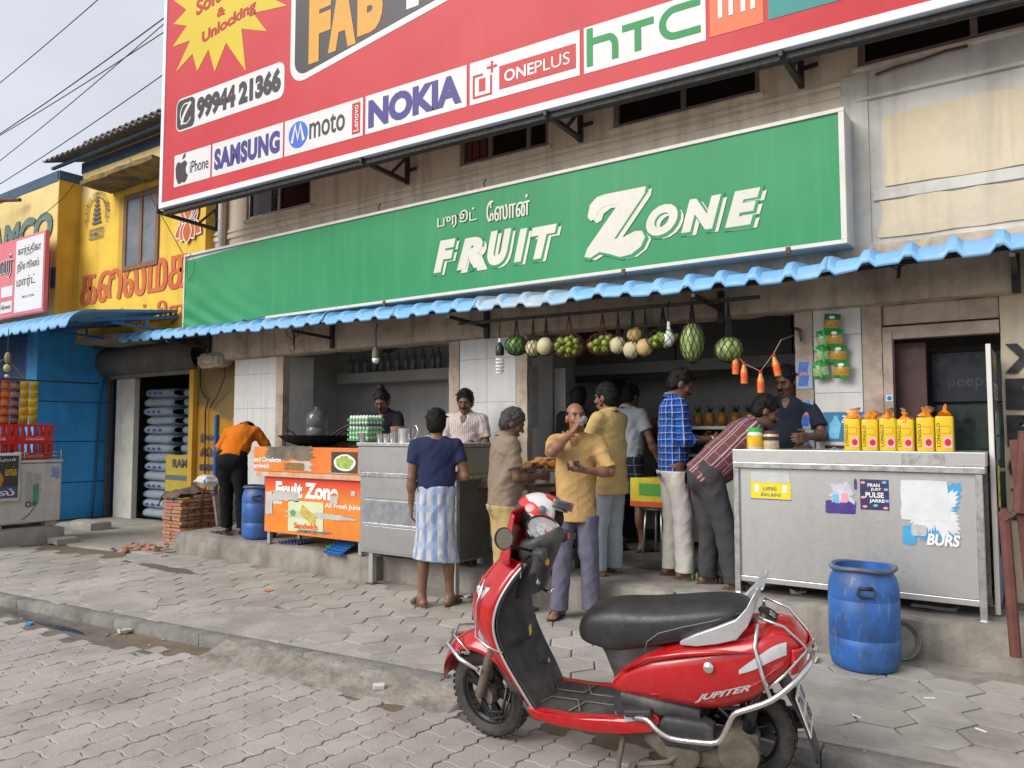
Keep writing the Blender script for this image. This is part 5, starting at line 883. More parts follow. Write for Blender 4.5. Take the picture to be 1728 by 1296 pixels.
# newspaper bag
nbg = thing('newspaper_bag', 'white carrier bag printed with a dark Tamil newspaper page', 'bag', (-11.22, 4.5, .58), Q9); L9(nbg, 'bag', MB().grid(lambda u, v: (-.24+.48*u+.012*math.sin(v*7), -.02*math.sin(u*3)*math.sin(v*3)+.03, .64*v+.015*noise.noise((u*5, v*5, 0))), 16, 16), M('white_bag', (.66, .65, .62), (.58, .57, .54), sc=5, rough=.6), smooth=True, solid=.01)
L9(nbg, 'blue_band', MB().box(-.23, .20, -.004, .0, .05, .2), M('band_blue', (.06, .08, .16))); L9(nbg, 'dark_page', MB().box(-.23, .20, -.004, .0, .202, .60), M('page_dark', (.03, .025, .03), (.06, .045, .05), sc=7)); L9(nbg, 'figure_print', MB().prism([(-.22, .205), (.0, .205), (.03, .30), (-.02, .40), (-.1, .42), (-.22, .40)], -.008, -.005), M('shirt_print', (.50, .22, .03), (.42, .16, .03), sc=9)); L9(nbg, 'lettering', letters('\u0b9f\u0bb2\u0bcd', (-.18, .16, .08, .17), -.007, smear=3), W8); L9(nbg, 'lettering', letters('\u0bb5\u0bbe\u0b99\u0bcd\u0b95', (.04, .18, .34, .46), -.007, smear=2), f_yel); L9(nbg, 'lettering', letters('\u0b95\u0bc1\u0ba4\u0bcd\u0ba4\u0bae\u0bcd', (-.2, .16, .52, .57), -.007, smear=2), W8)
# hanging snack strips
def packet_mb(w, h, t):
    def f(u, v):
        a = math.sin(math.pi*u)**.6*math.sin(math.pi*v)**.7; return (w*(u-.5)*(1-.05*a), -t*a-.004*noise.noise((u*6, v*6, 2)), h*(v-.5))
    mb = MB().grid(f, 8, 8); mb.grid(lambda u, v: (f(1-u, v)[0], .35*t*math.sin(math.pi*u)*math.sin(math.pi*v), f(1-u, v)[2]), 8, 8); return mb
def snack_mat(nm, top, bot, mid):
    n = N(nm); z = n.xyz()[2]; s1 = n.math('GREATER_THAN', z, .022); s2 = n.math('LESS_THAN', z, -.045); c = n.mix(s1, n.mix(n.noise(60, 3), mid, tuple(x*.6 for x in mid)), top); return n.out(n.mix(s2, c, bot), .25)
sm = [snack_mat('snack_maroon', (.18, .02, .02), (.2, .02, .02), (.42, .20, .04)), snack_mat('snack_red', (.5, .05, .02), (.45, .02, .02), (.55, .22, .03)), snack_mat('snack_purple', (.08, .02, .10), (.10, .02, .12), (.38, .18, .08)), snack_mat('snack_yellow', (.62, .40, .02), (.6, .35, .02), (.58, .33, .02)), snack_mat('snack_gold', (.65, .45, .03), (.62, .42, .02), (.55, .36, .03))]
pkm = packet_mb(.112, .125, .025); cols = ['maroon', 'red', 'purple', 'yellow', 'gold']
for i in range(6):
    kx = 4.43+i*.117; ci = [1, 0, 1, 2, 3, 4][i]
    st_ = thing('snack_strip', f'hanging strip of {cols[ci]} snack packets, '+(['leftmost', 'second', 'third', 'fourth', 'fifth', 'last'][i])+' from the left', 'snack strip', (-11.6, kx, 2.2), Q9, 'snack strips hanging in the blue shop'); q0 = None
    for k in range(5):
        o = pkm.build('packet', sm[ci], st_, world=False, smooth=True) if q0 is None else q0.copy()
        if q0 is not None: COL.objects.link(o)
        q0 = q0 or o; o.location = (rnd.uniform(-.004, .004), 0, -.07-k*.118); o.rotation_euler = (rnd.uniform(-.1, .1), 0, rnd.uniform(-.2, .2))
tag(MB().tube([(-11.6, 3.8, 2.21), (-11.6, 5.9, 2.21)], .012, 6).build('hanging_bar', m_iron, None, smooth=True), 'thin iron bar carrying the snack strips on the left', 'bar')
lm = thing('hanging_charm', 'lemon and chilli charm hanging under the blue awning', 'charm', (-11.6, 4.67, 2.9)); cx_, cy_ = -11.6, 4.67
MB().ell((cx_, cy_, 2.36), (.045, .045, .055), 12, 8).build('lemon', M('lemon_skin', (.50, .45, .15), (.42, .36, .1), sc=20, rough=.5), lm, smooth=True); MB().tube([(cx_, cy_, 2.9), (cx_, cy_, 2.24)], .006, 5).build('string', m_iron, lm); MB().ell((cx_, cy_, 2.25), (.03, .03, .025), 8, 6).build('white_bead', M('shell_white', (.6, .58, .55)), lm, smooth=True); MB().add([(cx_, cy_, 2.52), (cx_, cy_-.25, 2.35), (cx_, cy_-.22, 2.3), (cx_, cy_, 2.5), (cx_, cy_+.2, 2.22), (cx_, cy_+.22, 2.24)], [(0, 1, 2), (3, 4, 5)]).ell((cx_, cy_, 2.5), (.05, .04, .08), 8, 6).build('dry_leaves', M('dry_leaf', (.22, .2, .08)), lm)
# ---------------------------------------------------------------- fruit in nets under the awning
def net_mat(nm, c): return M(nm, c, rough=.8)
m_nb, m_nr = net_mat('black_net', (.02, .018, .016)), net_mat('red_net', (.10, .02, .02))
def net(par, cx, cy, zt, fn, zb, m, nL=12, nR=6, th=.0028):
    """knotted net: criss-cross strings over the surface fn(angle, t) and a gathered top"""
    mb = MB()
    for s_ in (-1, 1):
        for i in range(nL):
            P = [V((cx, cy, zt))]+[V(fn(2*math.pi*i/nL+s_*t*1.6, t)) for t in [k/9 for k in range(10)]]; mb.tube(P, th, 4, cap=False)
    return mb.build('net', m, par)
m_wm = N('watermelon_skin'); a_ = m_wm.xyz(); ang = m_wm.math('ARCTAN2', a_[1], a_[0]); wv = m_wm.math('SINE', m_wm.math('ADD', m_wm.math('MULTIPLY', ang, 9), m_wm.math('MULTIPLY', m_wm.noise(18, 4, lo=0, hi=1), 5))); m_wm = m_wm.out(m_wm.mix(m_wm.math('MULTIPLY_ADD', wv, .5, .5), (.03, .10, .02), (.16, .30, .06)), .45)
m_lg = N('pale_melon_skin'); a_ = m_lg.xyz(); ang = m_lg.math('ARCTAN2', a_[1], a_[0]); wv = m_lg.math('SINE', m_lg.math('ADD', m_lg.math('MULTIPLY', ang, 8), m_lg.math('MULTIPLY', m_lg.noise(30, 4, lo=0, hi=1), 7))); m_lg = m_lg.out(m_lg.mix(m_lg.math('MULTIPLY_ADD', wv, .5, .5), (.13, .22, .05), (.36, .42, .14)), .45)
m_mm = M('musk_melon_skin', (.50, .44, .24), (.58, .52, .32), sc=7, rough=.6, bump=.4, bs=50, rv=.1); m_mo = M('orange_melon_skin', (.52, .32, .12), (.58, .40, .18), sc=7, rough=.6, bump=.4, bs=50); m_lime = M('green_lime', (.14, .26, .03), (.25, .34, .04), sc=9, rough=.4, rv=.35); m_limy = M('yellow_lime', (.45, .40, .04), (.35, .38, .05), sc=9, rough=.4)
def ball(nm, r, loc, m, lab, cat, grp=None):
    o = MB().ell((0, 0, 0), r, 22, 14).build(nm, m, None, smooth=True); o.location = loc; o.rotation_euler = (rnd.uniform(-.2, .2), rnd.uniform(-.2, .2), rnd.uniform(0, 6)); return tag(o, lab, cat, grp)
FY = 6.32
def netthing(x, zc, rx, rz, zt, lab, m=m_nb, nL=12):
    t = thing('fruit_net', lab, 'net', (x, FY, zt)); fn = lambda a, q: (x+(rx+.006)*math.cos(a)*math.sin(math.pi*(.08+.9*q)), FY+(rx*.95+.006)*math.sin(a)*math.sin(math.pi*(.08+.9*q)), zc+(rz+.006)*math.cos(math.pi*(.08+.9*q)))
    return net(t, x, FY, zt, fn, zc-rz, m, nL)
ball('watermelon', (.115, .11, .095), (-4.33, FY, 2.355), m_wm, 'dark green round watermelon hanging leftmost under the awning', 'watermelon'); netthing(-4.33, 2.355, .115, .095, 2.66, 'black net around the leftmost dark watermelon')
ball('musk_melon', (.08, .08, .085), (-4.13, FY, 2.315), m_mm, 'pale round melon, left one of the netted pair', 'melon'); ball('musk_melon', (.082, .08, .088), (-3.98, FY-.02, 2.325), m_mm, 'pale round melon, right one of the netted pair', 'melon')
netthing(-4.13, 2.315, .08, .085, 2.64, 'black net around the left pale melon of the pair', nL=10); netthing(-3.98, 2.325, .082, .088, 2.64, 'black net around the right pale melon of the pair', nL=10)
def limes(cx, cz, n, rx, rz, lab, netlab, m=m_lime, net_m=m_nr):
    pts = []; tries = 0
    while len(pts) < n and tries < 4000:
        tries += 1; u = V((rnd.uniform(-1, 1), rnd.uniform(-1, 1), rnd.uniform(-1, 1)))
        if u.length > 1: continue
        p = V((cx+u.x*rx, FY+u.y*rx*.75, cz+u.z*rz))
        if all((p-q).length > .052 for q in pts): pts.append(p)
    me = None
    for p in pts:
        r = rnd.uniform(.029, .034)
        if me is None: o = MB().ell((0, 0, 0), (.031, .031, .033), 12, 8).build('lime', m, None, smooth=True); me = o
        else: o = me.copy(); COL.objects.link(o)
        o.location = p; o.scale = (r/.031,)*3; o.rotation_euler = (rnd.uniform(0, 3),)*3; tag(o, lab, 'lime', lab.split(' in ')[0]+'s in '+lab.split(' in ')[1])
        if rnd.random() < .25: o.material_slots[0].link = 'OBJECT'; o.material_slots[0].material = m_limy
    netthing(cx, cz, rx+.028, rz+.03, 2.62, netlab, net_m)
limes(-3.72, 2.315, 40, .125, .085, 'yellow green lime in the largest red net', 'red net holding the largest heap of limes'); limes(-3.36, 2.31, 24, .12, .07, 'green lime in the red net beside the pale melons', 'red net of limes beside the four pale melons'); limes(-2.76, 2.315, 24, .12, .06, 'green lime in the net behind the white bulb', 'dark net of limes behind the white bulb', net_m=m_nb)
for x, z, m, lab in ((-3.20, 2.285, m_mm, 'pale melon at the left of the cluster of four'), (-3.05, 2.37, m_mo, 'orange tinted melon on top of the cluster of four'), (-3.06, 2.235, m_mm, 'pale cream melon lowest in the cluster of four'), (-2.93, 2.25, m_mo, 'orange melon at the right of the cluster of four')): ball('musk_melon', (.08, .078, .082), (x, FY+(.05 if z > 2.3 else -.01), z), m, lab, 'melon'); netthing(x, z, .082, .084, 2.62, 'black net around the '+lab, nL=9)
ball('long_melon', (.105, .1, .175), (-2.49, FY, 2.265), m_lg, 'long pale green watermelon hanging upright in a net', 'watermelon').rotation_euler = (0, 0, 1); netthing(-2.49, 2.265, .105, .175, 2.66, 'black net around the long upright watermelon', nL=14)
ball('watermelon', (.115, .11, .105), (-2.17, FY, 2.185), m_lg, 'striped green watermelon hanging above the juice bottles', 'watermelon'); netthing(-2.17, 2.185, .115, .105, 2.64, 'black net around the striped watermelon above the juice bottles')
# bulbs
m_bw = M('milky_bulb', (.75, .75, .73), rough=.3)
def cordbulb(x, y, zt, zb, lab, kind):
    t = thing('light_bulb', lab, 'bulb', (x, y, zt)); MB().tube([(x+.02, y, zt), (x-.008, y, (zt+zb)/2+.1), (x, y, zb+.09)], .006 if kind else .012, 6).build('cord', m_iron if kind else M('grey_tape', (.12, .11, .1)), t, smooth=True)
    if kind == 0: MB().lathe([(.022, .0), (.03, -.02), (.042, -.05), (.042, -.13)], (x, y, zb+.10), 16).build('holder', M('brown_holder', (.10, .08, .065), (.2, .17, .14), sc=9), t, smooth=40); MB().lathe([(.042, -.13), (.04, -.16), (.025, -.185), (0, -.19)], (x, y, zb+.10), 16).build('globe', m_bw, t, smooth=True)
    if kind == 1:
        MB().lathe([(.012, .02), (.02, 0), (.044, -.03), (.044, -.10), (.038, -.115)], (x, y, zb+.10), 16).build('holder', M('black_holder', (.02, .02, .02), rough=.4), t, smooth=40); MB().lathe([(.016, .06), (.018, .02)], (x, y, zb+.10), 12).build('plug', m_bw, t)
        MB().tube([(x+.036*math.cos(a), y+.036*math.sin(a), zb-.03-a/(2*math.pi)*.034) for a in [k*.35 for k in range(90)]], .0095, 8).build('spiral_tube', m_bw, t, smooth=True)
    if kind == 2: MB().lathe([(.012, .0), (.015, -.03), (.013, -.05)], (x, y, zb+.11), 12).build('holder', m_bw, t); MB().lathe([(.014, -.05), (.02, -.075), (.05, -.13), (.053, -.165), (.04, -.2), (.015, -.22), (0, -.222)], (x, y, zb+.11), 20).build('globe', m_bw, t, smooth=True)
cordbulb(-6.26, 6.3, 2.72, 2.36, 'old tape wrapped bulb hanging over the steel counter', 0); cordbulb(-4.52, 6.3, 2.66, 2.28, 'white spiral energy saving lamp hanging before the middle pillar', 1); cordbulb(-2.69, 6.28, 2.64, 2.35, 'white round bulb hanging among the fruit nets', 2)
for x, y, z, lab in ((-7.81, 6.4, 2.78, 'empty lamp holder on tangled wires over the left opening'), (-.9, 6.5, 2.86, 'empty lamp holder hanging by the right doorway')):
    t = thing('lamp_holder', lab, 'lamp holder', (x, y, z)); MB().tube([(x-.16, y, z+.02), (x-.12, y, z-.07), (x-.05, y, z-.09), (x, y, z-.12)], .005, 5).tube([(x+.18, y, z), (x+.1, y, z-.06), (x, y, z-.11)], .006, 5).tube([(x, y, z), (x+.01, y, z-.1), (x, y, z-.2)], .014, 6).build('wire', m_iron, t); MB().lathe([(.022, 0), (.024, -.05), (.018, -.06)], (x, y, z-.19), 12).build('holder', M('tan_holder', (.35, .2, .13)), t)
# fan inside left room
fn_ = thing('ceiling_fan', 'dark ceiling fan inside the left room', 'fan', (-7.3, 7.6, 2.6)); MB().lathe([(.02, .3), (.02, .06), (.1, .05), (.12, 0), (.05, -.04)], (-7.3, 7.6, 2.62), 16).build('motor', m_iron, fn_, smooth=40)
for k in range(3): a = k*2.094+.3; MB().obox((-7.3+.38*math.cos(a), 7.6+.38*math.sin(a), 2.63), (.52, .12, .008), (.15, 0, a)).build('blade', m_iron, fn_)
# juice bottles on a string
m_jo = M('orange_juice_bottle', (.55, .22, .03), (.62, .30, .05), sc=9, rough=.25); m_jl = M('juice_label', (.70, .06, .02), (.75, .20, .03), sc=25, rough=.4); j0 = None
for x, z, ry, lab in ((-2.11, 2.06, .1, 'orange juice bottle half hidden behind the striped watermelon'), (-2.04, 1.98, 0, 'orange juice bottle second from left on the string'), (-1.905, 1.90, 0, 'orange juice bottle hanging lowest on the string'), (-1.78, 2.03, -.2, 'orange juice bottle hanging highest, tilted, on the string')):
    if j0 is None:
        j0 = thing('juice_bottle', lab, 'juice bottle', (x, 6.3, z), 0, 'juice bottles on a string'); MB().lathe([(.022, -.09), (.028, -.085), (.028, .02), (.014, .06), (.012, .075)], n=14).build('body', m_jo, j0, smooth=40, world=False); MB().lathe([(.0288, -.075), (.0288, .005)], n=14, cap=False).build('paper_label', m_jl, j0, smooth=True, world=False); MB().lathe([(.015, .072), (.015, .095)], n=12).build('cap', f_crm, j0, world=False)
    else: o = dup(j0, None, (x, 6.3, z), 0, lab); o.rotation_euler = (0, ry, 0)
tag(MB().tube([(-2.17, 6.3, 2.1), (-2.11, 6.3, 2.15), (-2.04, 6.3, 2.06), (-1.905, 6.3, 1.99), (-1.80, 6.3, 2.12), (-1.75, 6.35, 2.24), (-1.72, 6.6, 2.3)], .004, 5).build('string', M('jute', (.3, .25, .17)), None), 'string with juice bottles tied along it', 'string')
# green chip packets on the pillar
sg = [snack_mat('chip_green', (.03, .20, .04), (.04, .25, .05), (.55, .30, .05)), snack_mat('chip_pale', (.05, .28, .06), (.05, .28, .06), (.45, .52, .30))]; pk2 = packet_mb(.125, .145, .03)
cs_ = thing('chips_strip', 'hanging strip of green chip packets with window showing, on the pillar', 'snack strip', (-1.45, 6.75, 2.47)); cs2 = thing('chips_strip', 'hanging strip of chip packets turned to their pale backs', 'snack strip', (-1.50, 6.76, 2.4))
for k in range(4): o = pk2.build('packet', sg[0], cs_, world=False, smooth=True); o.location = (.015+k*.022, -.03-.01*(k % 2), -.07-k*.132); o.rotation_euler = (0, .10, rnd.uniform(-.2, .2)); e = MB().prism(blob(0, .04, .024, .014, 12, .02), -.031, -.0285).build('oval_mark', W8, o, world=False)
for k in range(3): o = pk2.build('packet', sg[1], cs2, world=False, smooth=True); o.location = (.0-k*.018, -.025, -.13-k*.13); o.rotation_euler = (0, -.12, rnd.uniform(-.1, .3)); MB().box(-.008, .008, -.034, -.031, -.065, .065).build('back_seam', m_gt, o, world=False)
# overhead wires
def wire(pts, r, lab): 
    P = [V(p) for p in pts]; a, b = P[0], P[-1]; q = [a.lerp(b, i/24)-V((0, 0, .35*math.sin(math.pi*i/24))) for i in range(25)] if len(P) == 2 else P
    tag(MB().tube(q, r, 5).build('overhead_wire', m_iron, None, smooth=True), lab, 'wire', 'overhead wires in the sky')
wire([(-34, 9, 10.2), (-9.5, 9, 13.2)], .012, 'highest overhead wire crossing the sky'); wire([(-34, 9.0, 9.1), (-9.5, 9, 11.2)], .014, 'second overhead wire below the highest one'); wire([(-34, 8.6, 9.0), (-9.5, 9.3, 11.0)], .012, 'overhead wire running close under the second'); wire([(-34, 9.6, 8.2), (-9.5, 8.8, 11.3)], .011, 'steepest overhead wire crossing the others'); wire([(-34, 9.3, 7.7), (-9.5, 9.3, 10.4)], .012, 'lowest overhead wire above the yellow roof')
tag(MB().tube([(-11.2, 6.05, 5.6), (-10.3, 6.40, 4.1)], .006, 5).build('loose_cable', m_iron, None), 'thin slack cable from the window slab to the green sign', 'cable'); tag(MB().tube([(-15.6, 6.2, 4.9), (-13.2, 6.05, 5.35), (-12.7, 6.0, 5.5)], .006, 5).build('loose_cable', m_iron, None), 'thin cable running across the yellow wall to the window slab', 'cable'); tag(MB().tube([(-16.5, 5.6, 5.75), (-14.9, 6.1, 5.62)], .035, 8).build('iron_pipe', m_rust, None), 'short iron pipe sticking out of the yellow wall', 'pipe')
# litter
def scrap(x, y, z, s_, m, lab, cat='litter', nm='litter_scrap'):
    o = rbox(-s_, s_, -s_*.6, s_*.6, 0, s_*.5, s_*.5, s_*.35, f=2.2/s_, round_=0).build(nm, m, None, smooth=True); o.location = (x, y, z); o.rotation_euler = (0, 0, rnd.uniform(0, 6)); return tag(o, lab, cat)
m_lit = M('white_litter', (.62, .60, .57), (.5, .48, .45), sc=30, rough=.7)
scrap(-6.02, 3.34, -.08, .05, M('pale_stone', (.42, .39, .34), (.5, .47, .42), sc=15, rough=.9), 'pale stone lying against the kerb', 'stone', 'loose_stone'); o = box('paper_scrap', m_lit, None, -.035, .035, -.018, .018, 0, .03); o.location = (-3.38, 3.46, -.055); o.rotation_euler = (.2, 0, .7); tag(o, 'white paper scrap on the broken kerb', 'paper')
scrap(-4.30, 5.66, .005, .035, m_lit, 'crumpled white paper beside the steel counter leg', 'paper'); scrap(-4.36, 5.58, .005, .03, m_lit, 'smaller crumpled paper beside the steel counter leg', 'paper'); scrap(-1.62, 6.2, .255, .05, m_lit, 'crumpled plastic under the right counter', 'plastic'); scrap(-1.3, 6.25, .255, .025, f_yel, 'yellow wrapper under the right counter', 'wrapper'); scrap(-1.32, 5.36, .004, .05, m_lit, 'clear crumpled plastic left of the right barrel', 'plastic'); scrap(-6.1, 4.75, .002, .05, M('orange_leaf', (.5, .2, .07)), 'orange leaf scrap on the hexagon paving', 'leaf').scale = (1, 1, .1)
scrap(-8.75, 5.3, .003, .04, M('brick_litter', (.4, .22, .17), (.6, .5, .45), sc=40), 'reddish scrap left of the plinth corner', 'litter'); scrap(-6.9, 3.02, -.078, .03, M('blue_litter', (.05, .25, .6)), 'small blue scrap in the gutter', 'litter')
for i, (x, y) in enumerate(((-.62, 4.95), (-.9, 4.45), (-1.1, 4.05), (-.35, 4.6))): tag(MB().tube([(x, y, .008), (x+.05, y+.03*(-1)**i, .008)], .005, 6).build('cigarette_end', M('cigarette_white', (.7, .68, .62)), None), 'white cigarette end on the hexagon paving near the right barrel', 'cigarette end', 'cigarette ends on the paving')
sc_m = MB()
for i in range(260):
    x = rnd.uniform(-11, 0); y = rnd.uniform(ky(x)-.4, 5.6); s_ = rnd.uniform(.003, .011); z = -.078 if y < ky(x) else .003; sc_m.ell((x, y, z), (s_, s_*.8, s_*.5), 6, 4)
tag(sc_m.build('grit', M('pale_grit', (.5, .48, .44), (.3, .26, .22), sc=3, rough=.9), None, kind='stuff'), 'small pale grit scattered over the paving', 'grit')
cd2 = rbox(-.14, .14, -.1, .1, 0, .02, .08, .01, round_=0).build('cardboard_sheet', M('grey_card', (.33, .31, .29)), None); cd2.location = (-.7, 6.3, .256); tag(cd2, 'flattened grey carton under the right counter', 'carton')
MBpu = MB().slab(blob(-8.3, 5.85, .3, .10, k=.3, seed=4), .2, .2585); o = MBpu.build('water_spill', M('spill_water', (.05, .045, .04), rough=.1)); o['kind'] = 'structure'
# ================================================================ PEOPLE
class SDF:
    """signed distance field on a grid: limbs and muscles are blended into one skin, then meshed with surface nets"""
    def __init__(s, lo, hi, h):
        s.h = h; s.o = np.array(lo, float); n = [int(math.ceil((b-a)/h))+1 for a, b in zip(lo, hi)]
        s.ax = [(s.o[i]+np.arange(n[i])*h).astype(np.float32) for i in range(3)]; s.F = np.full(n, .5, np.float32)
    def win(s, lo, hi):
        sl = []
        for i in range(3):
            a = max(0, int((lo[i]-s.o[i])/s.h)); b = min(len(s.ax[i]), int((hi[i]-s.o[i])/s.h)+2)
            if b-a < 1: return None
            sl.append(slice(a, b))
        return tuple(sl)
    def put(s, sl, d, k, op):
        f = s.F[sl]
        if op == 'u': hh = np.clip(.5+.5*(f-d)/k, 0, 1); s.F[sl] = f*(1-hh)+d*hh-k*hh*(1-hh)
        else: hh = np.clip(.5-.5*(f+d)/k, 0, 1); s.F[sl] = f*(1-hh)-d*hh+k*hh*(1-hh)
    def pts(s, sl): return s.ax[0][sl[0]][:, None, None], s.ax[1][sl[1]][None, :, None], s.ax[2][sl[2]][None, None, :]
    def cap(s, a, b, ra, rb, k=.02, op='u', cut=False, sq=None):
        a = np.array(a, np.float32); b = np.array(b, np.float32); m = max(ra, rb)+2*k+.03; sl = s.win(np.minimum(a, b)-m, np.maximum(a, b)+m)
        if sl is None: return s
        x, y, z = s.pts(sl); ab = b-a; L2 = float(ab@ab)+1e-9; t = np.clip(((x-a[0])*ab[0]+(y-a[1])*ab[1]+(z-a[2])*ab[2])/L2, 0, 1)
        dx, dy, dz = x-(a[0]+t*ab[0]), y-(a[1]+t*ab[1]), z-(a[2]+t*ab[2])
        if sq is not None:      # squash along a direction: (unit vector, factor)
            u, q = sq; w = (dx*u[0]+dy*u[1]+dz*u[2])*(1/q-1); dx, dy, dz = dx+w*u[0], dy+w*u[1], dz+w*u[2]
        d = np.sqrt(dx*dx+dy*dy+dz*dz)-(ra+t*(rb-ra))
        if sq is not None: d = d*(.5+.5*sq[1])
        if cut: n = ab/math.sqrt(L2); d = np.maximum(d, (x-b[0])*n[0]+(y-b[1])*n[1]+(z-b[2])*n[2])
        s.put(sl, d, k, op); return s
    def ell(s, c, r, M3=None, k=.02, op='u'):
        c = np.array(c, np.float32); m = max(r)+2*k+.02; sl = s.win(c-m, c+m)
        if sl is None: return s
        x, y, z = s.pts(sl); x, y, z = x-c[0], y-c[1], z-c[2]
        if M3 is not None: x, y, z = (M3[0][i]*x+M3[1][i]*y+M3[2][i]*z for i in range(3))   # M3 columns are the local axes
        k0 = np.sqrt((x/r[0])**2+(y/r[1])**2+(z/r[2])**2); k1 = np.sqrt((x/r[0]**2)**2+(y/r[1]**2)**2+(z/r[2]**2)**2)+1e-6
        s.put(sl, k0*(k0-1)/k1, k, op); return s
    def keep(s, p, n):          # cut away everything behind a plane
        s.F = np.maximum(s.F, -((s.ax[0][:, None, None]-p[0])*n[0]+(s.ax[1][None, :, None]-p[1])*n[1]+(s.ax[2][None, None, :]-p[2])*n[2])); return s
    def wrinkle(s, amp, f=1., ph=0, stretch=1.):
        x, y, z = s.ax[0][:, None, None]*f, s.ax[1][None, :, None]*f, s.ax[2][None, None, :]*f*stretch
        w1 = 1-np.abs(np.sin(10*x+8*z+2.2*np.sin(7*z+ph)+1.5*np.sin(9*y+ph)+ph)); w2 = 1-np.abs(np.sin(13*z-7*y+2*np.sin(8*x+ph)+2*ph)); w3 = np.sin(31*x-19*z+27*y+ph*2+2*np.sin(8*z))
        s.F = s.F-(amp*(1.5*w1*w1+1.3*w2*w2+.5*w3-.9)).astype(np.float32); return s
    def mesh(s):
        F = s.F; I = F < 0; n = F.shape; cnt = np.zeros((n[0]-1, n[1]-1, n[2]-1), np.int8); cor = [(i, j, k) for i in (0, 1) for j in (0, 1) for k in (0, 1)]
        for i, j, k in cor: cnt += I[i:n[0]-1+i, j:n[1]-1+j, k:n[2]-1+k]
        act = np.argwhere((cnt > 0) & (cnt < 8)); idx = np.full(cnt.shape, -1, np.int32); idx[tuple(act.T)] = np.arange(len(act))
        val = {c: F[act[:, 0]+c[0], act[:, 1]+c[1], act[:, 2]+c[2]] for c in cor}; acc = np.zeros((len(act), 3)); w = np.zeros(len(act))
        for a in cor:
            for ax in range(3):
                if a[ax]: continue
                b = list(a); b[ax] = 1; va, vb = val[a], val[tuple(b)]; m = (va < 0) != (vb < 0); t = np.where(m, va/np.where(m, va-vb, 1), 0)
                p = np.array(a, float)[None, :].repeat(len(act), 0); p[:, ax] = t; acc += p*m[:, None]; w += m
        P = s.o+(act+acc/w[:, None])*s.h; fs = []
        for ax in range(3):
            a0 = [slice(None)]*3; a1 = [slice(None)]*3; a0[ax] = slice(0, n[ax]-1); a1[ax] = slice(1, n[ax]); A, B = I[tuple(a0)], I[tuple(a1)]; e = np.argwhere(A != B); u, v = (ax+1) % 3, (ax+2) % 3
            e = e[(e[:, u] > 0) & (e[:, v] > 0) & (e[:, u] < n[u]-1) & (e[:, v] < n[v]-1)]
            def q(du, dv): z = e.copy(); z[:, u] -= du; z[:, v] -= dv; return idx[tuple(z.T)]
            Q = np.stack([q(1, 1), q(0, 1), q(0, 0), q(1, 0)], 1); fl = ~A[tuple(e.T)]; Q[fl] = Q[fl][:, ::-1]; fs.append(Q)
        return P, np.concatenate(fs)
    def build(s, name, mat, parent):
        P, Q = s.mesh(); me = bpy.data.meshes.new(name); me.vertices.add(len(P)); me.vertices.foreach_set('co', P.astype(np.float32).ravel()); me.loops.add(Q.size); me.loops.foreach_set('vertex_index', Q.astype(np.int32).ravel()); me.polygons.add(len(Q)); me.polygons.foreach_set('loop_start', np.arange(0, Q.size, 4, dtype=np.int32)); me.polygons.foreach_set('loop_total', np.full(len(Q), 4, np.int32)); me.update(calc_edges=True); me.validate()
        me.polygons.foreach_set('use_smooth', np.ones(len(me.polygons), bool)); o = bpy.data.objects.new(name, me); COL.objects.link(o); me.materials.append(mat)
        if parent is not None: o.parent = parent; WM[o.name] = WM[parent.name].copy()
        return o
def skin(nm, c): return M('skin_'+nm, c, tuple(x*.82 for x in c), sc=9, rough=.5, bump=.12, bs=90, Subsurface_Weight=.08, Subsurface_Radius=(.02, .008, .005))
SK = dict(a=skin('brown', (.21, .105, .062)), b=skin('dark', (.155, .076, .046)), c=skin('warm', (.27, .13, .075)))
m_hair = M('black_hair', (.006, .0055, .005), (.013, .011, .010), sc=40, rough=.6, bump=.5, bs=130, z=(1, 1, .25), Specular_IOR_Level=.2); m_hairg = M('greying_hair', (.018, .017, .016), (.10, .097, .094), sc=90, rough=.6, bump=.5, bs=130, z=(1, 1, .4), Specular_IOR_Level=.2)
m_sole = M('sandal_leather', (.07, .045, .03), (.10, .065, .045), sc=12, rough=.7); m_solek = M('black_rubber', (.02, .02, .02), rough=.7); m_soleg = M('green_strap', (.10, .25, .06), rough=.6); m_eye = M('eye_white', (.5, .46, .42), rough=.3)
def cloth(nm, c, c2=None, **k): return M('cloth_'+nm, c, c2 or tuple(x*.86 for x in c), sc=4, rough=.9, bump=.45, bs=11, Specular_IOR_Level=.15, **k)
def check(nm, base, lines, rot=(0, 0, 0), rough=.9, bump=.45, loc=(0, .02, 0)):
    """woven stripes: lines = (axis, period, width, offset, colour, opacity)"""
    n = N(nm); q = n.n('SeparateXYZ'); wv = n.n('TexNoise'); wv.inputs['Scale'].default_value = 5; n.l(n.co(), wv.inputs['Vector'])
    md = n.n('Mix', data_type='VECTOR'); md.inputs[0].default_value = .022; mpv = n.co(rot=rot); mpv.node.inputs['Location'].default_value = loc; n.l(mpv, md.inputs[4]); n.l(wv.outputs['Color'], md.inputs[5]); n.l(md.outputs[1], q.inputs[0]); ang = n.math('MULTIPLY', n.math('ARCTAN2', q.outputs[0], q.outputs[1]), .17); c = n.mix(n.noise(6, 3), base, tuple(x*.85 for x in base))
    for ax, per, wd, off, col, op in lines:
        t = n.math('MODULO', n.math('ADD', ang if ax == 3 else q.outputs[ax], 10+off), per); f = n.math('MULTIPLY', n.math('LESS_THAN', t, wd), op); c = n.mix(f, c, col)
    n.b.inputs['Specular IOR Level'].default_value = .15; n.bump(n.noise(11, 5, lo=0, hi=1), bump, .012); n.bump(n.noise(240, 2, lo=0, hi=1), .1, .002); return n.out(c, rough)
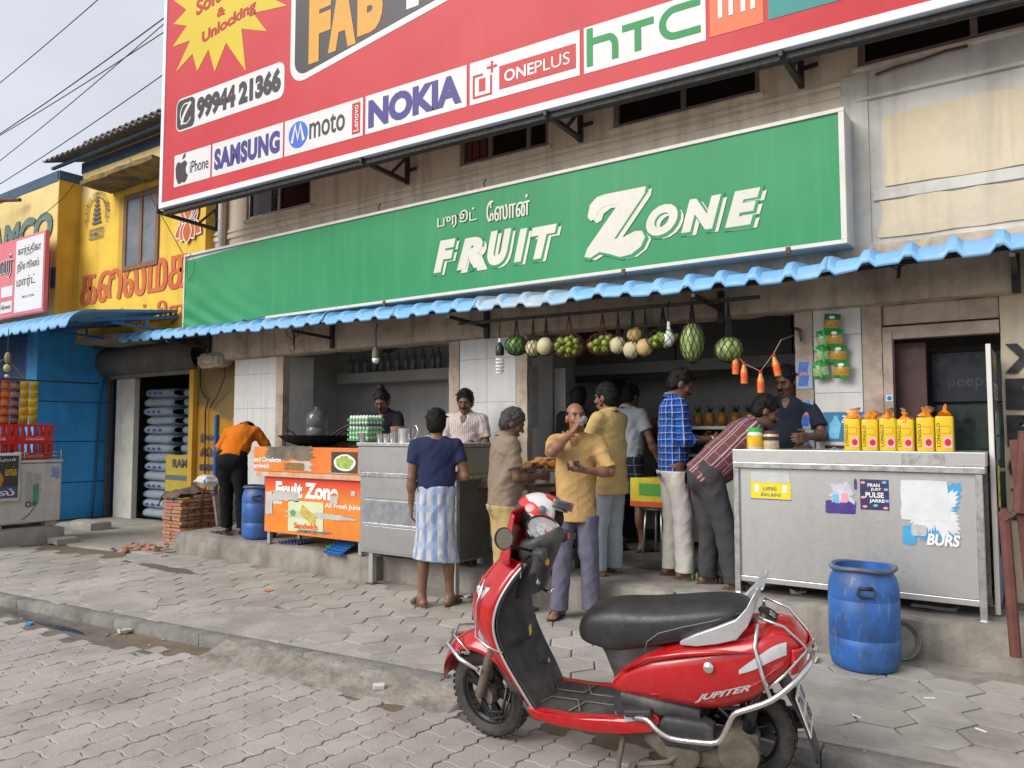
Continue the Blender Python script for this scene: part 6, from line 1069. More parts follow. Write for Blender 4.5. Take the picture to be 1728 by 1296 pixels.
def person(label, loc, face, h=1.68, feet=((.11, 0), (-.11, 0)), toes=(.2, .2), lean=0, side=0, head=(0, 0, 0), R_=None, L_arm=None, look=None, group=None, hem=.12, sleeve=.62, res=.0075, fat=0, hipdrop=0):
    lk = dict(skin='a', shirt=None, lower=None, kind='trousers', hair='short', hairm=m_hair, shoe=m_sole, strap=None, moustache=False, collar=True, vneck=True, beard=0, seed=0); lk.update(look or {}); s = h/1.70; sd = lk['seed']
    t = thing('person', label, 'person', loc, math.atan2(-face[0], face[1]), group); A = lambda *v: np.array(v, float)
    P = A(0, -.02-.25*math.sin(max(0, lean))*.55, .93-hipdrop)*s; d = A(math.sin(side), math.sin(lean), 0); d[2] = math.sqrt(max(.02, 1-d[0]**2-d[1]**2)); rx = A(1, 0, 0); fwd = np.cross(d, rx)*-1; fwd = np.cross(A(0, 0, 1), rx) if 0 else np.cross(d, rx); fwd = fwd/np.linalg.norm(fwd); 
    if fwd[1] < 0 and lean < 1.4: fwd = -fwd
    at = lambda x, f, u: P+rx*x*s+fwd*f*s+d*u*s
    neck = at(0, -.012, .525); Y_, Pt, Rl = head[1], head[0], head[2]
    hm = (Matrix.Rotation(-Y_, 3, 'Z') @ Matrix.Rotation(-Pt-lean*.0, 3, 'X') @ Matrix.Rotation(Rl, 3, 'Y')); H3 = np.array(hm); hc = neck+(d*.06+H3[:, 2]*.095+H3[:, 1]*.028)*s; hp = lambda x, y, z: hc+H3@(A(x, y, z)*s)
    shr, shl = at(.178+fat*.3, -.005, .475), at(-.178-fat*.3, -.005, .475)
    def arm(sh, spec, sg):
        e, w = spec if spec else ((.05*sg, -.02, -1), (.02*sg, .12, -1)); e, w = A(*e), A(*w); el = sh+e/np.linalg.norm(e)*.285*s; wr = el+w/np.linalg.norm(w)*.245*s; return el, wr, w/np.linalg.norm(w)
    def ik(sh, tgt, hint, hd):
        tgt, hint, hd = tgt, A(*hint), A(*hd); v = tgt-sh; D = min(np.linalg.norm(v), .525*s); v = v/np.linalg.norm(v); a_, b_ = .285*s, .245*s; x_ = (D*D+a_*a_-b_*b_)/(2*D); hh = math.sqrt(max(0, a_*a_-x_*x_)); pp = hint-v*(hint@v); pp = pp/np.linalg.norm(pp); return sh+v*x_+pp*hh, sh+v*D, hd/np.linalg.norm(hd)
    if R_ and R_[0] == 'mouth': er, wr_, dr = ik(shr, hp(.075, .125, -.135), R_[1], H3@A(-.55, .12, .75))
    elif R_ and R_[0] == 'at': er, wr_, dr = ik(shr, at(*R_[4]), R_[1], R_[5])
    else: er, wr_, dr = arm(shr, R_ and R_[:2], 1)
    if L_arm and L_arm[0] == 'at': el_, wl, dl = ik(shl, at(*L_arm[4]), L_arm[1], L_arm[5])
    else: el_, wl, dl = arm(shl, L_arm and L_arm[:2], -1)
    legs = []
    for sg, ft, ty in ((1, feet[0], toes[0]), (-1, feet[1], -toes[1])):
        hip = P+A(.088*sg, 0, -.02)*s; an = A(ft[0], ft[1]-.0, .075 if len(ft) < 3 else .075+ft[2])*s; kn = (hip+an)/2+A(.0, .025+.35*hipdrop, .015)*s; dv = A(math.sin(ty), math.cos(ty), 0); legs.append((hip, kn, an, dv))
    allp = [P, neck, hc+A(0, 0, .16), er, wr_, el_, wl, shr, shl]+[q for l in legs for q in l[:3]]+[l[2]+l[3]*.22-A(0, 0, .09) for l in legs]+[wr_+dr*.2, wl+dl*.2]
    lo = np.min(allp, 0)-.16; hi = np.max(allp, 0)+.16; lo[2] = -.03; B = SDF(lo, hi, res)
    sqf = (fwd, .68)
    # torso, pelvis
    B.cap(at(0, 0, .02), at(0, 0, .16), .150*s+fat, .140*s+fat, .03, sq=sqf).cap(at(0, 0, .2), at(0, 0, .40), .140*s+fat, .160*s+fat*.6, .05, sq=sqf).cap(at(-.10, 0, .46), at(.10, 0, .46), .075*s, .075*s, .05).cap(neck-d*.03, hp(0, -.02, -.07), .056*s, .052*s, .025)
    for hip, kn, an, dv in legs:
        B.cap(hip, kn, .082*s+fat*.4, .055*s, .03).cap(kn, an, .054*s, .036*s, .02).ell(kn*.62+an*.38-A(0, .022, 0)*s, (.045*s, .048*s, .11*s), k=.03)
        hl = an+A(0, 0, -.045)*s-dv*.035*s; to = an+A(0, 0, -.055)*s+dv*.135*s; B.cap(hl, an, .033*s, .033*s, .02).cap(hl, to, .030*s, .024*s, .02).cap(an, to, .032*s, .018*s, .03); pv = A(dv[1], -dv[0], 0)
        for q in range(5): b0 = to+pv*(q-2)*.016*s-dv*.02*s*(abs(q-2)*.35); B.cap(b0, b0+dv*.042*s*(1.1 if q == (1 if dv[0] > 0 else 3) else 1)-A(0, 0, .003), .0105*s, .0095*s, .006)
    for sh, e, w, dd, spec, sg in ((shr, er, wr_, dr, R_, 1), (shl, el_, wl, dl, L_arm, -1)):
        B.cap(sh, e, .052*s+fat*.25, .037*s, .03).cap(e, w, .039*s, .026*s, .02).ell(e*.7+w*.3, (.04*s, .04*s, .04*s), k=.04)
        # hand: palm of four rays, four bent fingers of unequal length, thumb leaving the side of the palm
        cu = spec[2] if spec and len(spec) > 2 else .5; pn = A(*(spec[3] if spec and len(spec) > 3 else (-sg, .2, 0))); pn = pn-dd*(pn@dd); pn = pn/(np.linalg.norm(pn)+1e-6); sv = np.cross(dd, pn)*sg; hs = s*1.0
        for q, ln in enumerate((.92, 1.05, 1.0, .82)):
            o_ = (1.5-q)*.0195*hs; b0 = w+dd*.016*hs+sv*o_*.62; b1 = w+dd*.088*hs+sv*o_; f1 = dd*math.cos(cu*.6)+pn*math.sin(cu*.6); f2 = dd*math.cos(cu*1.5)+pn*math.sin(cu*1.5); B.cap(b0, b1, .0155*hs, .0125*hs, .012); m1 = b1+f1*.040*ln*hs; B.cap(b1, m1, .0105*hs, .0095*hs, .006).cap(m1, m1+f2*.040*ln*hs, .0095*hs, .0078*hs, .004)
        t0 = w+dd*.028*hs+sv*.026*hs; t1 = t0+(dd*.55+sv*.75+pn*.25)*.040*hs; B.cap(t0, t1, .0135*hs, .0115*hs, .008).cap(t1, t1+(dd*.75+sv*(.3-.3*cu)+pn*(.3+.4*cu))*.034*hs, .0115*hs, .0085*hs, .004)
    # head
    B.ell(hp(0, -.008, .03), (.075*s, .094*s, .090*s), H3, .02).ell(hp(0, .024, -.028), (.060*s, .068*s, .092*s), H3, .03).ell(hp(0, .035, -.088), (.046*s, .050*s, .036*s), H3, .025).ell(hp(0, .072, -.104), (.02*s,)*3, H3, .02).cap(hp(0, .086, .012), hp(0, .112, -.030), .009*s, .0145*s, .01).ell(hp(0, .084, .026), (.048*s, .016*s, .011*s), H3, .012)
    for q in (-1, 1): B.ell(hp(q*.077, -.006, -.012), (.010*s, .022*s, .034*s), H3, .008).ell(hp(q*.042, .066, -.03), (.022*s, .02*s, .022*s), H3, .02).ell(hp(q*.031, .100, .006), (.018*s, .013*s, .010*s), H3, .008, 'c').ell(hp(q*.013, .104, -.034), (.009*s, .010*s, .008*s), H3, .006)
    B.ell(hp(0, .093, -.066), (.024*s, .011*s, .007*s), H3, .006).ell(hp(0, .091, -.078), (.021*s, .011*s, .008*s), H3, .006)
    bo = B.build('body', SK[lk['skin']], t)
    def bit(nm, c, r, m): MB().ell((0, 0, 0), r, 10, 6).build(nm, m, None, smooth=True, world=False); o = bpy.data.objects[-1] if 0 else None
    def part(nm, mb, m): o = mb.build(nm, m, t, world=False, smooth=True); return o
    def E(c, r): e = MB().ell((0, 0, 0), [x*s for x in r], 10, 6); e.v = [tuple(hc+H3@(A(*c)*s+A(*p))) for p in e.v]; return e
    for q in (-1, 1):
        part('eye', E((q*.031, .0895, .004), (.013, .006, .0035)), M('eye_dark', (.045, .03, .025), rough=.3)); part('eyebrow', E((q*.032, .0985, .024), (.019, .004, .0032)), m_hair)
    part('lips', E((0, .102, -.072), (.020, .005, .005)), M('lips', (.16, .06, .05), rough=.5))
    if lk['moustache']: part('moustache', E((0, .104, -.052), (.030, .009, .008)), m_hair)
    if lk['beard']:
        b = SDF(hc-.2, hc+.2, res*.9); b.ell(hp(0, .035, -.088), (.050*s, .053*s, .040*s), H3, .02).ell(hp(0, .072, -.104), (.023*s,)*3, H3, .02).ell(hp(0, .02, -.06), (.062*s, .04*s, .05*s), H3, .02).ell(hp(0, .11, -.06), (.03*s, .03*s, .03*s), H3, .01, 'c').wrinkle(.0015, 4); b.build('beard', m_hair, t)
    if lk['hair'] != 'none':
        hr = SDF(hc-.2, hc+.22, res*.8); g_ = dict(short=.010, thick=.015, bald=.004, crop=.006)[lk['hair'] if lk['hair'] in ('short', 'thick', 'bald', 'crop') else 'short']
        hr.ell(hp(0, -.012, .034), ((.075+g_)*s, (.094+g_)*s, (.090+g_*1.2)*s), H3, .02).ell(hp(0, -.045, -.02), ((.070+g_)*s, (.055+g_)*s, (.07+g_)*s), H3, .02)
        if lk['hair'] == 'bald': hr.ell(hp(0, .03, .11), (.085*s, .12*s, .09*s), H3, .01, 'c').ell(hp(0, .11, .0), (.1*s, .09*s, .12*s), H3, .01, 'c')
        else:
            hr.ell(hp(0, .090, -.035), (.083*s, .075*s, .098*s), H3, .015, 'c')
            for k in range(34):     # tufts
                a, b_ = rnd.uniform(0, 6.28), rnd.uniform(-.1, 1.5); dv = A(math.cos(a)*math.cos(b_), math.sin(a)*math.cos(b_)*1.1, math.sin(b_)); 
                if dv[1] > .35 and dv[2] < .45: continue
                c0 = hp(*(A(0, -.012, .034)+dv*(.078+g_*.7))); hr.cap(c0, c0+H3@((dv+A(rnd.uniform(-.5, .5), .35, -.25))*.022*s), .013*s, .004*s, .008)
        if lk['hair'] == 'knot': hr.ell(hp(0, -.03, .15), (.045*s, .05*s, .05*s), H3, .02)
        for q in (-1, 1): hr.ell(hp(q*.085, .004, -.02), (.02*s, .026*s, .034*s), H3, .006, 'c')
        hr.wrinkle(.0022, 3.2, sd); ho = hr.build('hair', lk['hairm'], t); vv = ho.data.vertices; st = MB()
        for k in range(900 if lk['hair'] != 'bald' else 250):
            v = vv[rnd.randrange(len(vv))]; nn = v.normal.copy(); loc_ = H3.T@(np.array(v.co)-hc)
            dn = V(H3@A(loc_[0]*2, -.15+.5*(loc_[1] > .02), -.55)); dr_ = (nn*.55+dn*.75+V((rnd.uniform(-.35, .35), rnd.uniform(-.35, .35), rnd.uniform(-.3, .3)))).normalized(); sd_ = dr_.cross(nn); sd_ = sd_.normalized()*.0016 if sd_.length > .01 else V((.0016, 0, 0)); L = rnd.uniform(.010, .022)*(1.2 if lk['hair'] == 'thick' else .8)
            st.add([v.co-nn*.003-sd_, v.co-nn*.003+sd_, v.co+dr_*L], [(0, 1, 2)])
        st.build('hair_strands', lk['hairm'], ho, world=False)
    # shirt
    if lk['shirt']:
        g = .018*s; q = SDF(lo, hi, res*1.12); hp_ = at(0, 0, -hem)
        q.cap(at(0, .0, -hem-.12), at(0, .0, .18), .178*s+fat, .158*s+fat, .04, sq=(fwd, .74)).cap(at(0, 0, .2), at(0, 0, .40), .156*s+fat, .172*s+fat*.6, .06, sq=(fwd, .74)).cap(at(-.115, 0, .452), at(.115, 0, .452), .080*s, .080*s, .06)
        if fat > .01: q.ell(at(0, .06, .14), (.13*s+fat, .10*s+fat*1.3, .15*s), np.stack([rx, fwd, d], 1), .06)
        for sh, e in ((shr, er), (shl, el_)): q.cap(sh, sh+(e-sh)*min(1, sleeve*1.0), .066*s+fat*.25, .066*s+fat*.2, .035, cut=True)
        if sleeve > 1:
            for e, w in ((er, wr_), (el_, wl)): q.cap(e, e+(w-e)*(sleeve-1), .060*s, .052*s, .03, cut=True)
        q.wrinkle(.0042, 1., sd+1).wrinkle(.002, 2.1, sd+2); q.keep(at(0, 0, -hem), d); q.cap(neck-d*.02, neck+d*.15, .062*s, .07*s, .01, 'c')
        if lk['vneck']: q.cap(at(0, .10, .50), at(0, .15, .39), .036*s, .004*s, .01, 'c')
        q.build('shirt', lk['shirt'], t)
        if lk['collar']:
            cm = MB().grid(lambda u, v: tuple(neck+rx*math.sin(R(22+316*u))*(.060+.028*v)*s+fwd*(math.cos(R(22+316*u))*(.064+.030*v)+.012)*s+d*(.045-.055*v*v-.035*math.cos(R(22+316*u))*(.4+.6*v)-.03*(v if u in (0, 1) else 0))*s), 26, 4); cm.build('collar', lk['shirt'], t, world=False, smooth=True, solid=.004)
            if lk['vneck']:
                pl_ = [at(.006, .0, u) for u in (.36, .25, .12, 0., -hem+.01)]
    # legs: trousers, shorts or a wrapped lungi
    if lk['lower']:
        top = at(0, 0, .10); hi2 = hi.copy(); hi2[2] = min(hi2[2], max(top[2], P[2])+.2); q = SDF(lo, hi2, res*1.15); g = .0
        if lk['kind'] == 'lungi':
            zb = .40*s; q.cap(at(0, 0, .08), P*A(1, 1, 0)+A(0, 0, zb-.15), .172*s, .205*s, .03, sq=(A(0, 1, 0), .78)); q.wrinkle(.009, .8, sd+5, .5).wrinkle(.004, 2, sd+3, .6); q.keep(A(0, 0, zb), A(.10, 0, 1)/np.linalg.norm(A(.1, 0, 1))).keep(at(0, 0, .12), -d)
        else:
            q.cap(at(0, 0, .0), at(0, 0, .10), .160*s+fat, .154*s+fat, .03, sq=(fwd, .72)).ell(P+A(0, -.025, -.05)*s, (.155*s+fat, .112*s+fat*.5, .11*s), k=.04)
            for hip, kn, an, dv in legs:
                q.cap(hip, kn, .104*s+fat*.5, .082*s+fat*.2, .04)
                if lk['kind'] == 'trousers': q.cap(kn, an-A(0, 0, .05)*s+dv*.012, .082*s+fat*.2, .078*s, .03, sq=(A(1, 0, 0), .95))
            q.wrinkle(.0035, 1., sd+4, .6).wrinkle(.0022, 2.2, sd+7, .6); q.keep(A(0, 0, (.055 if lk['kind'] == 'trousers' else .52)*s), A(0, 0, 1)).keep(at(0, 0, .13 if hem < .06 or lean > .3 else .05-hem), -d)
        q.build(dict(trousers='trousers', shorts='shorts', lungi='lungi')[lk['kind']], lk['lower'], t)
    if lk['shoe']:
        for hip, kn, an, dv in legs:
            pv = A(dv[1], -dv[0], 0); out_ = []
            for i in range(24):
                a = 2*math.pi*i/24; L, w_ = .145*s, (.046 if math.sin(a) > 0 else .036)*s; p = an*A(1, 1, 0)+dv*(.055*s+L*math.sin(a))+pv*w_*math.cos(a)*(1+.12*math.sin(a)); out_.append((p[0], p[1]))
            z0 = an[2]-.075*s; so_ = MB().slab(out_, z0-.008, z0+.016).build('sandal', lk['shoe'], t, world=False, bevel=.004)
            for q in ((.10, .045), (.065, .055)): c0 = an*A(1, 1, 0)+dv*q[0]*s+A(0, 0, z0); MB().tube([c0+pv*.046*s+A(0, 0, .01), c0+pv*.034*s+A(0, 0, q[1]*s), c0+A(0, 0, (q[1]+.012)*s), c0-pv*.034*s+A(0, 0, q[1]*s), c0-pv*.046*s+A(0, 0, .01)], .011*s, 6).build('strap', lk['strap'] or lk['shoe'], so_, world=False, smooth=True)
    J = dict(wr=wr_, wl=wl, dr=dr, dl=dl, hc=hc, neck=neck, at=at, t=t, s=s); return J
def Wp(J, p): return WM[J['t'].name] @ V(p)
# --- cloth
c_navy = cloth('navy_jersey', (.028, .035, .085)); c_grey = cloth('taupe_shirt', (.27, .205, .15)); c_beige = check('tan_shirt', (.50, .32, .13), ((0, 5, .0035, .018, (.22, .13, .05), .8), (0, 5, .0025, -.014, (.3, .18, .07), .6))); c_yell = cloth('khaki_yellow_shirt', (.52, .38, .15)); c_kh = cloth('khaki_trousers', (.50, .37, .17)); c_slate = cloth('slate_trousers', (.13, .125, .17)); c_jean = cloth('pale_jeans', (.36, .41, .44)); c_crm = cloth('cream_trousers', (.58, .55, .50)); c_char = cloth('charcoal_trousers', (.06, .058, .062)); c_blk = cloth('black', (.012, .012, .013)); c_or = cloth('orange_shirt', (.62, .16, .012)); c_gs = cloth('grey_shirt', (.34, .36, .40)); c_mar = cloth('maroon_dark', (.10, .025, .025)); c_dn = cloth('dark_navy_shirt', (.022, .028, .045)); c_cook = cloth('cook_shirt', (.02, .02, .025))
c_lun = check('lungi_check', (.55, .55, .52), ((3, .105, .05, 0, (.14, .23, .46), .85), (2, .15, .06, 0, (.30, .38, .55), .6), (3, .105, .012, .07, (.45, .5, .58), .6)), bump=.5)
c_blu = check('blue_check_shirt', (.012, .09, .42), ((3, .056, .024, .02, (.008, .02, .10), .75), (2, .056, .024, .0, (.008, .02, .10), .75), (3, .056, .006, 0, (.45, .52, .62), .6), (2, .056, .006, .036, (.45, .52, .62), .55)))
c_str = check('pink_stripe_shirt', (.60, .54, .51), ((3, .028, .009, 0, (.36, .20, .20), .7), (3, .056, .006, .02, (.5, .4, .4), .6)))
c_dkp = check('dark_check_cloth', (.018, .022, .035), ((0, .09, .006, 0, (.2, .22, .26), .7), (2, .09, .006, 0, (.2, .22, .26), .7)))
# --- navy T-shirt and lungi, back to us
J = person('man in navy T-shirt and blue check lungi standing at the steel counter', (-4.38, 5.16, .004), (-.62, .78), 1.66, ((.125, .02), (-.12, -.01)), (.5, .5), .02, -.01, (.12, .1, 0), ((.30, -.15, -1), (-.55, .75, .02), .7), ((-.12, -.05, -1), (-.02, .18, -1), .5), dict(shirt=c_navy, lower=c_lun, kind='lungi', hair='thick', collar=False, vneck=False, seed=1, skin='a', shoe=m_sole), hem=.05, sleeve=.55, res=.0075)
# --- taupe shirt, profile to the right
J = person('man in taupe shirt and khaki trousers facing right beside the fritters', (-3.83, 5.43, .004), (.62, .78), 1.68, ((.11, .05), (-.10, -.03)), (.2, .2), .05, 0, (.45, .25, 0), ((.1, .15, -1), (-.35, 1, .02), .9), ((-.15, .15, -1), (.1, 1, .15), .9), dict(shirt=c_grey, lower=c_kh, hair='thick', hairm=m_hairg, seed=2, skin='b', vneck=False), hem=.10, sleeve=.72, fat=.012, res=.0072)
w = Wp(J, (J['wr']+J['wl'])/2+J['dr']*.12); o = MB().obox(w, (.10, .07, .012), (0, .2, .6)).build('paper_plate', m_lit, None); tag(o, 'white folded paper held by the man in the taupe shirt', 'paper')
# --- tan shirt, drinking
J = person('man in tan shirt drinking from a small glass with phone in hand', (-3.20, 5.53, .004), (.42, -.91), 1.70, ((.13, .04), (-.12, -.02)), (.35, .25), -.03, 0, (-.12, -.35, .06), ('mouth', (.9, .25, -.8), .9, (-.6, -.3, -.2)), ('at', (-.8, -.4, -.3), .9, (.2, -.2, 1), (-.09, .25, .25), (.75, .55, .1)), dict(shirt=c_beige, lower=c_slate, hair='bald', seed=3, skin='c', moustache=False, shoe=m_solek), hem=.17, sleeve=.9, res=.0066)
hw_ = Wp(J, J['wr']+J['dr']*.105+np.array([-.028, .012, .0])); o = MB().lathe([(.020, -.04), (.027, .045), (.025, .045), (.018, -.036)], (0, 0, 0), 18).build('drinking_glass', M('tea_glass', (.65, .66, .64), rough=.08, Transmission_Weight=.75), None, smooth=40); o.location = hw_; o.rotation_euler = (R(-60), 0, math.atan2(.42, -.91)+math.pi+.5); tag(o, 'small clear glass at the mouth of the man in the tan shirt', 'glass')
ph = Wp(J, J['wl']+J['dl']*.10+np.array([0, -.0, .03])); o = MB().obox((0, 0, 0), (.062, .013, .105), (0, 0, 0)).build('mobile_phone', M('phone_black', (.015, .015, .016), rough=.2), None, bevel=.004); o.location = ph; o.rotation_euler = (R(-50), R(70), -.4); tag(o, 'black phone in the hand of the man in the tan shirt', 'phone')
for dz, m_, nm in ((.045, M('yellow_band', (.75, .50, .02), rough=.5), 'wristband'), (.02, m_redp, 'thread_band')):
    a = J['wr']-J['dr']*dz; MB().lathe([(.031, -.008), (.034, 0), (.031, .008)], tuple(a), 16, tuple(J['dr'])).build(nm, m_, J['t'], world=False, smooth=True)
# --- khaki yellow shirt behind him
J = person('man in khaki yellow shirt and pale jeans behind the drinking man', (-3.21, 6.12, .235), (-.97, .10), 1.66, ((.11, .0), (-.11, .03)), (.2, .2), .02, 0, (.1, -.1, 0), ((.3, .5, -.8), (-.4, 1, .35), .8), ((-.2, .35, -.8), (.3, 1, .35), .8), dict(shirt=c_yell, lower=c_jean, hair='thick', beard=1, seed=4, skin='a'), hem=.20, sleeve=.85, fat=.018, res=.008)
# --- people in the shade of the right room
person('man in black shirt standing with his back turned in the right room', (-4.15, 7.25, .252), (-.25, .97), 1.70, head=(.05, .0, 0), look=dict(shirt=c_blk, lower=c_blk, seed=5, skin='b', shoe=None), res=.011)
person('tall dark haired man deep in the right room behind the man in black', (-4.05, 8.0, .252), (.3, .95), 1.80, head=(.0, .3, 0), look=dict(shirt=c_mar, lower=c_blk, seed=6, skin='b', shoe=None, hair='thick'), res=.012)
person('man in grey shirt and dark check shorts with his back turned', (-3.62, 7.35, .252), (.25, .97), 1.72, ((.12, .08), (-.10, -.05)), lean=.06, head=(.25, .1, 0), R_=((.35, .15, -1), (.1, .5, -1), .5), look=dict(shirt=c_gs, lower=c_dkp, kind='shorts', seed=7, skin='b', shoe=m_solek), sleeve=.6, hem=.02, fat=.012, res=.009)
person('dim figure in maroon at the back of the right room', (-3.42, 8.0, .252), (.6, -.8), 1.62, head=(.2, .3, 0), look=dict(shirt=c_mar, lower=c_blk, seed=8, skin='b', shoe=None), R_=((.5, .3, -.8), (.3, .8, -.2)), res=.011)
# --- blue checked shirt
J = person('man in blue checked shirt and cream trousers looking down at his hands', (-2.66, 6.33, .25), (.80, .60), 1.78, ((.10, .03), (-.10, -.04)), (.2, .15), .03, 0, (.42, .1, 0), ((.15, .12, -1), (-.25, 1, .0), .9), ((-.15, .15, -1), (.15, 1, .02), .9), dict(shirt=c_blu, lower=c_crm, seed=9, skin='b', hair='short', strap=m_soleg, moustache=True), hem=.11, sleeve=1.42, res=.0072)
w = Wp(J, (J['wr']+J['wl'])/2+J['dr']*.11); o = MB().obox(w, (.12, .055, .006), (.3, .3, .9)).build('folded_banknotes', M('banknote', (.36, .42, .36), (.5, .52, .45), sc=30), None); tag(o, 'folded banknotes in the hands of the man in blue check', 'banknotes')
for a in (J['wr'],): MB().lathe([(.031, -.004), (.033, 0), (.031, .004)], tuple(a), 14, tuple(J['dr'])).build('bracelet', W8, J['t'], world=False, smooth=True)
# --- maroon checked shirt, leaning over the counter
rot = (R(50), 0, 0)
c_mch = check('maroon_check_shirt', (.115, .035, .042), ((3, .085, .010, 0, (.60, .56, .56), .85), (3, .085, .006, .022, (.55, .5, .5), .8), (2, .10, .005, .0, (.32, .2, .2), .8), (3, .017, .006, 0, (.20, .09, .09), .5), (2, .017, .006, 0, (.20, .09, .09), .5)), rot=(.80, 0, 0), loc=(0, .743, 0))
J = person('man in maroon checked shirt leaning forward over the right counter', (-2.19, 6.13, .25), (.86, .51), 1.72, ((.11, .06), (-.14, -.10)), (.25, .2), .80, 0, (.45, .1, 0), ((.1, .5, -1), (-.25, 1, .12), .7), ((-.1, .7, -1), (.2, 1, .25), .7), dict(shirt=c_mch, lower=c_char, seed=10, skin='b', hair='short', moustache=True), hem=.10, sleeve=.8, fat=.03, res=.0075, hipdrop=.02)
# --- shopkeeper behind the counter
person('shopkeeper in dark navy shirt behind the right counter looking down', (-1.83, 6.86, .252), (-.15, -.99), 1.80, head=(.35, .25, -.1), R_=((.3, .2, -1), (-.4, 1, -.1), .7), L_arm=((-.4, .25, -1), (.1, 1, -.05), .7), look=dict(shirt=c_dn, lower=c_blk, seed=11, skin='b', moustache=True, shoe=None), sleeve=.75, res=.008)
# --- two men behind the left counters
person('man in pale striped shirt with moustache behind the steel counter', (-5.02, 6.38, .235), (.42, -.91), 1.68, head=(.28, .0, 0), R_=((.2, .1, -1), (-.3, 1, .0), .7), L_arm=((-.2, .1, -1), (.3, 1, 0), .7), look=dict(shirt=c_str, lower=c_char, seed=12, skin='b', moustache=True, beard=0, shoe=None, hair='thick'), sleeve=.7, res=.0066)
person('cook with hair knot in a dark shirt behind the egg trays', (-6.36, 6.55, .25), (.35, -.94), 1.72, lean=.12, head=(.5, -.1, 0), R_=((.5, .2, -.9), (.1, .9, -.3), .7), L_arm=((-.2, .3, -1), (.2, 1, -.1), .7), look=dict(shirt=c_cook, lower=c_blk, seed=13, skin='b', hair='knot', moustache=True, shoe=None), sleeve=.7, res=.007)
# --- orange shirt, bent over
J = person('man in orange shirt and black trousers bending away at the left pillar', (-8.38, 6.0, .25), (-.52, .86), 1.70, ((.12, -.05), (-.11, .02)), (.2, .25), .85, -.03, (1.9, 0, 0), ((.5, .3, -.9), (-.1, .8, -.75), .5), ((-.55, .15, -.9), (.1, .8, -.7), .5), dict(shirt=c_or, lower=c_blk, seed=14, skin='b', shoe=m_solek, vneck=False), hem=.06, sleeve=.9, fat=.01, res=.0085)
# ================================================================ RED SCOOTER
m_red = M('scooter_red_paint', (.40, .003, .006), (.44, .004, .008), sc=3, rough=.25, Coat_Weight=.5, Coat_Roughness=.1, dirt=(.30, .07, .05), da=.22, ds=9)
m_bkp = M('black_body_plastic', (.028, .029, .031), (.04, .04, .042), sc=6, rough=.55, bump=.1, bs=200, dirt=(.20, .18, .15), da=.5, ds=5); m_bks = M('black_seat_vinyl', (.018, .018, .02), (.026, .026, .028), sc=8, rough=.42, bump=.15, bs=160, dirt=(.08, .078, .075), da=.4, ds=6)
m_sil = M('silver_rail', (.55, .56, .57), (.60, .61, .62), sc=8, rough=.33, metal=.55); m_chr = M('chrome_tube', (.72, .72, .72), (.62, .61, .60), sc=14, rough=.2, metal=1); m_tyre = M('dusty_tyre', (.028, .027, .026), (.05, .047, .043), sc=12, rough=.85, bump=.4, bs=60, dirt=(.15, .13, .11), da=.6, ds=9); m_eng = M('muddy_engine', (.10, .085, .065), (.17, .14, .105), sc=9, rough=.9, bump=.5, bs=50, dirt=(.06, .05, .04), da=.6, ds=8); m_lens = M('clear_lens', (.55, .56, .57), (.48, .48, .5), sc=30, rough=.12, Coat_Weight=.5); m_rl = M('red_lens', (.55, .01, .012), rough=.12, Coat_Weight=.5); m_blk2 = M('gloss_black', (.012, .012, .013), rough=.25)
sct = thing('scooter', 'red scooter with black seat parked on its side stand in the foreground', 'scooter', (-1.185, 3.57, -.08), rot=(R(-8), 0, 0))
sct.rotation_euler = (Matrix.Rotation(math.atan2(-.189, -.982), 3, 'Z') @ Matrix.Rotation(R(-8), 3, 'X')).to_euler(); WM[sct.name] = Matrix.Translation((-1.185, 3.57, -.078)) @ sct.rotation_euler.to_matrix().to_4x4(); sct.location = (-1.185, 3.57, -.078)
def sp(nm, mb, m, par=None, **k): return mb.build(nm, m, par or sct, world=False, **k)
def sec(x, zb, zt, w, n=22, p=.75, dz=0): 
    c, h = (zb+zt)/2, (zt-zb)/2; return [(x, w*math.copysign(abs(math.cos(t))**p, math.cos(t)), c+h*math.copysign(abs(math.sin(t))**p, math.sin(t))+dz) for t in [2*math.pi*i/n for i in range(n)]]
def interp(tab, x):
    for a, b in zip(tab, tab[1:]):
        if (a[0]-x)*(b[0]-x) <= 0: t = 0 if a[0] == b[0] else (x-a[0])/(b[0]-a[0]); return [p+(q-p)*t for p, q in zip(a[1:], b[1:])]
    return tab[-1][1:]
def smooth_tab(tab, n):
    """Catmull-Rom through stations"""
    out = []; m = len(tab)
    for i in range(m-1):
        p0, p1, p2, p3 = (tab[max(0, min(m-1, j))] for j in (i-1, i, i+1, i+2))
        for k in range(n):
            t = k/n; out.append([.5*((2*b)+(c-a)*t+(2*a-5*b+4*c-d)*t*t+(3*b-a-3*c+d)*t**3) for a, b, c, d in zip(p0, p1, p2, p3)])
    return out+[list(tab[-1])]
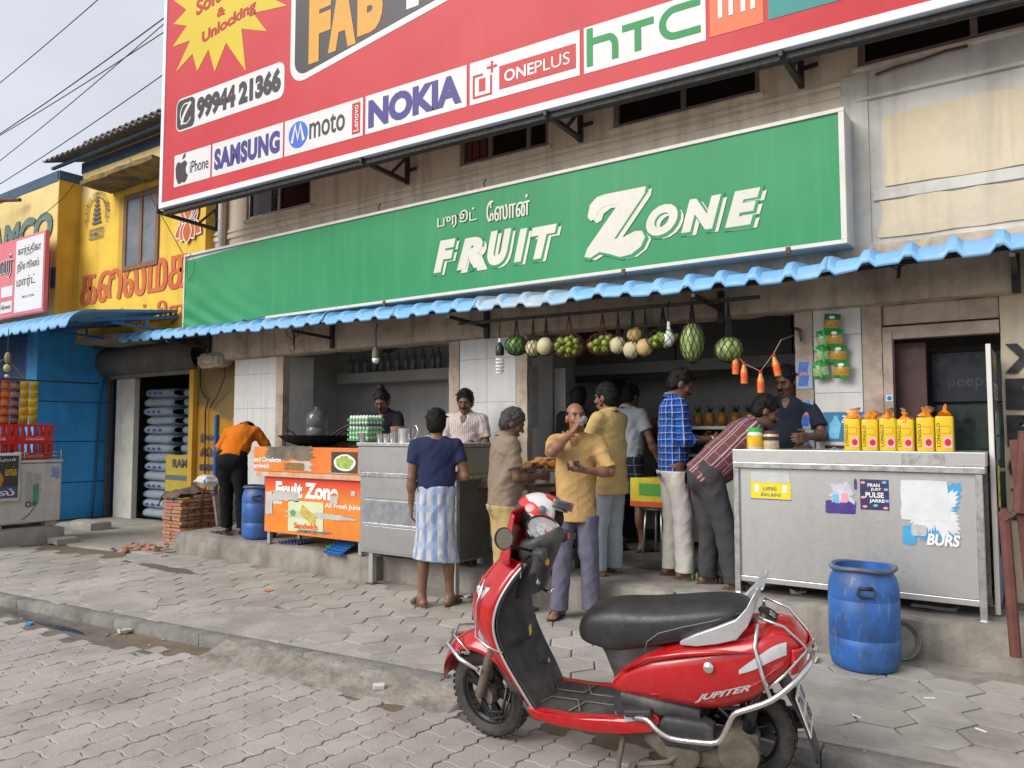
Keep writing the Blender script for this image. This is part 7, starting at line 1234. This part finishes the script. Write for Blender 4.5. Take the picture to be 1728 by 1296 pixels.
# wheels
SA = R(-13)
def steer(mb):
    c, s_ = math.cos(SA), math.sin(SA); mb.v = [(1.23+(x-1.23)*c-y*s_, (x-1.23)*s_+y*c, z) for x, y, z in mb.v]; return mb
def wheel(cx, cz, r, w, nm):
    _sp = sp; g_ = steer if nm == 'front' else (lambda m: m)
    def sp2(n, mb, m, par=None, **k): return _sp(n, g_(mb), m, par, **k)
    return wheel_(cx, cz, r, w, sp2)
def wheel_(cx, cz, r, w, sp):
    ty = sp('tyre', MB().lathe([(r*.70, -w*.38), (r*.80, -w*.5), (r*.92, -w*.46), (r*.985, -w*.25), (r, 0), (r*.985, w*.25), (r*.92, w*.46), (r*.80, w*.5), (r*.70, w*.38), (r*.70, -w*.38)], (cx, 0, cz), 56, (0, 1, 0), cap=False), m_tyre, smooth=50)
    tr = MB()
    for i in range(40):
        a = 2*math.pi*i/40
        for sg in (-1, 1): tr.obox((cx+(r*.978)*math.cos(a+.05*sg), sg*w*.24, cz+(r*.978)*math.sin(a+.05*sg)), (.005, w*.34, .018), (0, -a, 0))
    sp('tread', tr, m_tyre, ty)
    rim = sp('rim', MB().lathe([(r*.72, -w*.36), (r*.66, -w*.34), (r*.66, w*.34), (r*.72, w*.36), (r*.60, w*.2), (r*.60, -w*.2), (r*.72, -w*.36)], (cx, 0, cz), 48, (0, 1, 0), cap=False), m_blk2, smooth=40)
    for i in range(5):
        a = 2*math.pi*i/5+.5
        for o_ in (-.16, .16): sp('spoke', MB().bar((cx+.05*math.cos(a), .012, cz+.05*math.sin(a)), (cx+r*.63*math.cos(a+o_), .018, cz+r*.63*math.sin(a+o_)), .022, .026), m_blk2, rim)
    sp('hub', MB().lathe([(.055, -.05), (.06, 0), (.055, .06)], (cx, 0, cz), 24, (0, 1, 0)), m_eng, rim, smooth=40)
wheel(1.27, .232, .232, .092, 'front'); wheel(0, .232, .232, .095, 'rear')
# front fork, mudguard
for y in (-.075, .075): sp('fork_leg', steer(MB().tube([(1.285, y, .235), (1.20, y, .46), (1.13, y*.6, .62)], [.024, .026, .026], 12)), m_eng if y > 0 else m_blk2, smooth=40)
sp('brake_cable', steer(MB().tube([(1.29, .06, .22), (1.20, .10, .18), (1.12, .10, .20), (1.1, .08, .32)], .008, 6).tube([(1.28, .07, .2), (1.19, .11, .15), (1.11, .1, .18), (1.08, .07, .3)], .007, 6)), m_blk2, smooth=True)
def fend(u, v):
    a = R(8+138*v); t = (u-.5)*2; rr_ = .262+.055*math.sin(math.pi*min(1, v*1.05))+(.05 if v < .25 else 0)*(1-v/.25)*.3; w = .070+.035*math.sin(math.pi*v)
    return (1.275+rr_*math.cos(a)*(1-.10*abs(t)**2.2), t*w, .237+rr_*math.sin(a)*(1-.22*abs(t)**2.2))
sp('front_mudguard', steer(MB().grid(fend, 16, 34)), m_red, smooth=True, solid=.006); letters('STEALTH', (0, 1, 0, 1), 0)
lt = letters('SUPER', (0, 1, 0, 1), 0, shear=.3, bold=.02); sp('badge', steer(MB().add([(1.40-.07*p[0], .103-.012*p[0], .445+.016*p[2]) for p in lt.v], lt.f)), m_sil)
sp('front_bumper_bar', steer(MB().tube([(1.24, .125, .40), (1.36, .125, .43), (1.47, .09, .475), (1.50, 0, .49), (1.47, -.09, .475), (1.36, -.125, .43), (1.24, -.125, .40)], .012, 10).tube([(1.30, .115, .47), (1.42, .09, .53), (1.46, 0, .55), (1.42, -.09, .53)], .006, 8)), m_chr, smooth=True)
# front apron: red outside, black inside, bright beading
ap_ = smooth_tab([(.25, .945, .175, .05), (.33, .985, .195, .10), (.52, 1.085, .215, .17), (.66, 1.125, .222, .19), (.78, 1.105, .205, .18), (.89, 1.045, .165, .155), (.965, .985, .12, .13)], 5)
def apn(u, v): i = v*(len(ap_)-1); a = ap_[min(int(i), len(ap_)-1)]; t = (u-.5)*2; z, xe, w, c = a; return (xe+c*(1-abs(t)**2.4)*(1 if z > .3 else .6), t*w, z+.02*(1-t*t))
sp('front_apron', MB().grid(apn, 24, len(ap_)-1), m_red, smooth=True, solid=.01)
sp('apron_crease', MB().tube([(1.33, 0.03, .62), (1.31, .035, .74), (1.25, .03, .86)], .006, 6), m_red, smooth=True)
def apin(u, v): i = v*(len(ap_)-1); z, xe, w, c = ap_[min(int(i), len(ap_)-1)]; t = (u-.5)*2; q = max(0, 1-abs(t)*1.0); return (xe-.022+(.075*(abs(t)**1.5*-1+1)*(.4 if z < .4 else 1))-(.13*math.exp(-(t*2.6)**2) if z > .55 else .05*math.exp(-(t*2.4)**2)), t*(w-.004), z)
sp('leg_shield', MB().grid(apin, 30, len(ap_)-1), m_bkp, smooth=True, solid=.008)
for sg in (-1, 1): sp('beading', MB().tube([(a[1]-.006, sg*(a[2]+.002), a[0]) for a in ap_], .0065, 8), m_sil, smooth=True)
for z_ in (.58, .70, .80): sp('position_lamp', MB().ell((1.21-.0, .155-.04*(z_-.58), z_), (.022, .008, .05), 10, 8, (0, .35, 0)), m_lens, smooth=True) if z_ != .70 else None
o = sp('side_indicator', MB().grid(lambda u, v: (1.185+.035*math.sin(v*3)-.06*u, .182+.012*math.sin(math.pi*u)-.045*v, .60+.24*v), 6, 10), m_lens, smooth=True, solid=.006)
sp('front_side_bar', MB().tube([(1.08, .222, .55), (1.16, .215, .57), (1.24, .185, .60), (1.235, .165, .75), (1.19, .14, .88)], .006, 8), m_chr, smooth=True)
sp('key_lock', MB().lathe([(.02, 0), (.022, .012), (.014, .02)], (.955, .055, .86), 14, (-1, .1, .2)), m_chr, smooth=40); sp('bag_hook', MB().tube([(.94, 0, .80), (.90, 0, .79), (.885, 0, .815)], .007, 6), m_chr, smooth=True); sp('warning_sticker', MB().add([(.992, .055, .60), (.992, .085, .59), (.994, .085, .635), (.994, .055, .645)], [(0, 1, 2, 3)]), M('sticker_yellow', (.75, .62, .02)))
sp('footrest_peg', MB().lathe([(.012, 0), (.012, .02)], (1.0, -.12, .38), 12, (-1, 0, .2)), m_chr)
# floor
fl = MB().loft([sec(x, z-.035, z+.012, w, 18, .35) for x, z, w in ((1.02, .285, .15), (.98, .262, .172), (.85, .256, .18), (.7, .258, .178), (.56, .268, .165), (.46, .285, .14))]); sp('floorboard', fl, m_bkp, smooth=50)
mt = MB()
for q in ((.93, .03), (.75, .03)):
    for sg in (-1, 1): mt.tube([(q[0]+.03, sg*.15, .275), (q[0]-.02, sg*.04, .276), (q[0]-.16, sg*.04, .278), (q[0]-.2, sg*.14, .279)], .004, 5)
sp('mat_ribs', mt, M('dusty_rib', (.16, .15, .135)), smooth=True)
for sg in (-1, 1):
    sk_ = [(.98, .285), (.92, .27), (.75, .268), (.60, .285), (.46, .30), (.36, .345), (.335, .325), (.37, .265), (.50, .225), (.66, .208), (.86, .215), (.95, .232)]
    sp('side_skirt', MB().loft([[(x, sg*(.150+.0*k), z) for x, z in sk_] if k == 0 else [(x*.99+.007, sg*(.188 if k == 1 else .196), z if k == 1 else .25+(z-.25)*.75) for x, z in sk_] for k in (0, 1, 2)]), m_red, smooth=40, recalc=True)
sp('passenger_pedal', MB().obox((.43, .19, .345), (.13, .06, .035), (0, .15, 0)), m_bkp, bevel=.01)
# black panel under the seat
us = MB().loft([[(x0+(x1-x0)*(.5-.5*math.cos(t)), w*math.copysign(abs(math.sin(t))**.6, math.sin(t)), z) for t in [2*math.pi*i/24 for i in range(24)]] for z, x0, x1, w in ((.26, .25, .60, .14), (.34, .2, .585, .15), (.44, .2, .585, .135), (.54, .2, .625, .125), (.63, .2, .68, .13))]); sp('under_seat_panel', us, m_bkp, smooth=50)
# rear body
rb_t = smooth_tab([(.57, .405, .435, .135), (.52, .385, .505, .165), (.40, .375, .60, .195), (.25, .37, .66, .212), (.10, .37, .705, .215), (-.06, .43, .745, .205), (-.16, .52, .765, .18), (-.23, .59, .745, .14), (-.285, .64, .69, .07)], 4)
sp('rear_body', MB().loft([sec(x, a, b, w, 30, .62) for x, a, b, w in rb_t]), m_red, smooth=True)
for sg in (-1, 1): sp('body_crease', MB().tube([(.50, sg*.167, .515), (.38, sg*.197, .60), (.22, sg*.213, .645), (.05, sg*.214, .675), (-.08, sg*.2, .68)], [.004, .010, .012, .010, .003], 8), m_red, smooth=True)
sp('lower_cover', MB().loft([sec(x, a, b, w, 18, .5) for x, a, b, w in ((.52, .33, .42, .16), (.40, .31, .42, .185), (.28, .32, .41, .19), (.16, .33, .39, .18))]), m_bkp, smooth=50)
sp('seat_lock', MB().lathe([(.022, 0), (.022, .012), (.016, .016), (.006, .018)], (.105, .212, .60), 18, (0, 1, .25)), m_chr, smooth=40)
lt = letters('JUPITER', (0, 1, 0, 1), 0, shear=.45, bold=.035); sp('name_badge', MB().add([(.17-.235*p[0], .2165+.002-.010*p[0]*p[0]-.012*max(0, p[0]-.6), .435+.075*p[0]+.034*p[2]) for p in lt.v], lt.f), m_sil)
# seat
st_ = smooth_tab([(.745, .615, .66, .05), (.72, .59, .71, .095), (.66, .575, .755, .125), (.54, .565, .785, .145), (.40, .60, .795, .155), (.26, .645, .812, .158), (.10, .69, .835, .15), (0, .72, .84, .125), (-.055, .75, .825, .07)], 4)
so2 = sp('seat', MB().loft([sec(x, a, b, w, 28, .6) for x, a, b, w in st_]), m_bks, smooth=True)
for sg in (-1, 1): sp('seam', MB().tube([(.40, sg*.150, .61), (.385, sg*.157, .66), (.33, sg*.158, .705), (.22, sg*.158, .745), (.08, sg*.148, .785), (-.02, sg*.11, .815)], .0028, 5), M('seat_stitch', (.16, .16, .155)), so2, smooth=True)
# grab rail
gp_ = [(.235, .158, .675), (.16, .168, .70), (.07, .172, .732), (-.01, .170, .765), (-.055, .162, .82), (-.085, .148, .885), (-.105, .12, .93)]
for sg in (-1, 1): sp('grab_rail', MB().loft([[(x-.004, sg*(y-.016), z-hh), (x, sg*(y+.014), z-hh), (x, sg*(y+.014), z+hh), (x-.004, sg*(y-.016), z+hh)] for (x, y, z), hh in zip(gp_, (.008, .028, .038, .044, .042, .034, .018))]), m_sil, smooth=30, bevel=.004, recalc=True)
sp('grab_rail_bar', MB().loft([[(-.09, y, .915), (-.12, y, .925), (-.125, y, .94), (-.09, y, .932)] for y in (-.12, -.06, 0, .06, .12)]), m_sil, bevel=.004, recalc=True)
# tail: filler cap, lamps, plate
tn = V((-.55, 0, .83)).normalized(); sp('filler_cap', MB().lathe([(.062, 0), (.06, .012), (.05, .016), (.045, .012), (.0, .014)], (-.135, 0, .768), 28, tuple(tn)), m_blk2, smooth=40); lt = letters('TVS', (-1, 1, -.5, .5), 0, bold=.06); e1, e2 = V((0, 1, 0)), V((.83, 0, .55)); sp('cap_lettering', MB().add([V((-.135, 0, .768))+tn*.0165+e1*(-p[0]*.03)*-1+e2*p[2]*.03 for p in lt.v], lt.f), m_sil)
def lens(u, v, sg): a = interp([tuple(q) for q in rb_t], -.02-.19*u); x = -.02-.19*u; t = R(1+(3+23*u)*v); w, h, c = a[2]+.004, (a[1]-a[0])/2+.004, (a[0]+a[1])/2; return (x, sg*w*abs(math.cos(t))**.62, c+h*math.copysign(abs(math.sin(t))**.62, math.sin(t)))
for sg in (1, -1): sp('indicator_lens', MB().grid(lambda u, v: lens(u, v, sg), 12, 10), m_lens, smooth=True); sp('amber_bulb', MB().ell((-.12, sg*.178, .615), (.02, .012, .015), 8, 6), M('amber_bulb', (.6, .25, .15)), smooth=True)
def rl_(u, v): x = -.215-.072*math.sin(math.pi*(.15+.8*v)*.5); a = (u-.5)*2; return (-.20-.098*math.cos(a*1.25)*(.75+.25*v), .155*math.sin(a*1.25), .58+.11*v)
sp('tail_lamp', MB().grid(rl_, 16, 6), m_rl, smooth=True, solid=.004)
sp('rear_mudguard', MB().grid(lambda u, v: (-.17-.14*v-.02*math.sin(v*3), (u-.5)*(.17-.05*v), .52-.36*v), 8, 10), m_bkp, smooth=True, solid=.012)
pb_ = V((-.262, 0, .375)); ez = V((.32, 0, .95)).normalized(); npx = V((-ez.z, 0, ez.x)); ey = V((0, -1, 0)); pt = sp('number_plate', MB().loft([[pb_+ey*a*.10+ez*b*.088+npx*k for a, b in ((-1, -1), (1, -1), (1, 1), (-1, 1))] for k in (0, .004)]), M('plate_white', (.68, .68, .66), rough=.4, dirt=(.4, .37, .32), da=.4, ds=20), recalc=True)
for t_, z0, z1 in (('TN 10', .008, .07), ('AX 4905', -.075, -.012)): lt = letters(t_, (-.085, .085, z0, z1), 0, bold=.02); sp('plate_lettering', MB().add([pb_+ey*p[0]+ez*p[2]+npx*.0055 for p in lt.v], lt.f), f_blk, pt)
# chrome guards
lg = [(.45, .205, .32), (.38, .235, .335), (.33, .255, .305), (.27, .26, .282), (.16, .262, .285), (.07, .262, .30), (.03, .262, .37), (-.0, .26, .43), (-.05, .26, .458), (-.15, .245, .505), (-.24, .205, .575), (-.295, .13, .625), (-.315, 0, .64)]
for sg in (1, -1): sp('side_guard', MB().tube(smooth_tab([(x, sg*y, z) for x, y, z in lg], 3), .0125, 10), m_chr, smooth=True); sp('guard_stay', MB().tube([(-.095, sg*.15, .79), (-.085, sg*.19, .70), (-.115, sg*.225, .60), (-.15, sg*.244, .507)], .009, 8), m_chr, smooth=True); sp('guard_stay', MB().tube([(-.10, sg*.13, .81), (-.20, sg*.12, .775), (-.27, sg*.10, .70), (-.31, sg*.07, .64)], .007, 8), m_chr, smooth=True); sp('guard_stay', MB().tube([(-.12, sg*.235, .53), (-.2, sg*.205, .60), (-.27, sg*.13, .665), (-.31, 0, .68)], .006, 8), m_chr, smooth=True); sp('guard_lug', MB().obox((.44, sg*.2, .32), (.11, .012, .03), (0, .25, 0)), m_sil, bevel=.003)
# engine, air box, kick start, stands
sp('air_box', MB().loft([sec(x, a, b, w, 18, .4) for x, a, b, w in ((.335, .235, .315, .04), (.31, .205, .345, .045), (.14, .205, .345, .045), (.10, .225, .325, .04))]), m_bkp, smooth=50).location = (0, .165, 0)
E_ = MB().loft([sec(x, a, b, w, 20, .6) for x, a, b, w in ((.42, .17, .27, .05), (.34, .11, .29, .07), (.2, .10, .26, .075), (.08, .10, .27, .075), (-.02, .13, .30, .07), (-.08, .19, .28, .05))]); eng = sp('engine_case', E_, m_eng, smooth=50); eng.location = (0, .10, 0)
for x, z, r in ((.0, .215, .09), (.24, .18, .08)): sp('case_cover', MB().lathe([(r, 0), (r*.96, .018), (r*.7, .026), (0, .028)], (x, .072, z), 22, (0, 1, 0)), m_eng, eng, smooth=40)
sp('kick_lever', MB().tube([(.26, .19, .17), (.30, .205, .14), (.45, .21, .10)], .011, 8).obox((.46, .23, .10), (.03, .07, .025)), m_eng, smooth=40); sp('suspension_spring', MB().tube([(.33+.03*k/40*-1+.026*math.cos(k*.9), .14+.026*math.sin(k*.9), .22-.0016*k+.0) for k in range(40)], .005, 5), m_blk2, smooth=True)
sp('silencer', MB().tube([(.25, -.15, .2), (.05, -.17, .2), (-.12, -.17, .22), (-.25, -.17, .25)], [.03, .05, .055, .05], 14), m_blk2, smooth=40); sp('rear_shock', MB().tube([(-.03, .11, .26), (-.08, .12, .5)], .028, 10), m_blk2, smooth=True)
sp('side_stand', MB().tube([(.52, .13, .20), (.535, .20, .08), (.53, .235, .006)], [.014, .013, .012], 8).obox((.53, .245, .0), (.09, .045, .012), (R(8), 0, .3)), m_eng, smooth=40); sp('centre_stand', MB().tube([(.36, .12, .18), (.22, .14, .10), (.10, .15, .085)], .013, 8).tube([(.36, -.12, .18), (.22, -.14, .10), (.10, -.15, .085)], .013, 8).tube([(.25, -.14, .11), (.25, .14, .11)], .01, 8), m_blk2, smooth=True)
# steering head, clocks, grips, mirrors
sp('steering_cowl', MB().loft([[(x0+(x1-x0)*(.5-.5*math.cos(t)), w*math.copysign(abs(math.sin(t))**.7, math.sin(t)), z+(.03*math.cos(t))) for t in [2*math.pi*i/22 for i in range(22)]] for z, x0, x1, w in ((.78, .93, 1.10, .07), (.88, .895, 1.08, .075), (.96, .86, 1.06, .09), (1.03, .83, 1.05, .12), (1.065, .83, 1.045, .125), (1.085, .85, 1.03, .11))]), m_bkp, smooth=50)
sp('headlamp_cowl', MB().grid(lambda u, v: (1.015+(.135-.06*v)*math.cos((u-.5)*2.7)*(1-.25*v*v), .165*math.sin((u-.5)*2.7)*(1-.35*v), .965+.235*v), 20, 12), m_red, smooth=True, solid=.008)
sp('headlamp', MB().ell((1.125, 0, 1.04), (.025, .09, .055), 16, 10), m_lens, smooth=True)
n_ = V((-.50, .34, .80)).normalized(); sp('clock_hood', MB().lathe([(.088, -.03), (.094, .006), (.088, .014), (.082, .006)], (.915, .015, 1.105), 28, tuple(n_), cap=False), m_blk2, smooth=40); cl = sp('clock_face', MB().lathe([(.084, 0), (0, .002)], (.912, .018, 1.110), 28, tuple(n_), cap=False), M('clock_dial', (.42, .42, .40), (.30, .29, .28), sc=40, rough=.15, Coat_Weight=1))
sp('dial', MB().lathe([(.045, .003), (.045, .004), (.0, .005)], (.905, .028, 1.108), 22, tuple(n_), cap=False), M('dial_white', (.6, .6, .58), (.25, .24, .24), sc=90), cl); sp('needle', MB().bar(V((.905, .028, 1.108))+n_*.008, V((.89, .05, 1.09))+n_*.008, .004), f_crm, cl)
for sg in (1, -1):
    a, b = V((.90, sg*.12, 1.03)), V((.875-(.03 if sg > 0 else -.03), sg*.345, .985)); sp('grip', MB().tube([a, a.lerp(b, .35), a.lerp(b, .45), b], [.022, .022, .019, .020], 12), m_bkp, smooth=40); sp('grip_end', MB().lathe([(.022, 0), (.022, .02)], b, 12, tuple((b-a).normalized())), m_blk2)
    sp('switch_box', MB().obox(a.lerp(b, .22)+V((-.01, 0, .01)), (.06, .075, .055), (0, 0, sg*.1)), m_bkp, bevel=.012); sp('brake_lever', MB().tube([a.lerp(b, .2)+V((.04, 0, 0)), a.lerp(b, .35)+V((.075, 0, -.01)), b+V((.06, 0, -.015))], .007, 8), m_blk2, smooth=True)
    sp('mirror_stalk', MB().tube([a.lerp(b, .25)+V((.03, 0, .03)), (1.0, sg*.25, 1.09), (.985, sg*.305, 1.13)], .007, 8), m_blk2, smooth=True)
    mn = V((-.78, .60, .12)).normalized(); mc = V((.985, sg*.33, 1.145)); q = MB().lathe([(.0, .035), (.026, .028), (.045, .012), (.047, 0), (.043, -.003)], (0, 0, 0), 24, tuple(-mn)); q.v = [tuple(mc+V((p[0], p[1]*1.0, p[2]*1.12))) for p in q.v]; mo = sp('mirror', q, m_blk2, smooth=40); q = MB().lathe([(.042, .0045), (0, .0045)], (0, 0, 0), 24, tuple(mn), cap=False); q.v = [tuple(mc+V((p[0], p[1], p[2]*1.12))) for p in q.v]; sp('mirror_glass', q, M('mirror_glass', (.75, .76, .77), rough=.03, metal=1), mo)
sp('red_switch', MB().obox((.87, -.175, 1.03), (.03, .035, .03)), m_rl, bevel=.004); sp('amber_switch', MB().ell((.86, .13, .985), (.012, .01, .018), 8, 6), M('amber_bulb2', (.8, .35, .02)), smooth=True)
# ---------------------------------------------------------------- helmet
hb = N('helmet_graphics'); q = hb.xyz(); wv = hb.math('SINE', hb.math('ADD', hb.math('MULTIPLY', q[2], 46), hb.math('ADD', hb.math('MULTIPLY', q[0], 18), hb.math('MULTIPLY', hb.noise(9, 2, lo=0, hi=1), 2.4)))); c_ = hb.mix(hb.math('GREATER_THAN', wv, .1), (.60, .60, .58), (.60, .02, .02)); c_ = hb.mix(hb.math('LESS_THAN', hb.math('ADD', q[2], hb.math('MULTIPLY', q[0], .55)), -.035), c_, (.03, .03, .034)); m_hel = hb.out(c_, .25, Coat_Weight=.5)
HP = WM[sct.name] @ V((1.0, -.17, 1.13)); hl = thing('helmet', 'red white and black motorcycle helmet resting on the scooter handlebar', 'helmet', HP, rot=(R(-8), R(14), math.atan2(.57, .82)-.25)); hl.scale = (.9, .9, .9)
def hshell(u, v):
    a = 2*math.pi*u; b = -R(50)+v*R(140); p = V((math.cos(a)*math.cos(b), math.sin(a)*math.cos(b), math.sin(b))); return (p.x*.155+(.02*max(0, p.x) if b < 0 else 0), p.y*.122, p.z*.125)
hs_ = MB().grid(hshell, 40, 24); hs_.f = [f for f in hs_.f if not (lambda c: c.x > .085 and abs(c.y) < .10 and -.045 < c.z < .055)(sum((V(hs_.v[i]) for i in f), V())/4)]; hs_.build('shell', m_hel, hl, world=False, smooth=True, solid=.012)
MB().ell((0, 0, .0), (.135, .104, .105), 20, 12).build('liner', M('helmet_liner', (.02, .02, .02), rough=.95), hl, world=False, smooth=True); MB().grid(lambda u, v: (.165*math.cos((u-.5)*2.3), .128*math.sin((u-.5)*2.3), .065+.05*v), 14, 4).build('visor', M('smoked_visor', (.10, .10, .10), rough=.08, Coat_Weight=1), hl, world=False, smooth=True, solid=.003); MB().lathe([(.022, 0), (.024, .012), (.012, .018)], (.02, -.12, .035), 18, (0, -1, 0)).build('visor_pivot', M('grey_pivot', (.12, .12, .13), rough=.4), hl, world=False, smooth=40)
